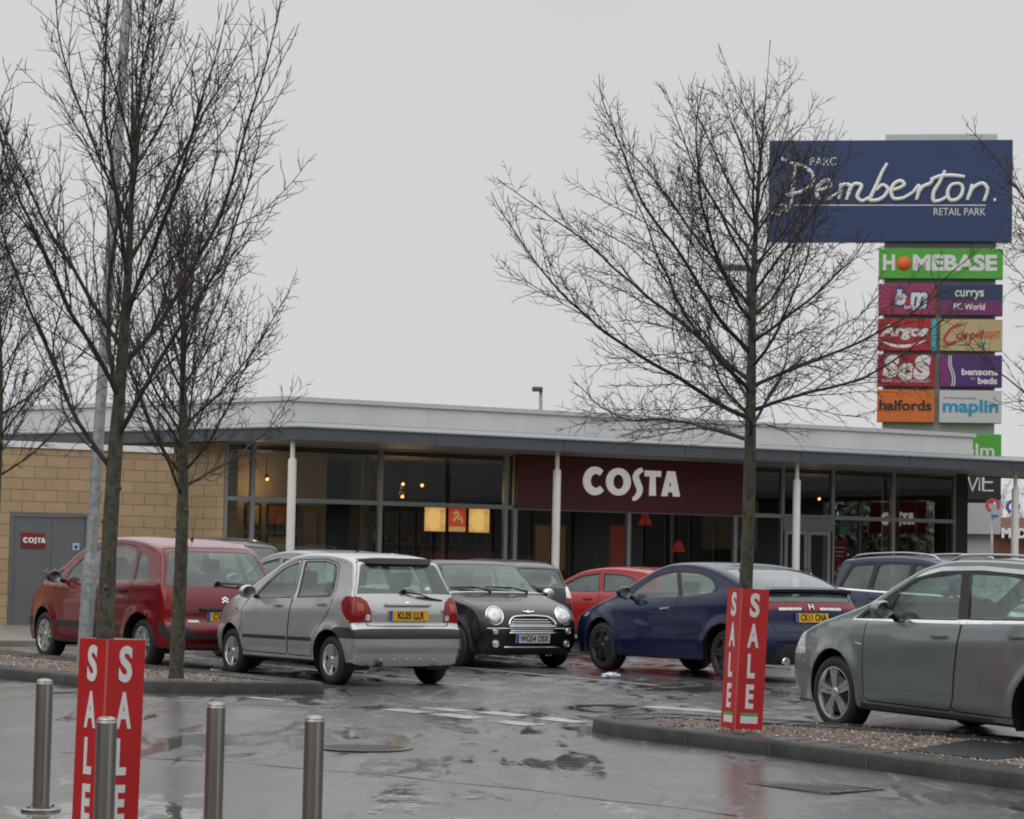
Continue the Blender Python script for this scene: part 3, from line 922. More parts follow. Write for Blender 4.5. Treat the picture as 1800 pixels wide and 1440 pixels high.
# ---- lettering helpers for the shop name
def logo_letters(h, d):
    """the five letters of the shop name, each its own mesh, advancing along x; S flows below the line"""
    w = .27 * h
    out = []
    def arc(cx, cy, rx, ry, a0, a1, n=26): return [(cx + rx * cos(radians(a0 + (a1 - a0) * i / n)), cy + ry * sin(radians(a0 + (a1 - a0) * i / n))) for i in range(n + 1)]
    x = 0
    bm = bmesh.new(); stroke(bm, arc(x + .46 * h, .5 * h, .38 * h, .40 * h, 48, 318), lambda f: w * (.86 + .3 * sin(pi * f)), 0, d, ds=.01); out.append(bm)
    x = .98 * h
    bm = bmesh.new(); stroke(bm, arc(x + .5 * h, .5 * h, .39 * h, .40 * h, 90, 452, 40), lambda f: w * (1 - .12 * cos(4 * pi * f)), 0, d, ds=.01); out.append(bm)
    x = 1.98 * h
    P = [(.56, 1.0), (.40, .92), (.27, .74), (.36, .48), (.46, .24), (.38, .02), (.20, -.12), (.15, -.13)]
    bm = bmesh.new(); stroke(bm, [(x + (p[0] + .0) * h, p[1] * h) for p in P], lambda f: w * (.38 + .58 * sin(pi * min(1, .12 + f * .8))), 0, d, ds=.01); out.append(bm)
    x = 2.66 * h
    bm = bmesh.new(); prism(bm, [(x, .97 * h), (x, .75 * h), (x + .24 * h, .75 * h), (x + .21 * h, .02 * h), (x + .50 * h, .02 * h), (x + .47 * h, .75 * h), (x + .72 * h, .75 * h), (x + .72 * h, .97 * h)], 0, d); out.append(bm)
    x = 3.42 * h
    bm = bmesh.new()
    for q in ([(0, .02), (.26, .98), (.37, .98), (.385, .72), (.26, .02)], [(.385, .72), (.37, .98), (.60, .98), (.84, .02), (.54, .02)], [(.29, .18), (.33, .40), (.45, .40), (.50, .18)]):
        prism(bm, [(x + a_ * h, b__ * h) for a_, b__ in q], 0, d)
    out.append(bm)
    return out, 4.26 * h

def shop_sign(name, label, t0, t1, z0, z1, y, parent_m, h, tl, zl, depth=.08, glow=.25, panel=(.11, .011, .014), facing=0.0, origin=None):
    c = loc2w((t0 + t1) / 2, y, (z0 + z1) / 2) if origin is None else origin
    s = thing(name, label, 'sign', c, RZ + facing)
    bm = bmesh.new(); box(bm, (0, 0, 0), (t1 - t0, depth, z1 - z0), 0, None, .008)
    obj('panel', bm, mat('sign_maroon_%d' % int(panel[0] * 1000), panel, .4, var=.06, vscale=1), s)
    ls, wd = logo_letters(h, .03)
    ml = mat('sign_letter_%d' % int(glow * 100), (.8, .8, .77), .4, emis=(1, 1, .95), estr=glow)
    for b in ls:
        xf(b, Matrix.Translation((tl, -depth / 2 - .002, zl)) @ Matrix.Rotation(pi / 2, 4, 'X'))
        bmesh.ops.recalc_face_normals(b, faces=b.faces)
        obj('letter', b, ml, s)
    return s
shop_sign('shop_sign', 'long maroon shop sign with large white letters reading COSTA over the window', 5.64, 11.06, 2.45, 3.50, -.10, None, .535, -1.17, -.20)
shop_sign('window_sign', 'small maroon board reading COSTA seen through the right hand glass', -1.0, 1.0, 2.2, 2.92, 0, None, .27, -.52, -.16, .04, .26, (.34, .03, .03), -pi / 2, loc2w(16.96, 2.2, 2.56))  # brightness put into panel colour and letter glow, as little light reaches it
o = thing('window_sticker', 'white sticker with a red letter D low on the right hand shop glass', 'sticker', loc2w(16.05, .2, 1.86), RZ)
bm = bmesh.new(); box(bm, (0, 0, 0), (.22, .006, .30)); obj('sheet', bm, mat('sticker_white', (.5, .5, .48), .5), o)
b = text_bm('D', .30, .001, .012, .8); xf(b, Matrix.Translation((0, -.005, 0)) @ Matrix.Rotation(pi / 2, 4, 'X')); obj('letter', b, mat('sticker_red', (.35, .02, .02), .5), o)
# posters on the door side glass
o = thing('window_poster', 'red advertising poster inside the glass right of the shop door', 'poster', loc2w(13.85, .25, 1.55), RZ)
bm = bmesh.new(); box(bm, (0, 0, .0), (.42, .01, .9)); obj('sheet', bm, mat('poster_scarlet', (.28, .02, .025), .5, var=.3, vscale=5), o)
bm = bmesh.new()
for r_ in range(3): box(bm, (0, -.008, .28 - .09 * r_), (.3 - .06 * r_, .004, .03))
for r_ in range(2): box(bm, (.05 - .1 * r_, -.008, -.2 - .1 * r_), (.2, .004, .09), 0, Matrix.Rotation(.4, 3, 'Y'))
obj('print', bm, mat('poster_pale', (.6, .55, .5), .5), o)
o = thing('door_notice', 'small pale green notice inside the glass right of the shop door', 'notice', loc2w(13.98, .25, 2.26), RZ)
bm = bmesh.new(); box(bm, (0, 0, 0), (.26, .01, .30)); obj('sheet', bm, mat('notice_green', (.22, .36, .3), .5, var=.5, vscale=9), o)

# ---------------------------------------------------------------- service yard wall with steel doors
Y_ = thing('block_wall', 'buff stone block yard wall with white coping and grey steel double doors', 'wall', (PX, PY, 0), RZ)
bm = bmesh.new()
d0, d1, dz = -4.64, -3.17, 2.10
for c, s in (((-9.82, .17, 1.62), (10.36, .30, 3.25)), ((-2.39, .17, 1.62), (1.56, .30, 3.25)), ((-3.905, .17, (dz + 3.25) / 2), (1.47, .30, 3.25 - dz))): box(bm, c, s)
obj('wall', bm, M_stone, Y_)
bm = bmesh.new(); box(bm, (-8.3, .17, 3.305), (13.42, .38, .11)); obj('coping', bm, M_white, Y_)
M_door = mat('steel_door_grey', (.135, .142, .148), .45, .1, var=.08, vscale=2)
bm = bmesh.new()
for c, s in (((d0 + .03, .1, dz / 2), (.06, .2, dz)), ((d1 - .03, .1, dz / 2), (.06, .2, dz)), (((d0 + d1) / 2, .1, dz - .03), (d1 - d0 - .12, .2, .06))): box(bm, c, s)
obj('door_frame', bm, M_door, Y_)
mid = -3.86
for a, b_ in ((d0 + .06, mid - .006), (mid + .006, d1 - .06)):
    bm = bmesh.new(); box(bm, ((a + b_) / 2, .06, 1.03), (b_ - a, .05, 2.0)); box(bm, ((a + b_) / 2, .03, .18), (b_ - a - .02, .012, .3)); dd = obj('door', bm, M_door, Y_)
    bm = bmesh.new(); hx = b_ - .07 if a < mid - .3 and b_ < mid else a + .07
    box(bm, (hx, .025, 1.02), (.04, .015, .16)); tube(bm, [(hx, .03, 1.04), (hx, -.02, 1.04), (hx + (-.1 if b_ < mid else .1), -.02, 1.04)], .01, 6); obj('handle', bm, M_steel, dd)
s = shop_sign('door_sign', 'small red plaque reading COSTA on the grey steel door', -4.43, -3.98, 1.45, 1.73, .025, None, .095, -.19, -.04, .012, .0, (.22, .014, .016))
o = thing('safety_notice', 'tiny blue and white safety notice on the right leaf of the grey steel door', 'notice', loc2w(-3.40, .03, 1.50), RZ)
bm = bmesh.new(); box(bm, (0, 0, 0), (.12, .008, .12)); obj('sheet', bm, mat('notice_white', (.55, .6, .65), .5), o)
bm = bmesh.new(); lathe(bm, [(.001, -.006), (.042, -.006), (.042, -.001)], 16, axis='y'); obj('symbol', bm, mat('notice_blue', (.03, .13, .5), .5), o)

# ---------------------------------------------------------------- unseen retail sheds, added to darken reflections in glass and paint
M_shed = mat('shed_cladding', (.20, .205, .20), .5, .2, var=.08, vscale=.4)
M_shedb = mat('shed_brick', (.22, .13, .08), .8, var=.2, vscale=3)
M_shedg = mat('shed_glazing', (.012, .014, .015), .1)
def shed(x, y, rz, w, d, h, label):
    o = thing('unseen_shed', label, 'building', (x, y, -.5), rz)
    bm = bmesh.new(); box(bm, (0, d / 2, h / 2), (w, d, h)); obj('wall', bm, M_shed, o)
    bm = bmesh.new(); box(bm, (0, d / 2, h + .2), (w + .6, d + .6, .4)); obj('roof', bm, M_cap, o)
    bm = bmesh.new(); box(bm, (0, -.06, .5), (w, .1, 1.0)); obj('brick_base', bm, M_shedb, o)
    k = int(w / 12)
    for i in range(k):
        cx = -w / 2 + (i + .5) * w / k
        bm = bmesh.new(); box(bm, (cx, -.05, 2.6), (7, .08, 3.2)); sf = obj('window', bm, M_shedg, o)
        bm = bmesh.new()
        for q in range(5): box(bm, (cx - 3.5 + q * 1.75, -.1, 2.6), (.08, .1, 3.2))
        obj('frame', bm, M_frame, sf)
    bm = bmesh.new(); box(bm, (0, -1.2, 4.6), (w, 2.4, .25)); obj('canopy', bm, M_fascia, o)
shed(58, 16, radians(-62), 90, 25, 9, 'long dark retail shed outside the right edge of the picture')
shed(-34, 12, radians(90), 70, 25, 8, 'long dark retail shed outside the left edge of the picture')
shed(0, -32, radians(180), 80, 25, 8.5, 'long dark retail shed behind the viewer')
# ---------------------------------------------------------------- the tall pylon sign
PZ = radians(-8.4)
PO = Vector((11.72, 68.7, 0))
PY_ = thing('pylon_sign', 'tall pylon sign with big navy board over stacked coloured shop panels', 'sign', PO, PZ)
M_pcol = mat('pylon_grey', (.48, .48, .47), .5, .2, var=.08, vscale=.6)
bm = bmesh.new(); box(bm, (-.0, .3, 6.72), (3.05, .5, 13.44), 0, None, .03); obj('column', bm, M_pcol, PY_)
def panel(x0, x1, z0, z1, col, dep=.34, lab=None):
    bm = bmesh.new(); box(bm, ((x0 + x1) / 2, -.02 - dep / 2 + .05, (z0 + z1) / 2), (x1 - x0, dep, z1 - z0), 0, None, .015)
    return obj('sign_panel', bm, mat('panel_%s' % lab.split()[0], col, .4, var=.05, vscale=1.5), PY_, label=lab)
FY = -.31
def put(p, bm, m_, x, z, lift=.004, name='lettering'):
    xf(bm, Matrix.Translation((x, FY - lift, z)) @ Matrix.Rotation(pi / 2, 4, 'X'))
    return obj(name, bm, m_, p)
M_sw = mat('sign_white', (.62, .62, .60), .45)
M_sk = mat('sign_black', (.015, .013, .012), .5)
def txt(p, s, x, z, w, cap, m_=None, bold=.0, shear=0, lift=.004, sp_=1.0):
    """lettering of the given cap height and overall width centred at x, z"""
    b = text_bm(s, cap / .69, .004, bold * cap, 1.0, 'CENTER', shear, sp_)
    xs_ = [v.co.x for v in b.verts]; zs = [v.co.y for v in b.verts]
    k = w / (max(xs_) - min(xs_)); cx = (max(xs_) + min(xs_)) / 2
    for v in b.verts: v.co.x = (v.co.x - cx) * k
    return put(p, b, m_ or M_sw, x, z, lift)
# big navy board with handwriting
bd_ = panel(-4.72, 1.93, 10.38, 13.19, (.017, .040, .115), .4, 'navy board with white handwritten name and RETAIL PARK')
FYb = -.37
K = 6.65 / 1640
def zz(x, y): return ((x - 880) * K - 1.395, (490 - y) * K + 11.785)
def script(strokes, r, m_=M_sw):
    for P in strokes:
        bm = bmesh.new()
        q = catmull([(zz(*p)) for p in P], .03)
        tube(bm, [(p.x, FYb - .03, p.y) for p in q], [r * (.75 + .35 * sin(pi * (.1 + .8 * i / len(q)))) for i in range(len(q))], 8)
        obj('letter', bm, m_, bd_, smooth=True)
M_script = mat('script_cream', (.74, .74, .70), .4)
script([[(243, 300), (232, 400), (222, 500), (208, 615)], [(140, 268), (185, 292), (240, 305), (310, 335), (362, 385), (352, 450), (290, 495), (215, 515), (178, 525)],
        [(395, 485), (445, 478), (482, 448), (462, 420), (418, 438), (386, 500), (410, 552), (468, 548), (530, 508)],
        [(548, 442), (552, 480), (534, 550)], [(538, 512), (580, 448), (606, 452), (590, 556)], [(594, 510), (650, 444), (686, 452), (664, 540), (690, 562), (740, 540)],
        [(862, 305), (834, 352), (800, 430), (760, 520), (745, 552), (800, 556), (848, 525), (868, 478), (836, 452), (785, 490)],
        [(868, 490), (930, 478), (978, 446), (958, 426), (916, 440), (890, 496), (906, 544), (960, 545), (1035, 505)],
        [(1036, 505), (1076, 458), (1074, 500), (1060, 556)], [(1066, 515), (1108, 462), (1150, 442), (1172, 410)],
        [(1250, 355), (1216, 430), (1172, 520), (1176, 562), (1216, 560), (1268, 530)], [(1152, 416), (1220, 392), (1300, 388), (1382, 397)],
        [(1345, 442), (1296, 452), (1268, 510), (1286, 556), (1330, 552), (1366, 505), (1362, 455), (1334, 440)],
        [(1432, 448), (1420, 500), (1400, 558)], [(1410, 520), (1452, 462), (1506, 444), (1530, 470), (1512, 566)], [(1574, 556), (1590, 558)],
        [(150, 585), (170, 598), (200, 612), (185, 632), (165, 618)]], .051, M_script)
script([[(66, 628), (100, 655), (135, 655), (158, 622)]], .03, M_script)
bm = bmesh.new(); a, b_ = zz(130, 590), zz(1525, 592); box(bm, ((a[0] + b_[0]) / 2, FYb - .004, a[1]), (b_[0] - a[0], .01, .03)); obj('underline', bm, M_sw, bd_)
FY, fy0 = FYb, FY
x, z = zz(430, 292); txt(bd_, 'PARC', x, z, 180 * K, .225)
x, z = zz(1350, 637); txt(bd_, 'RETAIL PARK', x, z, 345 * K, .20)
FY = fy0
xl, xm0, xm1, xr = -1.67, -.08, .02, 1.70
ROW = [(9.36, 10.19), (8.35, 9.21), (7.37, 8.24), (6.38, 7.26), (5.40, 6.29), (4.36, 5.10), (3.30, 4.24), (2.37, 3.21)]
def cz(i): return sum(ROW[i]) / 2
p = panel(xl, xr, *ROW[0], (.07, .33, .035), .34, 'green panel with white letters and an orange disc')
txt(p, 'H', -1.39, cz(0), .33, .40, bold=.06); txt(p, 'MEBASE', .40, cz(0), 2.28, .40, bold=.06)
bm = bmesh.new(); lathe(bm, [(.001, .006), (.205, .006), (.205, 0)], 28); put(p, bm, mat('sign_orange', (.60, .12, .02), .45), -.98, cz(0), .002, 'emblem')
p = panel(xl, xm0, *ROW[1], (.17, .03, .10), .34, 'crimson panel with red rays and white slanted letters')
bm = bmesh.new()
c0_, w_, h_ = (xl + xm0) / 2, (xm0 - xl) / 2 - .02, (ROW[1][1] - ROW[1][0]) / 2 - .02
for i in range(32):
    q = []
    for da in (-.045, .045):
        a = 2 * pi * (i + .5) / 32 + da
        k_ = min(w_ / max(1e-6, abs(cos(a))), h_ / max(1e-6, abs(sin(a))))
        q.append((cos(a) * k_, sin(a) * k_))
    prism(bm, [(.0, .0), q[0], q[1]] if i else [(.0, .0), q[0], q[1]], 0, .003 + .0001 * (i % 3))
put(p, bm, mat('ray_red', (.42, .025, .05), .5), c0_, cz(1), .002, 'emblem')
txt(p, 'b', c0_ - .18, cz(1) + .04, .40, .40, mat('bm_outline', (.03, .03, .2), .5), bold=.22, shear=.15, lift=.007); txt(p, 'm', c0_ + .30, cz(1) + .04, .58, .56, MATS['bm_outline'], bold=.12, shear=.15, lift=.007)
txt(p, 'b', c0_ - .18, cz(1) + .04, .32, .36, bold=.10, shear=.15, lift=.014); txt(p, 'm', c0_ + .30, cz(1) + .05, .48, .50, bold=.06, shear=.15, lift=.014)
txt(p, '&', c0_ + .02, cz(1) - .06, .2, .2, mat('sign_red', (.45, .02, .02), .5), bold=.05, lift=.024); txt(p, 'bargains', c0_ + .2, cz(1) - .21, .58, .10, bold=.03, lift=.014, shear=.1)
p = panel(xm1, xr, *ROW[1], (.018, .035, .09), .34, 'half navy half purple panel with two white names')
bm = bmesh.new(); box(bm, (0, 0, .001), (xr - xm1 - .01, .40, .004)); put(p, bm, mat('sign_plum', (.14, .02, .10), .45), (xm1 + xr) / 2, ROW[1][0] + .205, .002, 'stripe')
txt(p, 'currys', (xm1 + xr) / 2 - .06, cz(1) + .20, .78, .24, bold=.03); txt(p, 'PC World', (xm1 + xr) / 2 - .06, cz(1) - .20, .84, .17, bold=.03, lift=.008)
p = panel(xl, -.23, *ROW[2], (.36, .014, .018), .34, 'red panel with white letters over a white smile')
txt(p, 'Argos', -.95, cz(2) + .10, 1.30, .30, bold=.06, shear=.12)
bm = bmesh.new(); stroke(bm, [(-.66, .08), (-.35, -.06), (.0, -.10), (.35, -.03), (.62, .08)], lambda f: .075 * (.25 + .9 * sin(pi * f)), 0, .006); put(p, bm, M_sw, -.97, cz(2) - .22, name='emblem')
panel(-.228, xm0, *ROW[2], (.06, .36, .42), .33, 'teal strip beside the red smile panel')
p = panel(xm1, xr, *ROW[2], (.42, .34, .17), .34, 'sand coloured panel with red brush lettering')
M_br = mat('brush_red', (.42, .03, .02), .45)
cx = .10
for P, w_ in (([(.62, .27), (.42, .22), (.20, .02), (.12, -.18), (.26, -.27), (.44, -.20)], .07), ([(.62, -.02), (.50, .0), (.46, -.10), (.58, -.12), (.64, .0), (.66, -.12)], .04), ([(.70, .0), (.70, -.14), (.70, -.02), (.78, .01)], .04),
              ([(.86, .0), (.80, -.32)], .045), ([(.83, -.03), (.92, .01), (.94, -.08), (.84, -.11)], .04), ([(1.0, -.06), (1.08, -.02), (1.04, .03), (.98, -.06), (1.05, -.12)], .035), ([(1.18, .14), (1.13, -.12)], .04), ([(1.08, .05), (1.22, .06)], .03)):
    bm = bmesh.new(); stroke(bm, [(a * .98, b) for a, b in P], w_, 0, .006, ds=.015); put(p, bm, M_br, cx - .08, cz(2) + .03, name='letter')
txt(p, 'RIGHT', 1.39, cz(2) + .0, .50, .19, mat('brush_orange', (.5, .09, .015), .45), bold=.05)
bm = bmesh.new(); lathe(bm, [(.001, .006), (.055, .006), (.055, 0)], 16); put(p, bm, mat('sign_teal', (.05, .34, .36), .45), 1.20, cz(2) - .20, name='emblem')
p = panel(xl, xm0 - .03, *ROW[3], (.28, .012, .02), .34, 'dark red panel with three white italic letters')
txt(p, 'S', -1.30, cz(3) + .08, .44, .52, bold=.1, shear=.12); txt(p, 'c', -.90, cz(3) + .03, .40, .52, bold=.1, shear=.12); txt(p, 'S', -.46, cz(3) + .06, .48, .56, bold=.1, shear=.12)
txt(p, 'SOFA CARPET SPECIALIST', -.88, cz(3) - .29, 1.32, .075)
p = panel(xm1, xr, *ROW[3], (.060, .018, .125), .34, 'violet panel with white lettering and wavy stripe')
bm = bmesh.new(); box(bm, (0, 0, .001), (.28, .86, .004)); put(p, bm, mat('sign_magenta', (.16, .02, .13), .45), xm1 + .15, cz(3), .002, 'stripe')
bm = bmesh.new()
for dx in (-.03, .03): stroke(bm, [(dx - .05, .42), (dx - .05, .15), (dx + .02, -.05), (dx + .05, -.2), (dx + .03, -.42)], .028, 0, .006)
put(p, bm, M_sw, xm1 + .33, cz(3), .004, 'emblem')
txt(p, 'bensons', 1.10, cz(3) - .03, .98, .17, bold=.05); txt(p, 'beds', 1.31, cz(3) - .27, .52, .17, bold=.05); txt(p, 'for', .92, cz(3) - .20, .12, .06)
p = panel(xl, xm0 - .03, *ROW[4], (.55, .135, .02), .34, 'orange panel with black lettering')
txt(p, 'halfords', -.90, cz(4) - .0, 1.42, .27, M_sk, bold=.04)
p = panel(xm1, xr, *ROW[4], (.50, .50, .50), .34, 'pale grey panel with blue lettering')
txt(p, 'maplin', .86, cz(4) - .0, 1.50, .33, mat('sign_blue', (.02, .25, .42), .45), bold=.045); txt(p, 'The Electronics Specialist', .56, cz(4) + .235, .9, .055, mat('sign_dim', (.2, .2, .2), .5))
p = panel(xl, xr, *ROW[5], (.03, .28, .045), .34, 'green panel partly behind the white roof screen')
txt(p, 'Dunelm', .64, cz(5) - .10, 1.75, .36, bold=.02)
bm = bmesh.new(); stroke(bm, [(-.9, -.02), (-.3, .03), (.3, .0), (.9, -.05)], .03, 0, .005); put(p, bm, M_sw, .66, cz(5) - .34, name='emblem')
p = panel(xl, xr, *ROW[6], (.012, .013, .014), .34, 'black panel ending in thin white capitals')
for P in ([(.86, .20), (.99, -.24), (1.18, .22), (1.18, -.24)], [(1.56, .22), (1.28, .22), (1.28, -.24), (1.56, -.24)], [(1.28, -.01), (1.54, -.01)]):
    bm = bmesh.new(); stroke(bm, P, .045, 0, .005, smooth=False); put(p, bm, M_sw, -.06, cz(6) + .03, name='letter')
panel(xl, xr, *ROW[7], (.40, .40, .40), .34, 'plain light grey blank panel lowest on the pylon')

# ---------------------------------------------------------------- far things
def street_lamp(x, y, h, arm, label, r=.07):
    o = thing('street_lamp', label, 'street lamp', (x, y, 0))
    bm = bmesh.new(); tube(bm, [(0, 0, 0), (0, 0, 1.2), (0, 0, 1.25), (0, 0, h)], [r * 1.5, r * 1.5, r, r * .6], 10); obj('pole', bm, M_steel, o, smooth=True)
    bm = bmesh.new(); box(bm, (arm / 2, 0, h + .03), (abs(arm) + .1, .26, .14), 0, None, .04); obj('lamp_head', bm, mat('lamp_head_brown', (.09, .075, .055), .5), o)
street_lamp(.86, 75, 6.5, -.22, 'distant lamp post rising behind the white roof screen', .09)
street_lamp(5.62, 60, 8.52, -.55, 'tall lamp post hidden behind the bare tree at the right', .08)
M_rbrick = brick('far_red_brick', (.22, .075, .045), (.17, .06, .04), (.2, .15, .12), .22, .075)
M_rroof = mat('far_roof', (.16, .085, .06), .7, var=.2, vscale=2)
o = thing('restaurant', 'low red brick restaurant with brown roof and white lettering seen far off under the canopy', 'building', (28.4, 122, 0), 0)
bm = bmesh.new(); box(bm, (0, 3, 1.6), (13, 8, 3.2)); obj('wall', bm, M_rbrick, o)
bm = bmesh.new(); box(bm, (0, 3, 3.55), (13.8, 9, .7), taper=(.97, .93)); obj('roof', bm, M_rroof, o)
b = text_bm("McDonald's", .62, .03, .03); xf(b, Matrix.Translation((-3.3, -1.62, 3.12)) @ Matrix.Rotation(pi / 2, 4, 'X')); obj('lettering', b, M_white, o)
for t in (-4.5, -2, .5, 3):
    bm = bmesh.new(); box(bm, (t, -1.02, 1.5), (1.4, .06, 1.3)); w = obj('window', bm, M_black, o)
    bm = bmesh.new(); box(bm, (t, -1.06, .82), (1.5, .1, .08)); obj('sill', bm, M_white, w)
def ring_sign(x, y, z, r, m1, label):
    o = thing('flag_sign', label, 'sign', (x, y, 0))
    bm = bmesh.new(); tube(bm, [(r * .0, .06, 0), (0, .06, z - r * .9)], .03, 8); obj('post', bm, M_steel, o)
    bm = bmesh.new(); stroke(bm, [(r * .78 * cos(a), r * .78 * sin(a)) for a in [radians(250 - 285 * i / 24) for i in range(25)]], r * .42, 0, .05, ds=.03)
    xf(bm, Matrix.Translation((0, .02, z)) @ Matrix.Rotation(pi / 2, 4, 'X')); obj('emblem', bm, m1, o)
    bm = bmesh.new(); box(bm, (r * .3, 0, z - r * 1.45), (r * .9, .04, r * .4)); obj('plate', bm, mat('flag_blue', (.08, .16, .36), .5), o)
ring_sign(11.95, 62, 3.0, .18, mat('flag_red', (.5, .06, .07), .45), 'small sign with open red ring beside the pylon foot')
ring_sign(12.45, 62, 2.98, .18, mat('flag_navy', (.05, .11, .33), .45), 'small sign with open blue ring behind the right canopy column')
# ---------------------------------------------------------------- cars
M_glass = glass('car_glass', (0.66, 0.80, 0.75), 1.5, 1.3, 0.03, .14, (.34, .44, .41))
M_lining = mat('car_lining', (0.20, 0.20, 0.19), 0.8)
M_seat = mat('seat_fabric', (0.05, 0.052, 0.055), 0.85, var=0.3, vscale=30)
M_gap = mat('shut_line', (0.006, 0.006, 0.007), 0.7)
M_redlens = mat('red_lens', (0.22, 0.006, 0.008), 0.15, coat=.4, spec=.3, var=0.3, vscale=18)
M_clear = mat('clear_lens', (0.62, 0.64, 0.63), 0.1, 0.35, coat=1.0, var=0.3, vscale=22)
M_amber = mat('amber_lens', (0.42, 0.07, 0.008), 0.2, coat=.3)
M_alloy = mat('alloy_silver', (0.62, 0.62, 0.62), 0.25, 0.85)
M_alloydark = mat('alloy_grey', (0.11, 0.112, 0.115), 0.32, 0.85)
M_disc = mat('brake_disc', (0.05, 0.05, 0.05), 0.5, 0.7)
M_yplate = mat('yellow_plate', (0.75, 0.42, 0.02), 0.4)
M_wplate = mat('white_plate', (0.62, 0.63, 0.62), 0.4)
M_eu = mat('plate_blue', (0.02, 0.08, 0.42), 0.4)
M_plchar = mat('plate_characters', (0.01, 0.01, 0.01), 0.5)

def paint(name, col, metal=0.3, rough=0.32, coat=1.0, spec=.5):
    return mat(name, col, rough, metal, coat, spec, var=0.05, vscale=1.5, bump=0.02, bscale=150, cr=0.05)

class Skin:
    """outer skin of a car: a centre profile, an edge outline and a half width over the side view"""
    def __init__(s, sp):
        s.sp = sp
        P = catmull(sp['top'], .035)
        a, b = P[-1], P[0]
        k = int((b - a).length / .09)
        s.ntop = len(P)
        for i in range(1, k): P.append(a.lerp(b, i / k))
        s.P = P
        n = len(P)
        off = []
        for i in range(n):
            t = Vector((0, 0))
            for j in (1, 2, 3): t += P[(i + j) % n] - P[(i - j) % n]
            t.normalize()
            nx, nzv = t.y, -t.x      # outward for a front > top > rear > bottom loop
            d = Vector((0, 0))
            if nx > 0: d.x -= sp.get('cf', .22) * nx ** 1.3
            else: d.x += sp.get('cr', .15) * (-nx) ** 1.3
            if nzv > 0: d.y -= sp.get('ct', .085) * nzv
            else: d.y += .05 * -nzv
            off.append(d)
        for _ in range(3):
            off = [(off[i - 1] + off[i] * 2 + off[(i + 1) % n]) / 4 for i in range(n)]
        s.off = off
        s.E = [P[i] + off[i] for i in range(n)]
        s.s = [0.0]
        for i in range(1, n + 1): s.s.append(s.s[-1] + (P[i % n] - P[i - 1]).length)
        s.HE = [s.H(*q) for q in s.E]
        s.ne = sp.get('n', 3.4)

    def H(s, x, z):
        sp = s.sp
        w = sp['W'] / 2
        f = max(0, (x - sp['xf0']) / (sp['xF'] - sp['xf0'])); w -= sp['pf'] * min(1.1, f) ** 2.3
        r = max(0, (sp['xr0'] - x) / (sp['xr0'] - sp['xR'])); w -= sp['pr'] * min(1.1, r) ** 2.3
        b = sp['b0'] + sp['b1'] * x
        zw = sp.get('zw', .58)
        if z < zw: w -= sp.get('kb', .035) * ((zw - z) / (zw - .2)) ** 2
        else:
            u = min(1, (z - zw) / max(.1, b - zw)); w -= sp.get('ku', .05) * u * u
            if z > b - .02:
                q = min(1, (z - b + .02) / .05); w -= .018 * q * q * (3 - 2 * q)
                w -= sp.get('tum', .26) * max(0, z - b)
        for cx in (sp['axf'], sp['axr']):
            rr = hypot(x - cx, z - sp['R'])
            w += sp.get('flare', .022) * exp(-((rr - sp['ra'] - .02) / .055) ** 2) * (1 if z > .25 else .5)
        for (l0, l1, x0, x1, dep) in sp.get('creases', ()):   # a pressed line along the flank
            if x0 < x < x1:
                zl = l0 + l1 * x
                d = (z - zl) / .05
                fade = min(1, (x - x0) / .25, (x1 - x) / .25)
                w += dep * fade * exp(-d * d)
        return max(.1, w)

    def at(s, sv, t):
        n = len(s.P)
        import bisect
        sv = min(max(sv, 0), s.s[-1] - 1e-6)
        i = bisect.bisect_right(s.s, sv) - 1
        f = (sv - s.s[i]) / max(1e-9, s.s[i + 1] - s.s[i])
        j = (i + 1) % n
        P = s.P[i].lerp(s.P[j], f); O = s.off[i].lerp(s.off[j], f); h = s.HE[i] + (s.HE[j] - s.HE[i]) * f
        a = min(1, abs(t))
        g = 1 - max(0, 1 - a ** s.ne) ** (1 / s.ne)
        return Vector((P.x + O.x * g, h * t, P.y + O.y * g))

    def nrm(s, sv, t):
        a = s.at(sv + .02, t) - s.at(sv - .02, t)
        b = s.at(sv, min(1, t + .02)) - s.at(sv, t - .02)
        n = a.cross(b).normalized()
        c = s.at(sv, t) - Vector((0, 0, .7))
        return n if n.dot(c) > 0 else -n

    def S(s, kind, v):
        """arc position on the centre line: ('f', z) front face, ('r', z) rear face, ('t', x) top"""
        P = s.P
        rng = range(s.ntop - 1)
        xm = s.sp.get('xmid', 0)
        if kind == 'f':
            for i in rng:
                a, b = P[i], P[i + 1]
                if a.x > xm and a.y <= v <= b.y: return s.s[i] + (v - a.y) / max(1e-9, b.y - a.y) * (s.s[i + 1] - s.s[i])
        elif kind == 'r':
            for i in rng:
                a, b = P[i], P[i + 1]
                if a.x < xm and b.y <= v <= a.y and b.y < a.y: return s.s[i] + (a.y - v) / max(1e-9, a.y - b.y) * (s.s[i + 1] - s.s[i])
        else:
            for i in rng:
                a, b = P[i], P[i + 1]
                if b.x <= v <= a.x and a.y > .6: return s.s[i] + (a.x - v) / max(1e-9, a.x - b.x) * (s.s[i + 1] - s.s[i])
        if kind == 'f': return s.s[0] + .003
        if kind == 'r': return s.s[s.ntop - 1] - .003
        raise ValueError((s.sp['name'], kind, v))

    def side(s, x, z, sg): return Vector((x, s.H(x, z) * sg, z))


def t2v(t, n):
    a = min(1, abs(t))
    return copysign(asin(a ** (n / 2)) / (pi / 2), t) if t else 0.0

def v2t(v, n):
    return copysign(abs(sin(v * pi / 2)) ** (2 / n), v) if v else 0.0

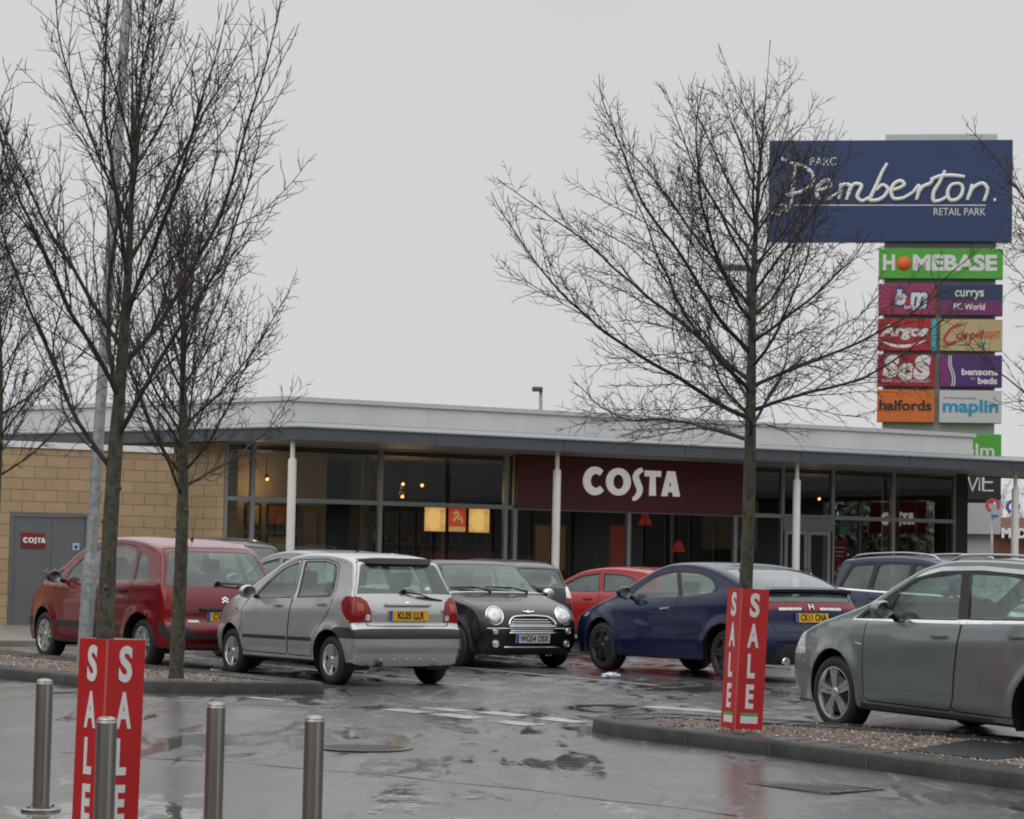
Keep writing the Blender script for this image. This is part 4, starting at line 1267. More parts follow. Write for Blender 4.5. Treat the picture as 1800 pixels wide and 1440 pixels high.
def cdt(points, polys, outline=None):
    pts = [Vector(p) for p in points]
    edges = []
    for P in polys + ([outline] if outline else []):
        b = len(pts)
        pts += [Vector(p) for p in P]
        edges += [(b + i, b + (i + 1) % len(P)) for i in range(len(P))]
    v, e_, f, *_ = delaunay_2d_cdt(pts, edges, [], 0, 1e-5)
    return v, f

def densify(P, d=.05):
    o = []
    for i, p in enumerate(P):
        q = P[(i + 1) % len(P)]
        k = max(1, int((Vector(q) - Vector(p)).length / d))
        for j in range(k): o.append(Vector(p).lerp(Vector(q), j / k))
    return o

def wheel(car, sp, x, y, sg, turn=0):
    """tyre, rim and brake of one wheel, centred at the axle end; sg is the side it faces"""
    R, w = sp['R'], sp.get('tw', .19)
    hub = bmesh.new()
    lathe(hub, [(.0, -.02), (R * .5, -.02), (R * .5, -.10), (0.0, -.10)], 20, 0, 'y')
    h = obj('wheel', hub, M_disc, car, loc=(x, y, R))
    h.rotation_euler = (0, 0, (0 if sg > 0 else pi) + turn)
    t = bmesh.new()
    rr = R * sp.get('rimr', .66)
    lathe(t, [(rr, 0.0), (rr + .012, .008), (R * .84, .012), (R * .95, -.004), (R * .995, -.03), (R, -.06), (R, -w + .06), (R * .99, -w + .03),
              (R * .9, -w), (rr, -w)], 36, 0, 'y')
    for q in range(3):
        lathe(t, [(R + .0008, -.065 - q * .032), (R - .006, -.068 - q * .032), (R - .006, -.072 - q * .032), (R + .0008, -.075 - q * .032)], 36, 0, 'y')
    obj('tyre', t, M_rubber, h, smooth=True)
    r = bmesh.new()
    st = sp['rim']
    lathe(r, [(rr + .002, -.002), (rr + .004, .006), (rr - .008, .008), (rr - .016, -.012), (rr - .03, -.06), (rr - .035, -w + .02)], 36, 0, 'y')
    hr = R * .17
    lathe(r, [(0.0001, .004), (hr * .5, .004), (hr * .8, .0), (hr, -.012), (hr, -.05)], 16, 0, 'y')
    n = st['n']
    for i in range(n):
        for dq in ((-st['split'], st['split']) if st.get('split') else (0,)):
            a = 2 * pi * i / n + st.get('a0', .3)
            M = Matrix.Rotation(-a, 4, 'Y')
            w0, w1 = st['w0'] * R, st['w1'] * R
            x0, x1 = hr * .7, rr - .012
            s0, s1 = dq * .25, dq
            pr = [(x0, -w0 / 2 + s0 * R, -.004), (x1, -w1 / 2 + s1 * R, .0), (x1, w1 / 2 + s1 * R, .0), (x0, w0 / 2 + s0 * R, -.004)]
            top = [r.verts.new(M @ Vector((p[0], p[2], p[1]))) for p in pr]
            bot = [r.verts.new(M @ Vector((p[0], p[2] - .035, p[1] * 1.15))) for p in pr]
            mid = None
            r.faces.new(top); r.faces.new(bot[::-1])
            for k in range(4): r.faces.new((top[k], bot[k], bot[(k + 1) % 4], top[(k + 1) % 4]))
    bmesh.ops.recalc_face_normals(r, faces=r.faces)
    for i in range(5):
        a = 2 * pi * i / 5 + .1
        lathe(r, [(.0001, .004), (.009, .004), (.01, -.01)], 8, 0, 'y', (cos(a) * hr * .62, 0.001, sin(a) * hr * .62))
    sharp(obj('rim', r, st['m'], h), 40)
    return h

def plate(car, p, nrm, text, yellow, w=.52, hgt=.111, bw=None):
    """number plate standing on the body at p facing nrm"""
    n = Vector(nrm); n.normalize()
    x = Vector((0, 0, 1)).cross(n).normalized()
    y = n.cross(x)
    M = Matrix((x, y, n)).transposed().to_4x4(); M.translation = Vector(p) + n * .012
    bm = bmesh.new()
    box(bm, (0, 0, 0), (w, hgt, .01), 0)
    box(bm, (-w / 2 + .022, 0, .0035), (.042, hgt - .004, .008), 1)
    if bw: box(bm, (0, 0, -.004), (w + .02, hgt + .02, .008), 2)
    xf(bm, M)
    o = obj('number_plate', bm, [M_yplate if yellow else M_wplate, M_eu, M_black], car)
    t = text_bm(text, .112, .0012, .0025, .78)
    t.transform(M @ Matrix.Translation((.022, 0, .0075)))
    obj('lettering', t, M_plchar, o)

def build_car(sp, loc, yaw, label, cat='car'):
    nm = sp.get('oname', 'parked_car')
    car = thing(nm, label, cat, loc, radians(yaw), 'cars parked in front of the coffee shop')
    yc = car.location.y
    if yc < 24:         # stands on the sloping part of the surface
        up_ = Vector((0, -.02, 1)).normalized()
        car.location.z = gz(yc)
        car.rotation_euler = (Vector((0, 0, 1)).rotation_difference(up_).to_matrix() @ Matrix.Rotation(radians(yaw), 3, 'Z')).to_euler()
    sk = Skin(sp)
    n = sk.ne
    PM = sp['paint']
    R, ra = sp['R'], sp['ra']
    xf_, xr_ = sp['axf'], sp['axr']
    # ---- named regions in the two charts
    def sp_poly(L_):
        return [(sk.S(a, b), t2v(t, n)) for a, b, t in L_]
    # ---------------- side chart
    outline = [tuple(q) for q in sk.E]
    regs = []
    def add(tagn, P): regs.append((tagn, [tuple(q) for q in densify(P, .06)]))
    for i, (poly, rad, di) in enumerate(sp['windows']):
        add(('window', i), rpoly(poly, rad))
        add(('frame', i), rpoly(offpoly(poly, sp.get('fw', .022)), [q * 1.2 for q in rad] if hasattr(rad, '__len__') else rad * 1.2))
    for tg, poly, rad in sp.get('side', ()): add(tg if isinstance(tg, tuple) else (tg, 0), rpoly(poly, rad))
    for i, d in enumerate(sp['doors']):
        P = rpoly(d[1], d[2], 5)
        add(('gapo', i), offpoly(P, .0065)); add(('door', i), offpoly(P, -.0065))
    arches = []
    for cx in (xf_, xr_):
        P = [(cx + ra * cos(a), R + .01 + ra * sin(a)) for a in [2 * pi * k / 44 for k in range(44)]]
        arches.append(P); regs.append((('arch', 0), P))
    grid = []
    x0, x1 = min(q[0] for q in outline), max(q[0] for q in outline)
    z0, z1 = min(q[1] for q in outline), max(q[1] for q in outline)
    E2 = outline
    st = .055
    nxs, nzs = int((x1 - x0) / st), int((z1 - z0) / st)
    for i in range(nxs + 1):
        for j in range(nzs + 1):
            p = (x0 + (i + .5 * (j % 2)) * st, z0 + j * st)
            if inpoly(p[0], p[1], E2): grid.append(p)
    V, F = cdt(grid, [r[1] for r in regs], outline)
    order = {'window': 0, 'frame': 1, 'strimb': 1.3, 'strimc': 1.5, 'trim': 2, 'dtrim': 2, 'chrome': 2, 'red': 2.2, 'amber': 2.1, 'clear': 2.3, 'black': 2.5, 'door': 4, 'gapo': 5, 'bumper': 6}
    regs_s = sorted(regs, key=lambda r: order.get(r[0][0], 3))
    bbs = [(min(q[0] for q in r[1]), max(q[0] for q in r[1]), min(q[1] for q in r[1]), max(q[1] for q in r[1])) for r in regs_s]
    full = bmesh.new()
    tags = []
    for sg in (1, -1):
        vs = [None] * len(V)
        for f in F:
            for tri in ([f] if len(f) == 3 else [(f[0], f[i], f[i + 1]) for i in range(1, len(f) - 1)]):
                cx = sum(V[i].x for i in tri) / 3; cz = sum(V[i].y for i in tri) / 3
                if not inpoly(cx, cz, E2): continue
                if min(hypot(cx - xf_, cz - R - .01), hypot(cx - xr_, cz - R - .01)) < ra * .998: continue
                tg = ('body', 0)
                for r, bb in zip(regs_s, bbs):
                    if r[0][0] != 'arch' and bb[0] <= cx <= bb[1] and bb[2] <= cz <= bb[3] and inpoly(cx, cz, r[1]): tg = r[0]; break
                for i in tri:
                    if vs[i] is None: vs[i] = full.verts.new(sk.side(V[i].x, V[i].y, sg))
                q = [vs[i] for i in tri]
                try: full.faces.new(q if sg < 0 else q[::-1]); tags.append((tg[0], tg[1], sg))
                except ValueError: pass
    # ---------------- strip chart
    sregs = []
    def sadd(tg, L_, rad=.0, mirror=False):
        base = [(a, b, t) for a, b, t in L_]
        P = rpoly(sp_poly(base), rad) if rad else [Vector(q) for q in sp_poly(base)]
        P = [tuple(q) for q in densify(P, .07)]
        sregs.append((tg, P))
        if mirror: sregs.append((tg, [(a, -b) for a, b in P][::-1]))
    for tg, L_, rad, mir in sp['strip']: sadd(tg, L_, rad, mir)
    tot = sk.s[-1]
    vl = [0, .03, .08, .16, .26, .36, .46, .56, .66, .74, .82, .89, .95, 1.0]
    vl = [-q for q in vl[:0:-1]] + vl
    pts = [(sv, v) for sv in sk.s for v in vl]
    V, F = cdt(pts, [r[1] for r in sregs], [(0, -1), (tot, -1), (tot, 1), (0, 1)])
    so_ = {'screen': 0, 'sframe': 1, 'chrome': .5, 'amber': .6, 'clear': .7, 'red': .8, 'mesh': .4, 'black': 1.2, 'trim': 1.3, 'tailgate': 4, 'bonnet': 4, 'gapo': 5, 'bumper': 6}
    sr = sorted(sregs, key=lambda r: so_.get(r[0][0], 3))
    sb = [(min(q[0] for q in r[1]), max(q[0] for q in r[1]), min(q[1] for q in r[1]), max(q[1] for q in r[1])) for r in sr]
    s_bot0 = sk.s[sk.ntop - 1]
    vs = [None] * len(V)
    for f in F:
        for tri in ([f] if len(f) == 3 else [(f[0], f[i], f[i + 1]) for i in range(1, len(f) - 1)]):
            cs = sum(V[i].x for i in tri) / 3; cv = sum(V[i].y for i in tri) / 3
            tg = ('body', 0)
            if cs > s_bot0:
                tg = ('under', 0)
                c = sk.at(cs, v2t(cv, n))
                if abs(v2t(cv, n)) > .62 and min(abs(c.x - xf_), abs(c.x - xr_)) < ra: continue
            else:
                for r, bb in zip(sr, sb):
                    if bb[0] <= cs <= bb[1] and bb[2] <= cv <= bb[3] and inpoly(cs, cv, r[1]): tg = r[0]; break
            for i in tri:
                if vs[i] is None: vs[i] = full.verts.new(sk.at(V[i].x, v2t(max(-1, min(1, V[i].y)), n)))
            sd = 1 if cv > 0 else -1
            if tg[0] in ('bumper', 'black', 'chrome'): sd = 1 if sk.at(cs, 0).x > 0 else -1     # front or rear one
            try: full.faces.new([vs[i] for i in tri]); tags.append((tg[0], tg[1], sd))
            except ValueError: pass
    lay = full.faces.layers.int.new('tg')
    full.faces.ensure_lookup_table()
    keys = {}
    for f, t_ in zip(full.faces, tags): f[lay] = keys.setdefault(t_, len(keys))
    bmesh.ops.remove_doubles(full, verts=full.verts, dist=.0012)
    bmesh.ops.recalc_face_normals(full, faces=full.faces)
    full.normal_update()
    vol = sum(f.calc_center_median().z * f.normal.z * f.calc_area() for f in full.faces)
    if vol < 0:
        bmesh.ops.reverse_faces(full, faces=full.faces); full.normal_update()
    inv = {v: k for k, v in keys.items()}
    groups = {}
    for f in full.faces: groups.setdefault(inv[f[lay]], []).append(f)

    def part(name, sel, ms, parent, push=0.0, thick=0.0):
        fs = [(f, mi) for keyset, mi in sel for k in keyset for f in groups.get(k, ())]
        if not fs: return None
        idx, co_, nr, fc, mi_ = {}, [], [], [], []
        for f, mi in fs:
            q = []
            for v in f.verts:
                if v.index not in idx:
                    idx[v.index] = len(co_); co_.append(v.co - v.normal * push); nr.append(v.normal.copy())
                q.append(idx[v.index])
            fc.append(q); mi_.append(mi)
        me = bpy.data.meshes.new(name)
        me.from_pydata(co_, [], fc)
        for x in ms: me.materials.append(x)
        me.polygons.foreach_set('material_index', mi_)
        me.polygons.foreach_set('use_smooth', [True] * len(fc))
        me.update()
        me.normals_split_custom_set_from_vertices([tuple(v) for v in nr])
        o = link(bpy.data.objects.new(name, me)); o.parent = parent
        return o
    full.verts.index_update()
    K = list(groups)
    def sel(*names, idx=None, sg=None):
        return [k for k in K if k[0] in names and (idx is None or k[1] == idx) and (sg is None or k[2] == sg)]
    TR = sp.get('trimm', M_dark)
    wf = sp.get('framem', M_black)
    body = part('body', [(sel('body'), 0), (sel('gapo'), 1), (sel('under'), 2), (sel('trim'), 3)], [PM, M_gap, M_black, TR], car)
    for sg in (1, -1):
        doors = []
        for i, d in enumerate(sp['doors']):
            o = part('door', [(sel('door', idx=i, sg=sg), 0), (sel('dtrim', idx=i, sg=sg), 1)], [PM, TR], car)
            doors.append(o)
            hx, hz = d[3]
            bm = bmesh.new()
            c = sk.side(hx, hz, sg)
            tl = atan(sp['b1'])
            Rm = Matrix.Rotation(-tl, 3, 'Y')
            box(bm, c + Vector((0, .018 * sg, .0)), (.2, .02, .026), 0, Rm, .006)
            box(bm, c + Vector((-.085, .008 * sg, .0)), (.03, .025, .024), 0, Rm)
            box(bm, c + Vector((.085, .008 * sg, .0)), (.03, .025, .024), 0, Rm)
            sharp(obj('handle', bm, sp.get('handlem', PM), o or car))
        for i, w in enumerate(sp['windows']):
            par = doors[w[2]] if w[2] is not None and doors else body
            part('window_frame', [(sel('frame', idx=i, sg=sg), 0)], [wf], par or car, push=.002)
            part('window', [(sel('window', idx=i, sg=sg), 0)], [M_glass], par or car, push=.007)
        part('window_trim', [(sel('strimc', sg=sg), 0), (sel('strimb', sg=sg), 1)], [M_chrome, M_black], car, push=-.003)
        part('tail_light', [(sel('red', idx=0, sg=sg), 0), (sel('amber', idx=1, sg=sg), 1), (sel('clear', idx=1, sg=sg), 2)], [M_redlens, M_amber, M_clear], car, push=-.004)
        part('headlight', [(sel('clear', idx=0, sg=sg), 0), (sel('amber', idx=0, sg=sg), 1)], [sp.get('lens', M_clear), M_amber], car, push=-.003)
    tg_ = part('tailgate', [(sel('tailgate'), 0)], [PM], car)
    part('bonnet', [(sel('bonnet'), 0)], [PM], car)
    for sd in (1, -1): part('bumper', [(sel('bumper', sg=sd), 0), (sel('black', sg=sd), 1), (sel('chrome', sg=sd), 2)], [sp.get('bumperm', PM), TR, M_chrome], car)
    part('grille', [(sel('mesh'), 0)], [M_black], car, push=.012)
    part('windscreen', [(sel('screen', idx=0), 0), (sel('sframe', idx=0), 1)], [M_glass, wf], car, push=.004)
    part('rear_window', [(sel('screen', idx=1), 0), (sel('sframe', idx=1), 1)], [sp.get('rglass', M_glass), wf], tg_ or car, push=.004)
    # lining behind the painted skin
    bl = bmesh.new()
    vm_ = {}
    for k in K:
        if k[0] in ('body', 'door', 'tailgate', 'gapo', 'trim', 'bonnet'):
            for f in groups[k]:
                if f.calc_center_median().z < .45: continue
                q = []
                for v in f.verts:
                    if v.index not in vm_: vm_[v.index] = bl.verts.new(v.co - v.normal * .022)
                    q.append(vm_[v.index])
                bl.faces.new(q)
    rows = sp['seats']
    W2 = sp['W'] / 2
    zs = sp.get('seatz', .48)
    obj('headlining', bl, M_lining, car, smooth=True)
    bl = bmesh.new()
    box(bl, ((xf_ + xr_) / 2, 0, .27), (xf_ - xr_ - .1, W2 * 1.5, .06))
    obj('floor', bl, M_dark, car)
    for (sx, sy, sw) in rows:
        b = bmesh.new()
        box(b, (sx + .22, sy, zs - .07), (.5, sw, .16), 0, None, .04)
        Rm = Matrix.Rotation(radians(-14), 3, 'Y')
        box(b, (sx - .1, sy, zs + .26), (.14, sw * .96, .6), 0, Rm, .05)
        for hy in ((0,) if sw < .8 else (-sw * .3, sw * .3)):
            box(b, (sx - .2, sy + hy, zs + .66), (.09, .25, .17), 0, Rm, .04)
            box(b, (sx - .17, sy + hy, zs + .56), (.02, .1, .1), 0, Rm)
        sharp(obj('seat', b, M_seat, car), 50)
    b = bmesh.new()
    xd = sp['dash']
    box(b, (xd[0], 0, xd[1] - .12), (.5, W2 * 1.5, .24), 0, None, .05)
    sharp(obj('dashboard', b, M_dark, car), 50)
    b = bmesh.new()
    lathe(b, [(.185 + .014 * cos(a), .014 * sin(a)) for a in [2 * pi * q / 8 for q in range(8)]], 20, 0, 'x', (0, 0, 0), closed=True)
    box(b, (0, 0, 0), (.02, .34, .05))
    xf(b, Matrix.Translation((xd[0] - .38, -W2 * .45, xd[1] + .0)) @ Matrix.Rotation(radians(-25), 4, 'Y'))
    obj('steering_wheel', b, M_black, car, smooth=True)
    # wheel wells
    for cx in (xf_, xr_):
        for sg in (1, -1):
            b = bmesh.new()
            k = 30
            ring0, ring1 = [], []
            for i in range(k + 1):
                a = -.35 + (pi + .7) * i / k
                x, z = cx + ra * cos(a), R + .01 + ra * sin(a)
                z = max(z, .16)
                h = sk.H(x, z) - .001
                ring0.append(b.verts.new((x, h * sg, z))); ring1.append(b.verts.new((x, (W2 - .36) * sg, z)))
            for i in range(k): b.faces.new((ring0[i], ring0[i + 1], ring1[i + 1], ring1[i]))
            b.faces.new(ring1)
            obj('wheel_arch', b, M_black, car)
    # wheels
    yw = W2 - sp.get('inset', .055)
    for cx, tr_ in ((xf_, sp.get('turn', 0)), (xr_, 0)):
        for sg in (1, -1): wheel(car, sp, cx, (yw) * sg, sg, tr_)
    # mirrors
    mx_, mz = sp['mirror']
    for sg in (1, -1):
        b = bmesh.new(); ms_ = sp.get('mscale', 1.0)
        p = sk.side(mx_, mz, sg)
        lathe(b, [(.001, -.075), (.055, -.07), (.08, -.03), (.085, .02), (.07, .055), (.062, .05), (.001, .045)], 16, 0, 'x')
        for f in b.faces:
            if all(abs(v.co.x - .048) < .012 for v in f.verts): f.material_index = 1
        for v in b.verts: v.co = Vector((-v.co.x, v.co.y * 1.25, v.co.z * .95)) * ms_
        xf(b, Matrix.Translation(p + Vector((-.01, .15 * sg, .06))))
        tube(b, [p + Vector((.02, -.02 * sg, -.01)), p + Vector((0, .08 * sg, .03))], [.03, .022], 8, 2)
        bmesh.ops.recalc_face_normals(b, faces=b.faces)
        sharp(obj('mirror', b, [sp.get('mirrorm', PM), mat('mirror_glass', (.22, .27, .26), .08, 1.0), M_black], car), 50)
    # wipers
    for kind, v, ta, tb, dz in sp.get('wipers', ()):
        s0 = sk.S(kind, v)
        sgn = -1 if kind in ('f', 't') and v > 0 and sk.at(s0, 0).x > 0 else 1
        b = bmesh.new()
        A = sk.at(s0, ta) + sk.nrm(s0, ta) * .02
        s1 = s0 - dz
        B = sk.at(s1, tb) + sk.nrm(s1, tb) * .022
        mid = sk.at(s0 - dz * .5, (ta + tb) / 2) + sk.nrm(s0, ta) * .05
        tube(b, [A, mid, B], [.016, .010, .006], 6)
        # blade
        C0 = sk.at(s0 - dz * .75, ta + (tb - ta) * .45) + sk.nrm(s0, ta) * .02
        D0 = sk.at(s1 - dz * .15, tb + (tb - ta) * .35) + sk.nrm(s1, tb) * .012
        tube(b, [C0, (C0 + D0) / 2 + sk.nrm(s1, tb) * .008, D0], [.009, .013, .007], 5)
        lathe(b, [(.001, .02), (.024, .015), (.028, -.02)], 10, 0, 'x', A)
        obj('wiper', b, M_black, car, smooth=True)
    for kind, v, txt, yel in sp.get('plates', ()):
        s0 = sk.S(kind, v)
        nn = sk.nrm(s0, 0.02)
        plate(car, sk.at(s0, 0), nn, txt, yel, bw=sp.get('plbw'))
    if sp.get('extra'): sp['extra'](car, sk, sp)
    full.free()
    return car
P_red = paint('paint_dark_red', (0.15, 0.003, 0.008), 0.1, .25, .8, .25)
P_silver = paint('paint_silver', (0.46, 0.46, 0.45), 0.6, .3, .8)
P_black = paint('paint_black', (0.008, 0.008, 0.010), 0.0, .3, .6, .2)
P_blue = paint('paint_blue', (0.004, 0.0105, 0.046), 0.1, .25, .5, .2)
P_grey = paint('paint_grey', (0.20, 0.23, 0.235), 0.6, .3, .9)
P_navy = paint('paint_navy', (0.03, 0.04, 0.085), 0.3, .36, .7, .3)
P_bright = paint('paint_bright_red', (0.34, 0.008, 0.012), 0.0, .3, .7, .3)
P_char = paint('paint_charcoal', (0.035, 0.037, 0.04), 0.4, .36, .7)
P_green = paint('paint_black_green', (0.008, 0.012, 0.012), 0.0, .3, .6, .2)
P_lgrey = paint('paint_pale_grey', (0.30, 0.30, 0.31), 0.5, .36, .7)
RIM5 = dict(n=5, w0=.30, w1=.20, m=M_alloy)
RIM5T = dict(n=5, w0=.16, w1=.13, split=.12, m=M_alloy, a0=.5)
RIM5W = dict(n=5, w0=.12, w1=.13, split=.085, m=M_alloy, a0=.2)
RIM3 = dict(n=3, w0=.35, w1=.62, m=M_alloy, a0=1.2)
RIM6D = dict(n=5, w0=.13, w1=.10, split=.1, m=M_alloydark, a0=.2)

def lens(car, name, c, nrm, r, m, ring=None, dome=.25, ry=1.0, parent=None, n=24):
    """round lamp on the skin: lens dome inside a ring"""
    nn = Vector(nrm).normalized()
    x = Vector((0, 0, 1)).cross(nn).normalized(); y = nn.cross(x)
    M = Matrix((x, y, nn)).transposed().to_4x4(); M.translation = Vector(c)
    bm = bmesh.new()
    lathe(bm, [(r, 0), (r * .9, r * dome * .5), (r * .6, r * dome * .85), (r * .25, r * dome), (.0005, r * dome)], n, 0)
    if ring:
        lathe(bm, [(r * 1.16, -.03), (r * 1.18, .004), (r * 1.1, .018), (r * .99, .008), (r * .95, -.02)], n, 1)
    for v in bm.verts: v.co.y *= ry
    xf(bm, M)
    return obj(name, bm, [m] + ([ring] if ring else []), parent or car, smooth=True)

def badge_box(car, sk, kind, v, t, size, m, name='badge', dz=.004, parent=None):
    s0 = sk.S(kind, v)
    n_ = sk.nrm(s0, t)
    x = Vector((0, 0, 1)).cross(n_).normalized(); y = n_.cross(x)
    M = Matrix((x, y, n_)).transposed().to_4x4(); M.translation = sk.at(s0, t) + n_ * dz
    bm = bmesh.new()
    box(bm, (0, 0, 0), size, 0, None, min(size) * .3)
    xf(bm, M)
    return sharp(obj(name, bm, m, parent or car), 40)

def antenna(car, sk, x, ln=.3, lean=.6):
    s0 = sk.S('t', x); p = sk.at(s0, 0)
    bm = bmesh.new()
    tube(bm, [p, p + Vector((-.03, 0, .025))], [.022, .012], 8)
    tube(bm, [p + Vector((-.02, 0, .02)), p + Vector((-.02 - ln * lean, 0, .02 + ln * (1 - lean * .5)))], [.005, .003], 5)
    obj('antenna', bm, M_black, car, smooth=True)

def frame_matrix(sk, kind, v, t, lift=.006):
    s0 = sk.S(kind, v); n_ = sk.nrm(s0, t)
    x = Vector((0, 0, 1)).cross(n_).normalized(); y = n_.cross(x)
    M = Matrix((x, y, n_)).transposed().to_4x4(); M.translation = sk.at(s0, t) + n_ * lift
    return M

# ---- small silver hatchback
def matiz_extra(car, sk, sp):
    # roof spoiler over the rear window
    b = bmesh.new()
    secs = []
    for i in range(13):
        t = -.86 + 1.72 * i / 12
        e = 1 - (abs(t) / .86) ** 6
        s0 = sk.S('r', 1.425); p = sk.at(s0, t)
        q = [p + Vector((.10, 0, .018)), p + Vector((-.12 * e - .03, 0, .008)), p + Vector((-.15 * e - .03, 0, -.022 - .035 * e)), p + Vector((-.07 * e, 0, -.065 * e - .02)), p + Vector((.03, 0, -.045))]
        secs.append([b.verts.new(v) for v in q])
    for i in range(12):
        for k in range(4):
            f = b.faces.new((secs[i][k], secs[i][k + 1], secs[i + 1][k + 1], secs[i + 1][k])); f.material_index = 0 if k < 1 else 1
    for q in (secs[0], secs[-1]):
        b.faces.new(q)
    bmesh.ops.recalc_face_normals(b, faces=b.faces)
    sharp(obj('spoiler', b, [sp['paint'], M_black], car), 40)
    # plate light bar
    b = bmesh.new(); box(b, (0, .077, .012), (.6, .035, .03), 0, None, .01); xf(b, frame_matrix(sk, 'r', .835, 0))
    sharp(obj('plate_lamp_bar', b, sp['paint'], car), 40)
    for y_, z_ in ((1.03, .86),):
        pass
    for sg in (1, -1):
        p = sk.side(1.0, .80, sg)
        lens(car, 'side_repeater', p, (0, sg, .1), .022, M_amber, dome=.5)
    for t in (-.5, -.25, 0, .25, .5):
        lens(car, 'bumper_stud', sk.at(sk.S('r', .30), t), sk.nrm(sk.S('r', .30), t), .011, M_chrome, dome=.6, n=8)
    b = bmesh.new(); tube(b, [(-1.5, .38, .26), (-1.74, .38, .25)], .03, 10); obj('exhaust_pipe', b, M_black, car)
    antenna(car, sk, -.55, .06, .5)
    badge_box(car, sk, 'r', .93, 0, (.06, .03, .01), M_chrome)

MATIZ = dict(name='matiz', W=1.495, paint=P_silver, R=.278, ra=.335, axf=1.137, axr=-1.203, tw=.165, rimr=.62, rim=RIM3,
    top=[(1.62, .20), (1.72, .30), (1.747, .46), (1.71, .64), (1.60, .78), (1.36, .91), (1.06, 1.02), (.88, 1.085), (.56, 1.235), (.26, 1.37), (.04, 1.44),
         (-.25, 1.48), (-.65, 1.492), (-1.05, 1.475), (-1.33, 1.435), (-1.43, 1.40), (-1.54, 1.22), (-1.63, 1.02), (-1.67, .93), (-1.70, .80), (-1.70, .68), (-1.735, .655), (-1.762, .60),
         (-1.765, .50), (-1.76, .42, 's'), (-1.725, .395, 's'), (-1.71, .31), (-1.67, .22)],
    xf0=.7, xF=1.75, pf=.17, xr0=-.9, xR=-1.75, pr=.05, b0=.965, b1=-.045, tum=.30, cf=.30, cr=.10, ct=.07, kb=.05,
    creases=((.80, -.03, -1.35, 1.3, .010),),
    doors=[('front', [(.86, .33), (.86, .84), (.52, 1.07), (.2, 1.30), (-.18, 1.395), (-.24, 1.395), (-.30, .95), (-.24, .30), (.74, .30)], [.05, .1, .05, .1, .02, .02, .05, .06, .06], (-.02, .86)),
           ('rear', [(-.255, .30), (-.312, .95), (-.252, 1.395), (-.8, 1.41), (-1.15, 1.36), (-1.22, 1.0), (-1.16, .78), (-.92, .60), (-.82, .30)], [.05, .05, .02, .08, .1, .1, .1, .15, .06], (-1.02, .90))],
    windows=[([(.66, .935), (.46, 1.08), (.15, 1.275), (-.19, 1.355), (-.27, .965)], [.03, .05, .1, .03, .03], 0),
             ([(-.40, .97), (-.345, 1.365), (-.8, 1.375), (-1.10, 1.33), (-1.17, 1.0)], [.03, .04, .06, .08, .05], 1)],
    fw=.016,
    side=[(('dtrim', 0), [(.80, .455), (.80, .50), (-.235, .51), (-.235, .465)], .01), (('dtrim', 1), [(-.27, .465), (-.27, .51), (-.80, .515), (-.84, .49), (-.80, .47)], .01),
          ('red', [(-1.80, .69), (-1.80, 1.0), (-1.46, 1.0), (-1.40, .93), (-1.44, .83), (-1.55, .74)], .04), ('clear', [(1.9, .62), (1.9, .86), (1.5, .84), (1.52, .66)], .04),
          ('trim', [(-1.85, .53), (-1.85, .65), (-1.34, .655), (-1.27, .60), (-1.36, .53)], .03)],
    strip=[(('screen', 0), [('f', 1.11, .90), ('f', 1.405, .86), ('f', 1.405, -.86), ('f', 1.11, -.90)], .05, False),
           (('screen', 1), [('r', 1.37, .86), ('r', 1.035, .93), ('r', 1.035, -.93), ('r', 1.37, -.86)], .06, False),
           (('tailgate', 0), [('r', 1.40, .92), ('r', 1.03, .955), ('r', .95, .80), ('r', .68, .74), ('r', .68, -.74), ('r', .95, -.80), ('r', 1.03, -.955), ('r', 1.40, -.92)], .05, False),
           (('gapo', 0), [('r', 1.41, .93), ('r', 1.025, .965), ('r', .945, .812), ('r', .672, .752), ('r', .672, -.752), ('r', .945, -.812), ('r', 1.025, -.965), ('r', 1.41, -.93)], .05, False),
           (('red', 0), [('r', 1.02, 1.0), ('r', 1.0, .86), ('r', .95, .755), ('r', .86, .70), ('r', .725, .665), ('r', .715, .69), ('r', .715, 1.0)], 0, True),
           (('amber', 1), [('r', .93, .93), ('r', .93, .82), ('r', .84, .82), ('r', .84, .93)], .03, True),
           (('clear', 1), [('r', .80, .78), ('r', .80, .70), ('r', .735, .69), ('r', .735, .78)], .02, True),
           (('black', 0), [('r', .648, 1.0), ('r', .648, -1.0), ('r', .53, -1.0), ('r', .53, 1.0)], 0, False),
           (('bumper', 0), [('r', .648, 1.0), ('r', .648, -1.0), ('r', .23, -1.0), ('r', .23, 1.0)], 0, False),
           (('clear', 0), [('f', .83, .98), ('f', .83, .62), ('f', .66, .66), ('f', .64, .98)], .03, True)],
    seats=[(.2, .34, .5), (.2, -.34, .5), (-.78, 0, 1.15)], seatz=.52, dash=(.72, .95), mirror=(.56, .945),
    wipers=(('r', 1.05, .05, -.5, -.085),), plates=(('r', .79, 'KL05 LLR', True),), extra=matiz_extra, inset=.045, handlem=P_silver)

# ---- red people carrier
def mpv_extra(car, sk, sp):
    antenna(car, sk, -1.15, .34, .2)
    # double chevron badge
    b = bmesh.new()
    for dy in (0, .038): stroke(b, [(-.045, dy - .03), (0, dy), (.045, dy - .03)], .02, 0, .008, smooth=False)
    xf(b, frame_matrix(sk, 'r', .86, 0)); obj('badge', b, M_chrome, car)
    b = bmesh.new(); box(b, (0, .085, .014), (.72, .04, .03), 0, None, .01); xf(b, frame_matrix(sk, 'r', .66, 0))
    sharp(obj('plate_lamp_bar', b, M_black, car), 40)
    b = text_bm('XSARA', .05, .002, .001); xf(b, frame_matrix(sk, 'r', .60, .55)); obj('lettering', b, M_chrome, car)

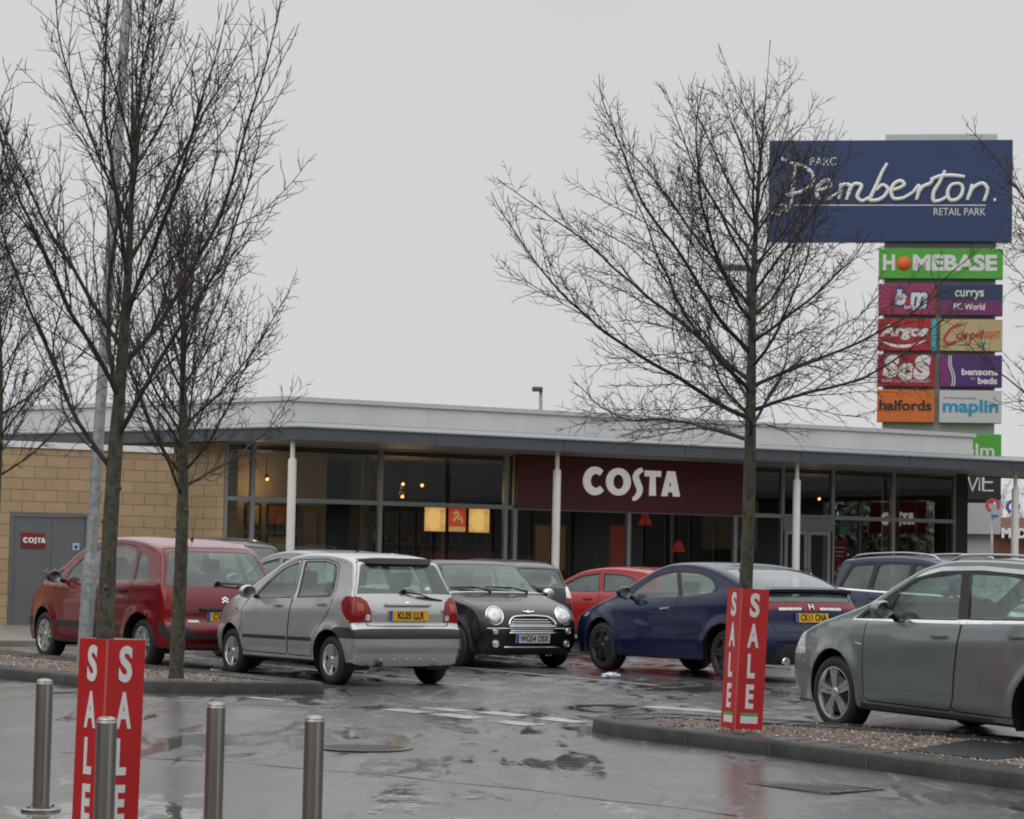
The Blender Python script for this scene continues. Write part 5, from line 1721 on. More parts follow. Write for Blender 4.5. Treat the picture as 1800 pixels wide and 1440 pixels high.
PICASSO = dict(name='picasso', W=1.751, paint=P_red, R=.312, ra=.375, axf=1.31, axr=-1.45, tw=.19, rim=RIM5T,
    top=[(1.98, .22), (2.10, .34), (2.138, .50), (2.09, .68), (1.97, .83), (1.72, .98), (1.45, 1.09), (1.20, 1.19), (1.08, 1.235), (.72, 1.42), (.36, 1.56), (.04, 1.62),
         (-.40, 1.645), (-.90, 1.63), (-1.32, 1.58), (-1.58, 1.51), (-1.70, 1.43), (-1.84, 1.22), (-1.95, 1.04), (-2.02, .92), (-2.06, .76), (-2.07, .60), (-2.11, .56), (-2.135, .48), (-2.12, .34), (-2.04, .24)],
    xf0=.6, xF=2.14, pf=.20, xr0=-1.0, xR=-2.13, pr=.09, b0=1.03, b1=-.03, tum=.30, cf=.34, cr=.14, ct=.08, ku=.03, flare=.03,
    creases=((.80, -.02, -1.9, 1.5, .012),),
    doors=[('front', [(.98, .36), (1.0, .96), (.58, 1.26), (.28, 1.44), (-.25, 1.535), (-.30, 1.05), (-.22, .33), (.9, .33)], [.05, .1, .1, .15, .03, .05, .06, .06], (-.1, .93)),
           ('rear', [(-.232, .33), (-.312, 1.05), (-.262, 1.535), (-.7, 1.54), (-1.08, 1.50), (-1.18, 1.1), (-1.14, .80), (-.98, .60), (-.9, .33)], [.05, .05, .03, .08, .1, .1, .1, .15, .06], (-.95, .95))],
    windows=[([(1.13, 1.055), (.90, 1.20), (.86, 1.035)], [.03, .03, .03], None),
             ([(.76, 1.05), (.66, 1.20), (.30, 1.40), (-.19, 1.495), (-.25, 1.07)], [.03, .05, .12, .03, .03], 0),
             ([(-.36, 1.07), (-.32, 1.50), (-.7, 1.505), (-1.02, 1.46), (-1.08, 1.08)], [.03, .04, .06, .08, .05], 1),
             ([(-1.20, 1.085), (-1.14, 1.44), (-1.30, 1.41), (-1.48, 1.25), (-1.54, 1.11)], [.03, .03, .08, .1, .05], None)],
    framem=P_red, fw=.012,
    side=[(('dtrim', 0), [(.92, .44), (.92, .53), (-.215, .535), (-.215, .445)], .02), (('dtrim', 1), [(-.26, .445), (-.26, .535), (-.88, .54), (-.9, .46)], .02),
          ('red', [(-2.2, .62), (-2.2, 1.04), (-1.86, 1.06), (-1.84, .98), (-1.95, .64)], .03),
          ('trim', [(-2.3, .43), (-2.3, .58), (-1.90, .585), (-1.86, .52), (-1.9, .44)], .03), ('clear', [(2.2, .66), (2.2, .95), (1.72, .95), (1.8, .75)], .04),
          ('trim', [(2.3, .42), (2.3, .56), (1.82, .56), (1.76, .49), (1.82, .42)], .03)],
    strip=[(('screen', 0), [('f', 1.27, .90), ('f', 1.57, .86), ('f', 1.57, -.86), ('f', 1.27, -.90)], .05, False),
           (('screen', 1), [('r', 1.46, .84), ('r', 1.06, .92), ('r', 1.03, .6), ('r', 1.03, -.6), ('r', 1.06, -.92), ('r', 1.46, -.84)], .06, False),
           (('tailgate', 0), [('r', 1.50, .90), ('r', 1.0, .955), ('r', .92, .83), ('r', .60, .78), ('r', .44, .55), ('r', .44, -.55), ('r', .60, -.78), ('r', .92, -.83), ('r', 1.0, -.955), ('r', 1.50, -.90)], .06, False),
           (('gapo', 0), [('r', 1.51, .91), ('r', .995, .965), ('r', .915, .842), ('r', .595, .792), ('r', .432, .556), ('r', .432, -.556), ('r', .595, -.792), ('r', .915, -.842), ('r', .995, -.965), ('r', 1.51, -.91)], .06, False),
           (('red', 0), [('r', 1.06, 1.0), ('r', 1.04, .93), ('r', .92, .87), ('r', .62, .85), ('r', .62, 1.0)], .02, True),
           (('black', 0), [('r', .57, 1.0), ('r', .57, .74), ('r', .43, .55), ('r', .43, -.55), ('r', .57, -.74), ('r', .57, -1.0), ('r', .38, -1.0), ('r', .38, 1.0)], 0, False),
           (('bumper', 0), [('r', .57, 1.0), ('r', .57, -1.0), ('r', .25, -1.0), ('r', .25, 1.0)], 0, False),
           (('clear', 0), [('f', .90, .98), ('f', .86, .6), ('f', .70, .66), ('f', .68, .98)], .03, True),
           (('black', 0), [('f', .42, 1.0), ('f', .42, -1.0), ('f', .56, -1.0), ('f', .56, 1.0)], 0, False)],
    seats=[(.3, .4, .52), (.3, -.4, .52), (-.75, 0, 1.3)], seatz=.62, dash=(.85, 1.08), mirror=(.80, 1.04), mirrorm=M_black,
    wipers=(('r', 1.06, .08, -.66, -.05),), plates=(('r', .66, 'CV02 RXA', True),), extra=mpv_extra, handlem=M_black)

# ---- black retro hatchback
def mini_extra(car, sk, sp):
    for sg in (1, -1):
        t = .70 * sg
        s0 = sk.S('f', .705); c = sk.at(s0, t); nn = Vector((.86, .20 * sg, .46))
        lens(car, 'headlight', c - nn.normalized() * .012, nn, .108, sp['lens'], M_chrome, .42, 1.14)
        lens(car, 'indicator_lamp', sk.at(sk.S('f', .50), .74 * sg) + Vector((.012, 0, 0)), (1, .35 * sg, 0), .036, M_clear, M_chrome, .4)
        lens(car, 'fog_lamp', sk.at(sk.S('f', .33), .72 * sg) + Vector((.012, 0, 0)), (1, .35 * sg, 0), .042, M_clear, M_chrome, .4)
    # grille: chrome hoop with slats, and the lower slat in the bumper
    b = bmesh.new()
    M = frame_matrix(sk, 'f', .60, 0, .012)
    # hoop follows the curved nose, so each point is laid on the skin
    def on(u, z, lift=.016):
        s0 = sk.S('f', z); t = u / max(.05, sk.HE[0]); tt = max(-.95, min(.95, u / .84))
        return sk.at(s0, tt) + sk.nrm(s0, tt) * lift
    hoop = [(-.40, .555), (-.385, .61), (-.32, .665), (-.18, .685), (0, .69), (.18, .685), (.32, .665), (.385, .61), (.40, .555)]
    hp = catmull(hoop, .03)
    tube(b, [on(p.x, p.y) for p in hp], .014, 6)
    tube(b, [on(-.40 + .8 * i / 16, .557) for i in range(17)], .013, 6)
    for z, hw in ((.585, .375), (.615, .36), (.645, .32)):
        tube(b, [on(-hw + 2 * hw * i / 12, z, .008) for i in range(13)], .0085, 5)
    obj('grille', b, M_chrome, car, smooth=True)
    b = bmesh.new()
    for z, hw, r_ in ((.475, .40, .012), (.503, .38, .010)):
        tube(b, [on(-hw + 2 * hw * i / 12, z, .01) for i in range(13)], r_, 6)
    tube(b, [on(-.47 + .94 * i / 12, .29, .012) for i in range(13)], .010, 6)
    tube(b, [on(-.74 + 1.48 * i / 20, .532, .012) for i in range(21)], .007, 6)
    obj('bumper_trim', b, M_chrome, car, smooth=True)
    # winged badge
    b = bmesh.new()
    stroke(b, [(-.085, .012), (-.05, 0), (.05, 0), (.085, .012)], .02, 0, .008)
    lathe(b, [(.03, 0), (.028, .012), (.001, .014)], 14)
    xf(b, frame_matrix(sk, 'f', .745, 0)); obj('badge', b, M_chrome, car)
    s0 = sk.S('f', .985)
    b = bmesh.new()
    tube(b, [sk.at(s0, -.93 + 1.86 * i / 20) + Vector((0, 0, .006)) for i in range(21)], .011, 5)
    obj('scuttle_trim', b, M_chrome, car, smooth=True)

def circ(cx, cz, r, n=36): return [(cx + r * cos(2 * pi * i / n), cz + r * sin(2 * pi * i / n)) for i in range(n)]

MINI = dict(name='mini', W=1.688, paint=P_black, R=.292, ra=.345, axf=1.13, axr=-1.337, tw=.19, rim=dict(n=8, w0=.12, w1=.14, m=M_alloy),
    lens=M_clear, top=[(1.66, .18), (1.76, .28), (1.795, .42), (1.79, .55), (1.745, .66), (1.66, .75), (1.50, .825), (1.15, .905), (.88, .96), (.78, .985), (.50, 1.21), (.29, 1.365), (.20, 1.395),
         (-.2, 1.418), (-.8, 1.405), (-1.22, 1.36), (-1.38, 1.30), (-1.50, 1.08), (-1.58, .95), (-1.68, .80), (-1.74, .60), (-1.79, .48), (-1.77, .34), (-1.68, .22)],
    xf0=.75, xF=1.80, pf=.17, xr0=-.9, xR=-1.78, pr=.11, b0=.93, b1=-.005, tum=.33, cf=.26, cr=.13, ct=.06, ku=.045, flare=.035,
    doors=[('front', [(.80, .33), (.80, .90), (.42, 1.14), (.2, 1.30), (-.45, 1.34), (-.50, .92), (-.44, .30), (.7, .30)], [.05, .05, .1, .1, .03, .05, .06, .06], (-.28, .83))],
    windows=[([(.70, .955), (.46, 1.12), (.22, 1.285), (-.40, 1.315), (-.44, .955)], [.03, .05, .08, .03, .03], 0),
             ([(-.52, .955), (-.49, 1.315), (-1.05, 1.30), (-1.22, .97)], [.03, .04, .08, .05], None)],
    side=[('strimb', [(.8, .945), (.2, 1.34), (-1.2, 1.34), (-1.38, .945)], .03)] + [('trim', circ(1.13, .302, .40), 0), ('trim', circ(-1.337, .302, .40), 0),
          ('trim', [(.9, .1), (.9, .27), (-1.0, .27), (-1.0, .1)], .02), ('red', [(-1.8, .62), (-1.8, .86), (-1.6, .86), (-1.55, .74), (-1.62, .62)], .03)],
    strip=[(('screen', 0), [('f', 1.0, .92), ('f', 1.36, .90), ('f', 1.36, -.90), ('f', 1.0, -.92)], .04, False),
           (('screen', 1), [('r', 1.30, .86), ('r', 1.0, .90), ('r', 1.0, -.90), ('r', 1.30, -.86)], .05, False),
           (('bonnet', 0), [('f', .965, .90), ('f', .76, .94), ('f', .62, .92), ('f', .545, .86), ('f', .545, -.86), ('f', .62, -.92), ('f', .76, -.94), ('f', .965, -.90)], .03, False),
           (('gapo', 0), [('f', .972, .915), ('f', .76, .953), ('f', .615, .935), ('f', .538, .875), ('f', .538, -.875), ('f', .615, -.935), ('f', .76, -.953), ('f', .972, -.915)], .03, False),
           (('mesh', 0), [('f', .555, .46), ('f', .62, .45), ('f', .685, .3), ('f', .69, 0.001), ('f', .685, -.3), ('f', .62, -.45), ('f', .555, -.46)], .02, False),
           (('mesh', 0), [('f', .465, .52), ('f', .515, .48), ('f', .515, -.48), ('f', .465, -.52)], .02, False),
           (('black', 0), [('f', .19, .9), ('f', .30, .58), ('f', .30, -.58), ('f', .19, -.9)], 0, False),
           (('bumper', 0), [('f', .535, 1.0), ('f', .535, -1.0), ('f', .19, -1.0), ('f', .19, 1.0)], 0, False),
           (('red', 0), [('r', .86, 1.0), ('r', .86, .87), ('r', .64, .86), ('r', .62, 1.0)], .02, True)],
    seats=[(.0, .36, .52), (.0, -.36, .52), (-.85, 0, 1.1)], seatz=.46, dash=(.6, .93), mirror=(.62, .93), mirrorm=M_chrome, mscale=.8,
    wipers=(('f', .99, .62, .05, -.10), ('f', .99, -.12, -.66, -.10)), plates=(('f', .40, 'WG54 DSX', False),), extra=mini_extra, inset=.03)

# ---- blue three door hatchback
def civic_extra(car, sk, sp):
    # spoiler bar across the tailgate glass
    b = bmesh.new(); secs = []
    for i in range(21):
        t = -.95 + 1.9 * i / 20
        s0 = sk.S('r', 1.135); p = sk.at(s0, t); nn = sk.nrm(s0, t)
        q = [p + Vector((.10, 0, .035)), p + Vector((-.03, 0, .04)) , p + Vector((-.11, 0, .018)), p + Vector((-.09, 0, -.02)), p + Vector((.02, 0, -.03))]
        secs.append([b.verts.new(v) for v in q])
    for i in range(20):
        for k in range(4): b.faces.new((secs[i][k], secs[i][k + 1], secs[i + 1][k + 1], secs[i + 1][k]))
    for q in (secs[0], secs[-1]): b.faces.new(q)
    bmesh.ops.recalc_face_normals(b, faces=b.faces)
    sharp(obj('spoiler', b, sp['paint'], car), 50)
    # H badge
    b = bmesh.new()
    stroke(b, [(-.035, -.035), (-.028, .035)], .014, 0, .01, smooth=False); stroke(b, [(.035, -.035), (.028, .035)], .014, 0, .01, smooth=False)
    stroke(b, [(-.03, 0), (.03, 0)], .012, 0, .01, smooth=False)
    xf(b, frame_matrix(sk, 'r', .93, 0, .012)); obj('badge', b, M_chrome, car)
    p = sk.side(-1.72, 1.0, 1)
    b = bmesh.new(); tube(b, [(-2.0, .45, .27), (-2.12, .45, .27)], .05, 12); obj('exhaust_pipe', b, M_chrome, car)

CIVIC = dict(name='civic', W=1.785, paint=P_blue, R=.322, ra=.378, axf=1.22, axr=-1.40, tw=.215, rimr=.68, rim=RIM6D,
    top=[(1.96, .19), (2.07, .32), (2.12, .48), (2.07, .64), (1.92, .75), (1.60, .86), (1.30, .955), (1.10, 1.02), (.72, 1.20), (.34, 1.36), (.04, 1.44), (-.30, 1.465),
         (-.70, 1.45), (-1.10, 1.385), (-1.48, 1.275), (-1.76, 1.165), (-1.86, 1.12), (-1.92, 1.06), (-1.975, .985), (-2.01, .93), (-2.03, .86), (-2.05, .72), (-2.09, .64), (-2.125, .54), (-2.10, .36), (-2.0, .22)],
    xf0=.6, xF=2.12, pf=.24, xr0=-.9, xR=-2.1, pr=.11, b0=.975, b1=-.075, tum=.34, cf=.38, cr=.16, ct=.07, ku=.045, flare=.03,
    creases=((.44, -.035, -1.2, 1.0, .014), (.86, -.05, -1.9, 1.5, .010)),
    doors=[('front', [(.88, .34), (.90, .82), (.62, 1.03), (.3, 1.26), (-.28, 1.355), (-.44, 1.0), (-.40, .30), (.8, .30)], [.05, .1, .06, .12, .03, .05, .06, .06], (-.22, .86))],
    windows=[([(.74, .955), (.52, 1.10), (.22, 1.255), (-.22, 1.325), (-.40, 1.02)], [.02, .05, .12, .03, .03], 0),
             ([(-.49, 1.02), (-.31, 1.325), (-.75, 1.31), (-1.02, 1.24), (-1.13, 1.14), (-1.10, 1.085)], [.03, .03, .1, .1, .04, .04], None)],
    side=[('strimb', [(.80, .94), (.52, 1.12), (.2, 1.29), (-.3, 1.365), (-.78, 1.345), (-1.06, 1.27), (-1.19, 1.13), (-1.1, 1.06), (-.45, .995)], .05),
          ('red', [(-2.2, .84), (-2.2, .99), (-1.80, 1.0), (-1.86, .88)], .03), ('clear', [(2.2, .62), (2.2, .84), (1.55, .86), (1.62, .72)], .04)],
    strip=[(('screen', 0), [('f', 1.045, .92), ('f', 1.40, .90), ('f', 1.40, -.90), ('f', 1.045, -.92)], .05, False),
           (('screen', 1), [('r', 1.39, .84), ('r', 1.175, .90), ('r', 1.175, -.90), ('r', 1.39, -.84)], .06, False),
           (('screen', 1), [('r', 1.105, .88), ('r', 1.0, .88), ('r', 1.0, -.88), ('r', 1.105, -.88)], .02, False),
           (('red', 0), [('r', .985, 1.0), ('r', .985, .001), ('r', .88, .001), ('r', .88, .12), ('r', .905, .16), ('r', .90, 1.0)], 0, True),
           (('clear', 1), [('r', .925, .62), ('r', .925, .18), ('r', .895, .18), ('r', .89, .62)], .01, True),
           (('gapo', 0), [('r', .905, .80), ('r', .62, .74), ('r', .62, -.74), ('r', .905, -.80), ('r', .895, -.80), ('r', .635, -.72), ('r', .635, .72), ('r', .895, .80)], 0, False),
           (('black', 0), [('r', .40, .75), ('r', .48, .55), ('r', .48, -.55), ('r', .40, -.75), ('r', .24, -.75), ('r', .24, .75)], .03, False),
           (('bumper', 0), [('r', .62, 1.0), ('r', .62, -1.0), ('r', .22, -1.0), ('r', .22, 1.0)], 0, False),
           (('clear', 0), [('f', .82, .98), ('f', .78, .5), ('f', .66, .5), ('f', .66, .98)], .03, True)],
    seats=[(.1, .38, .52), (.1, -.38, .52), (-.80, 0, 1.2)], seatz=.46, dash=(.75, .95), mirror=(.60, .985),
    plates=(('r', .80, 'CK11 CNA', True),), extra=civic_extra, handlem=M_chrome, plbw=True)

# ---- grey estate with chrome window line
def astra_extra(car, sk, sp):
    for sg in (1, -1):
        b = bmesh.new()
        pts = [sk.side(x, z, sg) + Vector((0, -.03 * sg, .0)) for x, z in ()]
        s_ = [sk.S('t', .15 - 2.05 * i / 14) for i in range(15)]
        tube(b, [sk.at(q, .80 * sg) + Vector((0, 0, .035 if 0 < i < 14 else .0)) for i, q in enumerate(s_)], .014, 6)
        obj('roof_rail', b, mat('rail_silver', (.5, .51, .52), .3, .8), car, smooth=True)
        p = sk.side(1.0, .80, sg)
        b = bmesh.new(); box(b, p + Vector((0, .004 * sg, 0)), (.10, .012, .018), 0, Matrix.Rotation(radians(-8), 3, 'Y'), .004)
        obj('badge', b, M_chrome, car)

DLO_A = [(1.15, .985), (.80, 1.175), (.42, 1.345), (.08, 1.41), (-.45, 1.43), (-1.35, 1.405), (-1.75, 1.355), (-2.0, 1.11), (-1.2, 1.08), (-.35, 1.04)]
ASTRA = dict(name='astra', W=1.814, paint=P_grey, R=.335, ra=.395, axf=1.40, axr=-1.50, tw=.215, rimr=.70, rim=RIM5W,
    top=[(2.18, .19), (2.29, .33), (2.345, .50), (2.31, .68), (2.20, .80), (1.95, .895), (1.62, .985), (1.34, 1.055), (1.17, 1.10), (.80, 1.275), (.42, 1.43), (.08, 1.50), (-.40, 1.525),
         (-1.0, 1.52), (-1.6, 1.485), (-1.95, 1.44), (-2.04, 1.40), (-2.18, 1.12), (-2.26, .95), (-2.30, .75), (-2.33, .58), (-2.345, .45), (-2.30, .30), (-2.2, .22)],
    xf0=.7, xF=2.345, pf=.24, xr0=-1.3, xR=-2.34, pr=.08, b0=1.005, b1=-.045, tum=.32, cf=.42, cr=.14, ct=.05, ku=.05, flare=.026, fw=.014,
    creases=((.36, -.01, -1.0, 1.05, .022), (.86, -.05, -2.0, .6, .007)),
    doors=[('front', [(.90, .35), (.94, .80), (.94, .95), (.76, 1.165), (.40, 1.345), (-.24, 1.42), (-.38, 1.05), (-.32, .31), (.84, .31)], [.05, .1, .05, .08, .12, .03, .05, .06, .06], (-.12, .90)),
           ('rear', [(-.332, .31), (-.392, 1.05), (-.252, 1.42), (-.8, 1.42), (-1.22, 1.39), (-1.42, 1.08), (-1.40, .80), (-1.22, .62), (-1.12, .31)], [.05, .05, .03, .08, .08, .1, .15, .15, .06], (-1.13, .945))],
    windows=[([(.66, 1.015), (.58, 1.22), (.36, 1.335), (-.19, 1.395), (-.30, 1.045)], [.03, .05, .12, .03, .03], 0),
             ([(-.45, 1.055), (-.33, 1.395), (-.8, 1.395), (-1.15, 1.365), (-1.27, 1.085)], [.03, .04, .08, .08, .05], 1),
             ([(-1.40, 1.105), (-1.30, 1.36), (-1.68, 1.31), (-1.88, 1.13)], [.03, .04, .08, .05], None),
             ([(1.04, 1.0), (.74, 1.175), (.74, 1.01)], [.02, .02, .02], 0)],
    side=[('strimb', DLO_A, .03), ('strimc', offpoly(DLO_A, .034), .04), ('clear', [(2.5, .68), (2.5, .88), (1.98, .90), (1.98, .83), (2.12, .70)], .03),
          ('red', [(-2.4, .8), (-2.4, 1.1), (-2.1, 1.1), (-2.12, .85)], .03), ('trim', [(.95, .1), (.95, .285), (-.85, .285), (-.85, .1)], .02)],
    strip=[(('screen', 0), [('f', 1.125, .90), ('f', 1.46, .88), ('f', 1.46, -.88), ('f', 1.125, -.90)], .05, False),
           (('screen', 1), [('r', 1.38, .86), ('r', 1.1, .90), ('r', 1.1, -.90), ('r', 1.38, -.86)], .06, False),
           (('red', 0), [('r', 1.1, 1.0), ('r', 1.1, .85), ('r', .85, .8), ('r', .82, 1.0)], .02, True),
           (('bonnet', 0), [('f', 1.09, .90), ('f', .90, .93), ('f', .81, .7), ('f', .80, .3), ('f', .80, -.3), ('f', .81, -.7), ('f', .90, -.93), ('f', 1.09, -.90)], .03, False),
           (('gapo', 0), [('f', 1.097, .912), ('f', .895, .942), ('f', .803, .71), ('f', .793, .3), ('f', .793, -.3), ('f', .803, -.71), ('f', .895, -.942), ('f', 1.097, -.912)], .03, False),
           (('clear', 0), [('f', .87, 1.0), ('f', .80, .62), ('f', .66, .55), ('f', .66, 1.0)], .03, True),
           (('mesh', 0), [('f', .74, .42), ('f', .62, .36), ('f', .62, -.36), ('f', .74, -.42)], .02, False),
           (('mesh', 0), [('f', .44, .6), ('f', .28, .55), ('f', .28, -.55), ('f', .44, -.6)], .03, False),
           (('bumper', 0), [('f', .62, 1.0), ('f', .62, -1.0), ('f', .19, -1.0), ('f', .19, 1.0)], 0, False)],
    seats=[(.15, .4, .54), (.15, -.4, .54), (-.85, 0, 1.3)], seatz=.50, dash=(.75, 1.0), mirror=(.58, 1.03),
    wipers=(('f', 1.115, .6, .02, -.08),), plates=(('f', .52, 'CF61 OWK', False),), extra=astra_extra)

def taller(sp, k):
    """stretch everything above hub height"""
    f = lambda z: z if z < .6 else z + (z - .6) * k
    g = lambda P: [(p[0], f(p[1])) + tuple(p[2:]) for p in P]
    sp['top'] = g(sp['top'])
    sp['doors'] = [(a, g(b), c, (d[0], f(d[1]))) for a, b, c, d in sp['doors']]
    sp['windows'] = [(g(a), b, c) for a, b, c in sp['windows']]
    sp['side'] = [(a, g(b), c) for a, b, c in sp['side']]
    sp['strip'] = [(a, [(q, f(v) if q != 't' else v, t) for q, v, t in L_], r, m_) for a, L_, r, m_ in sp['strip']]
    sp['b0'] = f(sp['b0']); sp['mirror'] = (sp['mirror'][0], f(sp['mirror'][1])); sp['dash'] = (sp['dash'][0], f(sp['dash'][1]))
    return sp
taller(ASTRA, .085)

# ---- family of plainer cars for the rows behind
def estate_extra(car, sk, sp):
    for sg in (1, -1):
        b = bmesh.new()
        s_ = [sk.S('t', .25 - 2.1 * i / 16) for i in range(17)]
        tube(b, [sk.at(q, .84 * sg) + Vector((0, 0, .045 if 0 < i < 16 else .0)) for i, q in enumerate(s_)], .016, 6)
        obj('roof_rail', b, mat('rail_silver', (.5, .51, .52), .3, .8), car, smooth=True)

DLO_E = [(1.12, 1.03), (.7, 1.28), (.34, 1.46), (.0, 1.52), (-1.2, 1.535), (-1.75, 1.50), (-1.97, 1.10), (-1.0, 1.07)]
ESTATE = dict(name='estate', W=1.80, paint=P_navy, R=.325, ra=.385, axf=1.36, axr=-1.34, tw=.2, rim=RIM5,
    top=[(2.06, .2), (2.17, .36), (2.22, .54), (2.17, .72), (2.02, .86), (1.70, .97), (1.40, 1.05), (1.22, 1.10), (.84, 1.32), (.48, 1.50), (.16, 1.585), (-.4, 1.635), (-1.1, 1.63), (-1.72, 1.59),
         (-1.98, 1.55), (-2.06, 1.48), (-2.16, 1.16), (-2.20, .95), (-2.22, .7), (-2.26, .55), (-2.24, .36), (-2.14, .22)],
    xf0=.7, xF=2.22, pf=.22, xr0=-1.3, xR=-2.24, pr=.07, b0=1.04, b1=-.02, tum=.27, cf=.38, cr=.12, ct=.07, ku=.05,
    doors=[('front', [(.95, .35), (.98, .98), (.62, 1.26), (.28, 1.45), (-.22, 1.52), (-.28, 1.05), (-.22, .31), (.86, .31)], [.05, .08, .1, .15, .03, .05, .06, .06], (-.1, .93)),
           ('rear', [(-.232, .31), (-.292, 1.05), (-.232, 1.52), (-.8, 1.525), (-1.08, 1.50), (-1.18, 1.1), (-1.1, .80), (-.95, .62), (-.86, .31)], [.05, .05, .03, .08, .08, .1, .15, .15, .06], (-.98, .95))],
    windows=[([(.74, 1.06), (.62, 1.21), (.28, 1.41), (-.17, 1.48), (-.23, 1.08)], [.03, .05, .12, .03, .03], 0), ([(-.35, 1.085), (-.30, 1.485), (-.75, 1.49), (-1.02, 1.475), (-1.08, 1.095)], [.03, .04, .08, .08, .05], 1),
             ([(-1.22, 1.10), (-1.16, 1.47), (-1.66, 1.44), (-1.86, 1.12)], [.03, .04, .08, .05], None)],
    side=[('strimb', DLO_E, .03), ('strimc', [(1.12, 1.0), (1.12, 1.035), (-1.0, 1.075), (-1.97, 1.10), (-1.98, 1.075), (-1.0, 1.045)], .0), ('red', [(-2.3, .75), (-2.3, 1.15), (-2.02, 1.15), (-2.06, .8)], .03),
          ('clear', [(2.3, .68), (2.3, .9), (1.84, .9), (1.95, .72)], .03)],
    strip=[(('screen', 0), [('f', 1.13, .92), ('f', 1.54, .90), ('f', 1.54, -.90), ('f', 1.13, -.92)], .05, False),
           (('screen', 1), [('r', 1.47, .86), ('r', 1.08, .90), ('r', 1.08, -.90), ('r', 1.47, -.86)], .06, False),
           (('red', 0), [('r', 1.15, 1.0), ('r', 1.15, .86), ('r', .8, .84), ('r', .75, 1.0)], .02, True),
           (('clear', 0), [('f', .87, 1.0), ('f', .80, .6), ('f', .68, .6), ('f', .68, 1.0)], .03, True),
           (('mesh', 0), [('f', .72, .46), ('f', .62, .4), ('f', .62, -.4), ('f', .72, -.46)], .02, False),
           (('bumper', 0), [('f', .6, 1.0), ('f', .6, -1.0), ('f', .2, -1.0), ('f', .2, 1.0)], 0, False)],
    seats=[(.2, .4, .54), (.2, -.4, .54), (-.8, 0, 1.3)], seatz=.58, dash=(.85, 1.03), mirror=(.84, 1.03), plates=(('f', .46, 'CP08 HLV', False),), extra=estate_extra)

def hatch(name, pt, L, W_, H_, plate_=None, tail=None, **kw):
    """small hatchback: length, width and height set, everything else follows"""
    a, k = L / 2, H_ / 1.45
    z = lambda v: v * k if v > .5 else v
    wb = L * .325
    d = dict(name=name, W=W_, paint=pt, R=.29, ra=.35, axf=wb, axr=-wb, tw=.18, rim=RIM5,
        top=[(a - .14, .2), (a - .04, .33), (a, .48), (a - .05, z(.66)), (a - .18, z(.79)), (a - .5, z(.91)), (a - .85, z(1.02)), (a * .46, z(1.08)), (a * .30, z(1.22)), (a * .13, z(1.36)), (-a * .03, z(1.42)), (-a * .25, z(1.45)),
             (-a * .5, z(1.43)), (-a * .70, z(1.38)), (-a * .79, z(1.33)), (-a * .87, z(1.10)), (-a * .93, z(.95)), (-a * .955, z(.8)), (-a * .97, z(.62)), (-a, .5), (-a * .985, .36), (-a * .94, .22)],
        xf0=a * .4, xF=a, pf=.19, xr0=-a * .45, xR=-a, pr=.10, b0=z(.97), b1=-.03, tum=.32, cf=.3, cr=.13, ct=.07, ku=.05,
        doors=[('front', [(a * .44, .33), (a * .46, z(.93)), (a * .28, z(1.11)), (a * .1, z(1.27)), (-a * .15, z(1.335)), (-a * .2, z(1.0)), (-a * .16, .3), (a * .4, .3)], [.05, .06, .08, .1, .03, .05, .06, .06], (-a * .06, z(.87)))],
        windows=[([(a * .35, z(1.0)), (a * .26, z(1.10)), (a * .08, z(1.25)), (-a * .12, z(1.30)), (-a * .17, z(1.01))], [.03, .05, .1, .03, .03], 0),
                 ([(-a * .23, z(1.015)), (-a * .19, z(1.305)), (-a * .42, z(1.29)), (-a * .56, z(1.23)), (-a * .66, z(1.05))], [.03, .03, .08, .1, .05], None)],
        side=[('red', [(-a * 1.05, z(.78)), (-a * 1.05, z(1.08)), (-a * .86, z(1.08)), (-a * .84, z(.98)), (-a * .9, z(.78))], .03), ('clear', [(a * 1.1, z(.62)), (a * 1.1, z(.85)), (a * .82, z(.85)), (a * .86, z(.68))], .03)],
        strip=[(('screen', 0), [('f', z(1.11), .90), ('f', z(1.39), .87), ('f', z(1.39), -.87), ('f', z(1.11), -.90)], .05, False),
               (('screen', 1), [('r', z(1.31), .86), ('r', z(1.03), .90), ('r', z(1.03), -.90), ('r', z(1.31), -.86)], .05, False),
               (('red', 0), [('r', z(1.08), 1.0), ('r', z(1.06), .9), ('r', z(.80), .80), ('r', z(.78), 1.0)], .02, True),
               (('clear', 0), [('f', z(.84), .98), ('f', z(.82), .6), ('f', z(.68), .6), ('f', z(.66), .98)], .03, True),
               (('black', 0), [('f', .42, .6), ('f', .28, .6), ('f', .28, -.6), ('f', .42, -.6)], .02, False)],
        seats=[(a * .08, .36, .5), (a * .08, -.36, .5), (-a * .42, 0, 1.15)], seatz=.5, dash=(a * .38, z(.98)), mirror=(a * .32, z(.99)),
        plates=(('r', z(.72), plate_, True),) if plate_ else ())
    if tail == 'clear':
        d['strip'] += [(('clear', 1), [('r', z(1.07), .98), ('r', z(1.05), .88), ('r', z(.88), .84), ('r', z(.88), .98)], .02, True)]
    d.update(kw)
    return d
build_car(MATIZ, (-2.08, 29.66, 0), 124.5, 'small silver hatchback seen from behind with yellow number plate and black bumper strip')
build_car(PICASSO, (-4.72, 32.86, 0), 126.0, 'dark red people carrier parked behind the trees at the left')
build_car(MINI, (-.56, 34.9, 0), -60, 'black car with round headlights and chrome grille facing the camera')
build_car(CIVIC, (2.63, 32.75, 0), 123.6, 'dark blue three door hatchback with red light band across its tail')
build_car(ASTRA, (4.39, 21.93, 0), 119.0, 'grey estate car with chrome window trim cut off by the right edge')
build_car(ESTATE, (7.0, 39.0, 0), -58, 'navy estate with silver roof rails between the blue hatchback and the grey estate')
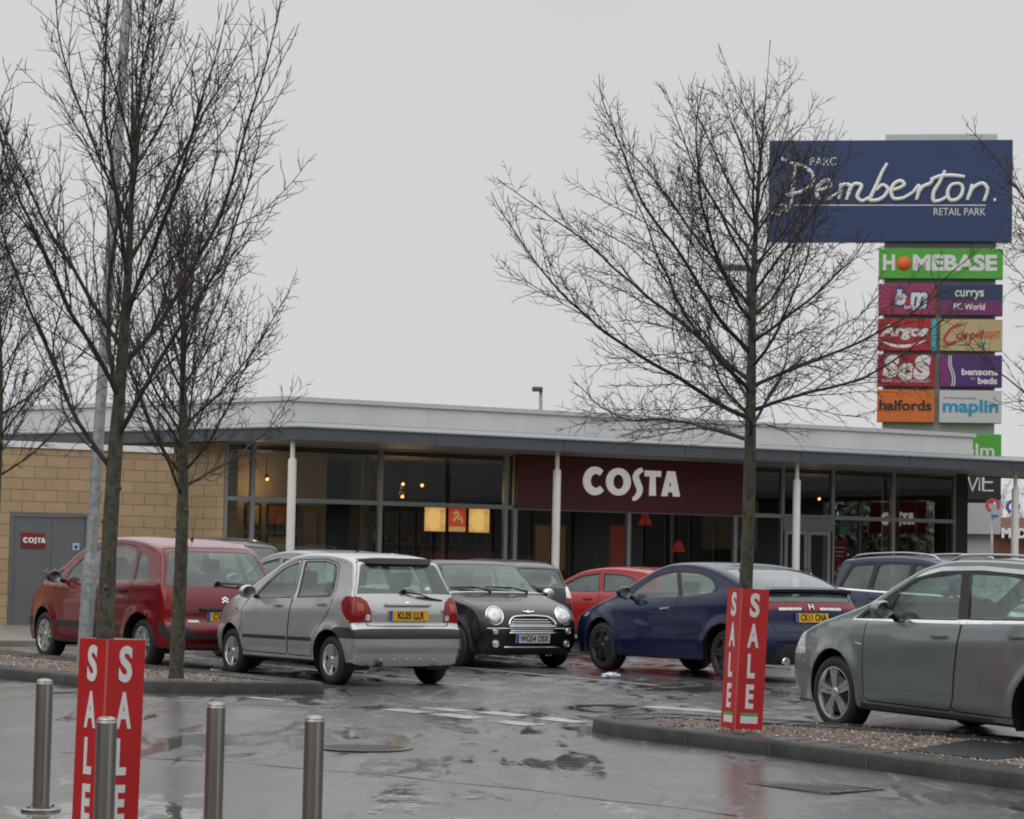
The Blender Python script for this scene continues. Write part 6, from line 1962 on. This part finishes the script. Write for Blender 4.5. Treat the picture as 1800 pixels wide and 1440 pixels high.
build_car(hatch('grey', P_lgrey, 3.9, 1.68, 1.52, 'CU03 EZK'), (-2.7, 34.6, 0), 124, 'pale grey hatchback mostly hidden behind the small silver hatchback')
build_car(hatch('redcar', P_bright, 4.0, 1.70, 1.36), (1.85, 42.0, 0), 131, 'bright red hatchback between the black car and the dark blue hatchback')
build_car(hatch('darkcar', P_green, 3.6, 1.64, 1.44, 'WR05 ODK', tail='clear', wipers=(('r', 1.06, .1, -.3, -.12),)), (-.32, 39.6, 0), 112, 'black hatchback with clear tail lamps seen from behind beyond the black car')
build_car(hatch('darkvan', P_green, 4.3, 1.76, 1.70), (-5.15, 41.0, 0), 122, 'charcoal people carrier whose roof shows behind the dark red one')
# ---------------------------------------------------------------- bare trees
def bark(name, c1, c2, moss, amount):
    ma = bpy.data.materials.new(name); ma.use_nodes = True
    t = ma.node_tree; b = t.nodes['Principled BSDF']; n = t.nodes.new; l = t.links.new
    c = n('ShaderNodeTexCoord')
    def nz_(s, d, st=(1, 1, 1)):
        mp = n('ShaderNodeMapping'); mp.inputs['Scale'].default_value = st
        x = n('ShaderNodeTexNoise'); x.inputs['Scale'].default_value = s; x.inputs['Detail'].default_value = d; x.inputs['Roughness'].default_value = .7
        l(c.outputs['Object'], mp.inputs[0]); l(mp.outputs[0], x.inputs['Vector']); return x.outputs['Fac']
    r = n('ShaderNodeValToRGB'); r.color_ramp.elements[0].position = .35; r.color_ramp.elements[1].position = .68
    r.color_ramp.elements[0].color = (*c1, 1); r.color_ramp.elements[1].color = (*c2, 1)
    l(nz_(28, 6, (1, 1, .45)), r.inputs[0])
    m_ = n('ShaderNodeMapRange'); m_.inputs['From Min'].default_value = .5; m_.inputs['From Max'].default_value = .66; m_.inputs['To Max'].default_value = amount
    l(nz_(9, 6), m_.inputs['Value'])
    mx_ = n('ShaderNodeMix'); mx_.data_type = 'RGBA'
    l(m_.outputs[0], mx_.inputs['Factor']); l(r.outputs[0], mx_.inputs['A']); mx_.inputs['B'].default_value = (*moss, 1)
    l(mx_.outputs['Result'], b.inputs['Base Color'])
    bp = n('ShaderNodeBump'); bp.inputs['Strength'].default_value = .9; bp.inputs['Distance'].default_value = .02
    l(nz_(40, 5, (1, 1, .4)), bp.inputs['Height']); l(bp.outputs[0], b.inputs['Normal'])
    b.inputs['Roughness'].default_value = .6
    return ma
M_bark = bark('bark_mossy', (.008, .007, .005), (.10, .09, .068), (.085, .095, .022), .85)
M_bark2 = bark('bark_branch', (.012, .010, .008), (.045, .036, .026), (.05, .052, .018), .55)
M_twig = mat('twig_brown', (.042, .027, .021), .6, var=.35, vscale=5)

class Tubes:
    def __init__(s): s.v, s.f = [], []
    def add(s, pts, rad, n):
        b = len(s.v)
        d0 = (pts[1] - pts[0]).normalized()
        x = d0.orthogonal().normalized()
        m_ = len(pts)
        for i, p in enumerate(pts):
            d = (pts[min(m_ - 1, i + 1)] - pts[max(0, i - 1)]).normalized()
            x = (x - d * x.dot(d))
            x = x.normalized() if x.length > 1e-6 else d.orthogonal().normalized()
            y = d.cross(x)
            for k in range(n):
                a = 2 * pi * k / n
                q = p + (x * cos(a) + y * sin(a)) * rad[i]
                s.v.append((q.x, q.y, q.z))
        for i in range(m_ - 1):
            for k in range(n):
                s.f.append((b + i * n + k, b + i * n + (k + 1) % n, b + (i + 1) * n + (k + 1) % n, b + (i + 1) * n + k))
        s.f.append(tuple(b + (m_ - 1) * n + k for k in range(n)))
    def obj(s, name, m_, parent):
        me = bpy.data.meshes.new(name); me.from_pydata(s.v, [], s.f)
        me.polygons.foreach_set('use_smooth', [True] * len(s.f)); me.materials.append(m_); me.update()
        o = link(bpy.data.objects.new(name, me)); o.parent = parent
        return o

def grow(R, p, d, L, seg, curl, wig, bias=None):
    """points of one branch: curls towards the sky and wanders"""
    n = max(2, int(L / seg))
    P = [p.copy()]
    d = d.normalized()
    for i in range(n):
        d = d + Vector((R.gauss(0, wig), R.gauss(0, wig), R.gauss(0, wig) + curl * (seg if n > 2 else L / n)))
        d.normalize()
        P.append(P[-1] + d * (L / n))
    return P

def tangent(P, i): return (P[min(len(P) - 1, i + 1)] - P[max(0, i - 1)]).normalized()

def side_dir(R, t, ang, az):
    o = t.orthogonal().normalized(); q = t.cross(o)
    return (t * cos(ang) + (o * cos(az) + q * sin(az)) * sin(ang)).normalized()

def tree(name, label, base, sp, seed, group='bare trees in the car park'):
    R = random.Random(seed)
    T = thing(name, label, 'tree', base, 0, group)
    trunk, limbs, twigs = Tubes(), Tubes(), Tubes()
    H = sp['h']
    # trunk and leader
    n = 26
    P, rr = [], []
    ph = R.uniform(0, 6)
    for i in range(n + 1):
        f = i / n
        z = -.05 + (H + .05) * f
        P.append(Vector((sp.get('lean', (0, 0))[0] * f + .03 * sin(ph + f * 7) * (.3 + f), sp.get('lean', (0, 0))[1] * f + .03 * sin(2 + ph + f * 6), z)))
        zt = sp['z0']
        r = sp['r'] * (1 - .22 * min(1, z / zt)) if z < zt else sp['r'] * .78 * max(.03, (1 - (z - zt) / (H - zt))) ** 1.15
        if z < .12: r *= 1.25
        rr.append(r * R.uniform(.95, 1.06))
    rr[-1] = .004
    trunk.add(P, rr, 12)
    # lumps and pruning knots
    for _ in range(sp.get('knots', 5)):
        i = R.randint(3, max(4, int(n * sp['z0'] / H)))
        a = R.uniform(0, 6.3); dv = Vector((cos(a), sin(a), .3)).normalized()
        trunk.add([P[i] + dv * rr[i] * .5, P[i] + dv * rr[i] * 1.12, P[i] + dv * rr[i] * 1.25], [rr[i] * .5, rr[i] * .34, rr[i] * .16], 7)
    def at_h(z):
        f = (z + .05) / (H + .05) * n
        i = min(n - 1, int(f)); return P[i].lerp(P[i + 1], f - i), rr[i] + (rr[i + 1] - rr[i]) * (f - i)
    az = R.uniform(0, 6.3)
    N = sp['n']
    for k in range(N):
        f = (k + R.uniform(0, .6)) / N
        z = sp['z0'] + (sp['z1'] - sp['z0']) * f ** sp.get('zp', 1.0)
        c, r = at_h(z)
        az += 2.4 + R.uniform(-.35, .35)
        ang = radians(sp['a0'] + (sp['a1'] - sp['a0']) * f + R.uniform(-7, 7))
        L = (sp['l0'] + (sp['l1'] - sp['l0']) * f) * R.uniform(.8, 1.12)
        L *= (1 + sp.get('belly', 0) * sin(pi * min(1, f * 1.3))) * (1 - sp.get('bias', 0) * cos(az))
        d = Vector((sin(ang) * cos(az), sin(ang) * sin(az), cos(ang)))
        br = grow(R, c, d, L, .11, sp['curl'], .065)
        r0 = min(r * .6, sp.get('rl', .0051) * (1 + L))
        rad = [r0 * (1 - .86 * i / (len(br) - 1)) for i in range(len(br))]
        rad[0] *= 1.35
        limbs.add(br, rad, 6)
        sgn = R.choice((0, pi)); roll_ = R.uniform(0, 6)
        step = sp.get('step', .16); dist = R.uniform(.12, .3)
        while dist < L * .97:
            i = min(len(br) - 2, int(dist / L * (len(br) - 1)))
            t = tangent(br, i); sgn += pi * .95 + R.uniform(-.5, .5)
            rem = L - dist
            l2 = min(sp.get('l2', 1.1), (.18 + rem * .52) * R.uniform(.6, 1.2))
            b2 = grow(R, br[i], side_dir(R, t, radians(R.uniform(*sp.get('a2', (28, 48)))), roll_ + sgn), l2, .08, sp['curl'] * 1.3, .10)
            ra = max(.0026, min(rad[i] * .65, (.0028 + .0034 * l2) * sp.get('k2', 1)))
            limbs.add(b2, [max(.0024, ra * (1 - .65 * j / (len(b2) - 1))) for j in range(len(b2))], 4)
            d3 = R.uniform(.05, .12); s3 = R.uniform(0, 6)
            while d3 < l2:
                j = min(len(b2) - 2, int(d3 / l2 * (len(b2) - 1)))
                s3 += pi + R.uniform(-.6, .6)
                l3 = min(sp.get('l3', .38), (.07 + (l2 - d3) * .45) * R.uniform(.6, 1.25))
                b3 = grow(R, b2[j], side_dir(R, tangent(b2, j), radians(R.uniform(28, 60)), s3), l3, sp.get('s3', .045), sp['curl'] * 2.2, .17)
                tw = sp.get('tw', .0021)
                tr3 = [tw * (1.3 - .75 * q / (len(b3) - 1)) * (1.25 if q % 2 else .9) for q in range(len(b3))]; tr3[-1] *= .7
                twigs.add(b3, tr3, 3)
                if l3 > .12:
                    for _ in range(sp.get('spur', 2)):
                        q = R.randint(0, len(b3) - 2)
                        b4 = grow(R, b3[q], side_dir(R, tangent(b3, q), radians(R.uniform(30, 60)), R.uniform(0, 6.3)), R.uniform(.04, .14), .05, .3, .1)
                        twigs.add(b4, [tw * .85, tw * .75] + [tw * .6] * (len(b4) - 2), 3)
                d3 += sp.get('step3', .085) * R.uniform(.7, 1.3)
            dist += step * R.uniform(.7, 1.3)
        # buds at the tips
    trunk.obj('trunk', M_bark, T)
    cr = limbs.obj('crown', M_bark2, T)
    twigs.obj('twigs', M_twig, cr)
    return T

UP = dict(a0=50, a1=12, curl=.62, step=.125, l2=1.2, l3=.34, a2=(14, 32), step3=.065)
tree('bare_tree', 'upright bare tree with mossy trunk standing in the nearest sale box', (-2.26, 14.15, -.2), dict(UP, h=4.8, z0=2.10, z1=4.1, r=.056, n=15, l0=2.6, l1=1.4, lean=(.05, 0), knots=10, tw=.0023, step3=.09), 11)
tree('bare_tree', 'bare tree with smooth trunk rooted in the gravel beside the silver hatchback', (-3.50, 26.66, .08), dict(UP, h=5.3, z0=1.95, z1=4.5, r=.080, n=28, a0=56, l0=2.7, l1=1.2, step=.15, step3=.11, l3=.5, tw=.0036), 22)
tree('bare_tree', 'wide bare tree with its trunk cut by the left edge of the picture', (-6.32, 30.7, .08), dict(UP, h=4.9, z0=2.1, z1=4.3, r=.085, n=22, a0=72, a1=25, curl=.45, l0=2.2, l1=1.0, step=.17, step3=.12, tw=.004), 33)
tree('bare_tree', 'bare tree outside the left edge with only its twig ends showing', (-3.62, 14.7, -.2), dict(UP, h=4.8, z0=2.1, z1=4.0, r=.06, n=18, a0=52, l0=2.1, l1=1.0, tw=.0024), 44)
SPREAD = dict(a0=77, a1=24, curl=.25, zp=1.15, belly=.25, step=.13, l2=1.05, l3=.33, a2=(18, 38), step3=.075)
tree('bare_tree', 'spreading bare tree rising from the second sale box before the pylon sign', (1.98, 21.45, .05), dict(SPREAD, h=5.95, z0=2.45, z1=5.2, r=.064, n=34, l0=2.75, l1=.7, bias=.15, lean=(.16, 0), knots=4, tw=.0026), 57)
tree('bare_tree', 'bare tree beyond the right edge whose branch tips reach over the pylon panels', (5.25, 20.4, -.02), dict(SPREAD, h=5.6, z0=2.4, z1=5.0, r=.066, n=26, l0=2.6, l1=1.1, tw=.003), 63)
# far bare trees on the horizon
M_far = mat('far_twigs', (.17, .145, .13), .8)
FAR = dict(s3=.3, a0=55, a1=20, curl=.2, step=.55, l2=2.6, l3=1.2, step3=.38, tw=.012, spur=1, r=.18, knots=0, zp=.9)
for i, (x, y, h, wh) in enumerate(((-17.6, 82, 7.4, 'behind the left end of the yard wall'), (-15.2, 84, 7.0, 'behind the yard wall left of the lamp column'), (-13.0, 88, 6.8, 'behind the yard wall right of the lamp column'),
                                   (27.0, 138, 6.6, 'behind the red brick restaurant'), (29.5, 142, 7.2, 'rising right of the far restaurant sign'))):
    tree('distant_tree', 'faint distant bare tree %s' % wh, (x, y, 0), dict(FAR, h=h, z0=h * .25, z1=h * .85, n=20, l0=h * .42, l1=h * .22), 70 + i, 'distant bare trees')
# clipped hedge before the far restaurant
hd = thing('hedge', 'low brownish hedge in front of the far brick restaurant', 'hedge', (27.5, 117, 0))
bm = bmesh.new(); R_ = random.Random(8)
for _ in range(2600):
    p = Vector((R_.uniform(-6, 6), R_.uniform(-.6, .6), R_.uniform(.05, 1.75)))
    a = Vector((R_.gauss(0, 1), R_.gauss(0, 1), R_.gauss(0, 1))).normalized(); b_ = a.orthogonal().normalized(); s = R_.uniform(.08, .2)
    bm.faces.new([bm.verts.new(p + a * s), bm.verts.new(p + b_ * s * .6), bm.verts.new(p - a * s)])
obj('foliage', bm, mat('hedge_leaf', (.06, .058, .03), .7, var=.5, vscale=2), hd)

hd = thing('evergreen_hedge', 'tall grey green evergreen hedge glimpsed through the right hand shop glass', 'hedge', (8.4, 65.0, 0))
bm = bmesh.new()
for _ in range(5200):
    x_ = R_.uniform(-3.4, 2.5); hz_ = 3.1 + .5 * mnoise.noise(Vector((x_ * .9, 3, 0)))
    p = Vector((x_, R_.uniform(-.7, .7), R_.uniform(.05, 1) ** .8 * hz_))
    a = Vector((R_.gauss(0, 1), R_.gauss(0, 1), R_.gauss(0, 1))).normalized(); b_ = a.orthogonal().normalized(); s = R_.uniform(.10, .26)
    bm.faces.new([bm.verts.new(p + a * s), bm.verts.new(p + b_ * s * .7), bm.verts.new(p - a * s)])
obj('foliage', bm, mat('evergreen_leaf', (.10, .115, .075), .6, var=.5, vscale=3), hd)
bm = bmesh.new()
for x_ in (-2.6, -1.2, .2, 1.6): tube(bm, [(x_, 0, 0), (x_ + .05, 0, 1.4), (x_, 0, 2.6)], [.06, .05, .02], 6)
obj('stems', bm, M_bark2, hd)

# ---------------------------------------------------------------- steel bollards
M_brush = mat('brushed_steel', (.33, .31, .285), .27, .95, var=.10, vscale=3, bump=.05, bscale=30, stretch=(1, 1, 25))
for x, y, wh in ((-2.884, 15.72, 'with its base flange showing, at the left edge'), (-2.072, 13.09, 'standing in front of the sale box'), (-1.633, 14.19, 'just right of the sale box'), (-1.019, 13.43, 'nearest the middle of the road')):
    o = thing('bollard', 'brushed steel bollard %s' % wh, 'bollard', (x, y, gz(y)), 0, 'brushed steel bollards')
    bm = bmesh.new()
    lathe(bm, [(.0535, 0), (.0535, .785), (.0525, .793), (.050, .796)], 32); lathe(bm, [(.050, .796), (.051, .801), (.046, .810), (.030, .818), (.0005, .821)], 32)
    obj('post', bm, M_brush, o, smooth=True)
    bm = bmesh.new(); lathe(bm, [(.0535, .022), (.118, .020), (.125, .012), (.125, -.01)], 32); sharp(obj('base_flange', bm, M_brush, o), 40)
    bm = bmesh.new()
    for k in range(4):
        a = pi / 4 + k * pi / 2; lathe(bm, [(.001, .034), (.010, .033), (.011, .02)], 6, c=(.09 * cos(a), .09 * sin(a), 0), smooth=False)
    obj('bolt', bm, M_brush, o)

# ---------------------------------------------------------------- cardboard sale boxes round the trunks
M_sale = mat('sale_red', (.45, .014, .016), .35, var=.12, vscale=3, bump=.12, bscale=5)
M_salew = mat('sale_white', (.66, .66, .65), .45)
M_card = mat('card_inside', (.6, .58, .55), .7)
M_grn = mat('label_green', (.06, .36, .09), .5)
def sale_box(loc, rz, a, H, lean, label, foot=True):
    o = thing('sale_box', label, 'sale box', loc, rz, 'red sale boxes round the tree trunks')
    o.rotation_euler = (lean[0], lean[1], rz)
    T_ = .006
    for k in range(4):      # four card walls, each with its letters
        M = Matrix.Rotation(k * pi / 2, 4, 'Z')
        bm = bmesh.new()
        box(bm, (0, -a / 2 + T_ / 2, H / 2), (a if k % 2 == 0 else a - 2 * T_, T_, H)); 
        for f in bm.faces:
            if f.normal.y > .5 or abs(f.normal.z) > .5: f.material_index = 1
        bm.normal_update()
        for f in bm.faces: f.material_index = 1 if (f.normal.y > .5 or f.normal.z > .5) else 0
        xf(bm, M)
        w = obj('panel', bm, [M_sale, M_card], o)
        for i, ch in enumerate('SALE'):
            b = text_bm(ch, .292, .0008, .011, 1.0)
            xs_ = [v.co.x for v in b.verts]; zs_ = [v.co.y for v in b.verts]
            kx = (.092, .108, .074, .076)[i] / (max(xs_) - min(xs_)); kz = .205 / (max(zs_) - min(zs_))
            cx, cy = (max(xs_) + min(xs_)) / 2, (max(zs_) + min(zs_)) / 2
            for v in b.verts: v.co.x = (v.co.x - cx) * kx; v.co.y = (v.co.y - cy) * kz
            xf(b, M @ Matrix.Translation((.0 if i < 2 else -.005, -a / 2 - .0012, H - .137 - .258 * i)) @ Matrix.Rotation(pi / 2, 4, 'X'))
            obj('letter', b, M_salew, w)
        bm = bmesh.new()
        box(bm, (0, -a / 2 - .001, .095), (a * .62, .0016, .085), 0); box(bm, (0, -a / 2 - .0012, .125), (a * .62, .0022, .025), 1)
        xf(bm, M); obj('label', bm, [M_salew, M_grn], w)
    bm = bmesh.new(); box(bm, (-a / 2 + .002, -a / 2 + .002, H / 2), (.009, .009, H + .002)); obj('edge_strip', bm, mat('card_edge', (.52, .10, .10), .5), o)
    return o
sale_box((-2.24, 14.17, -.2), radians(45) , .262, 1.165, (0, radians(1.0)), 'large red sale box round the tree trunk behind the steel bollards')
sale_box((2.01, 21.45, .055), radians(22), .262, 1.19, (0, radians(2.4)), 'red sale box standing on the right kerbed island')

# ---------------------------------------------------------------- lamp column on the left island
o = thing('lamp_column', 'tall galvanised lamp column with thicker base on the left gravel island', 'lamp post', (-4.88, 29.0, .09))
bm = bmesh.new()
lathe(bm, [(.084, -.1), (.084, 1.20), (.080, 1.24), (.068, 1.30), (.066, 1.36), (.064, 4.2), (.052, 9.8)], 20)
obj('pole', bm, M_steel, o, smooth=True)
o.rotation_euler = (0, radians(2.0), 0)
bm = bmesh.new(); box(bm, (.0, -.083, .75), (.075, .012, .5), 0, None, .004); obj('access_door', bm, M_steel, o)
bm = bmesh.new(); box(bm, (.35, 0, 9.85), (.8, .24, .12), 0, None, .04); obj('lamp_head', bm, M_dark, o)

# crumpled litter by the blue car
o = thing('litter', 'crumpled pale blue plastic wrapper on the wet road by the dark blue hatchback', 'litter', (1.3, 31.2, 0.0), .3)
bm = bmesh.new(); bmesh.ops.create_icosphere(bm, subdivisions=3, radius=1)
for v in bm.verts:
    k_ = 1 + .5 * mnoise.noise(v.co * 2.2)
    v.co = Vector((v.co.x * .11 * k_, v.co.y * .06 * k_, .035 + v.co.z * .035 * k_))
obj('wrapper', bm, mat('wrapper_blue', (.5, .55, .66), .3), o)
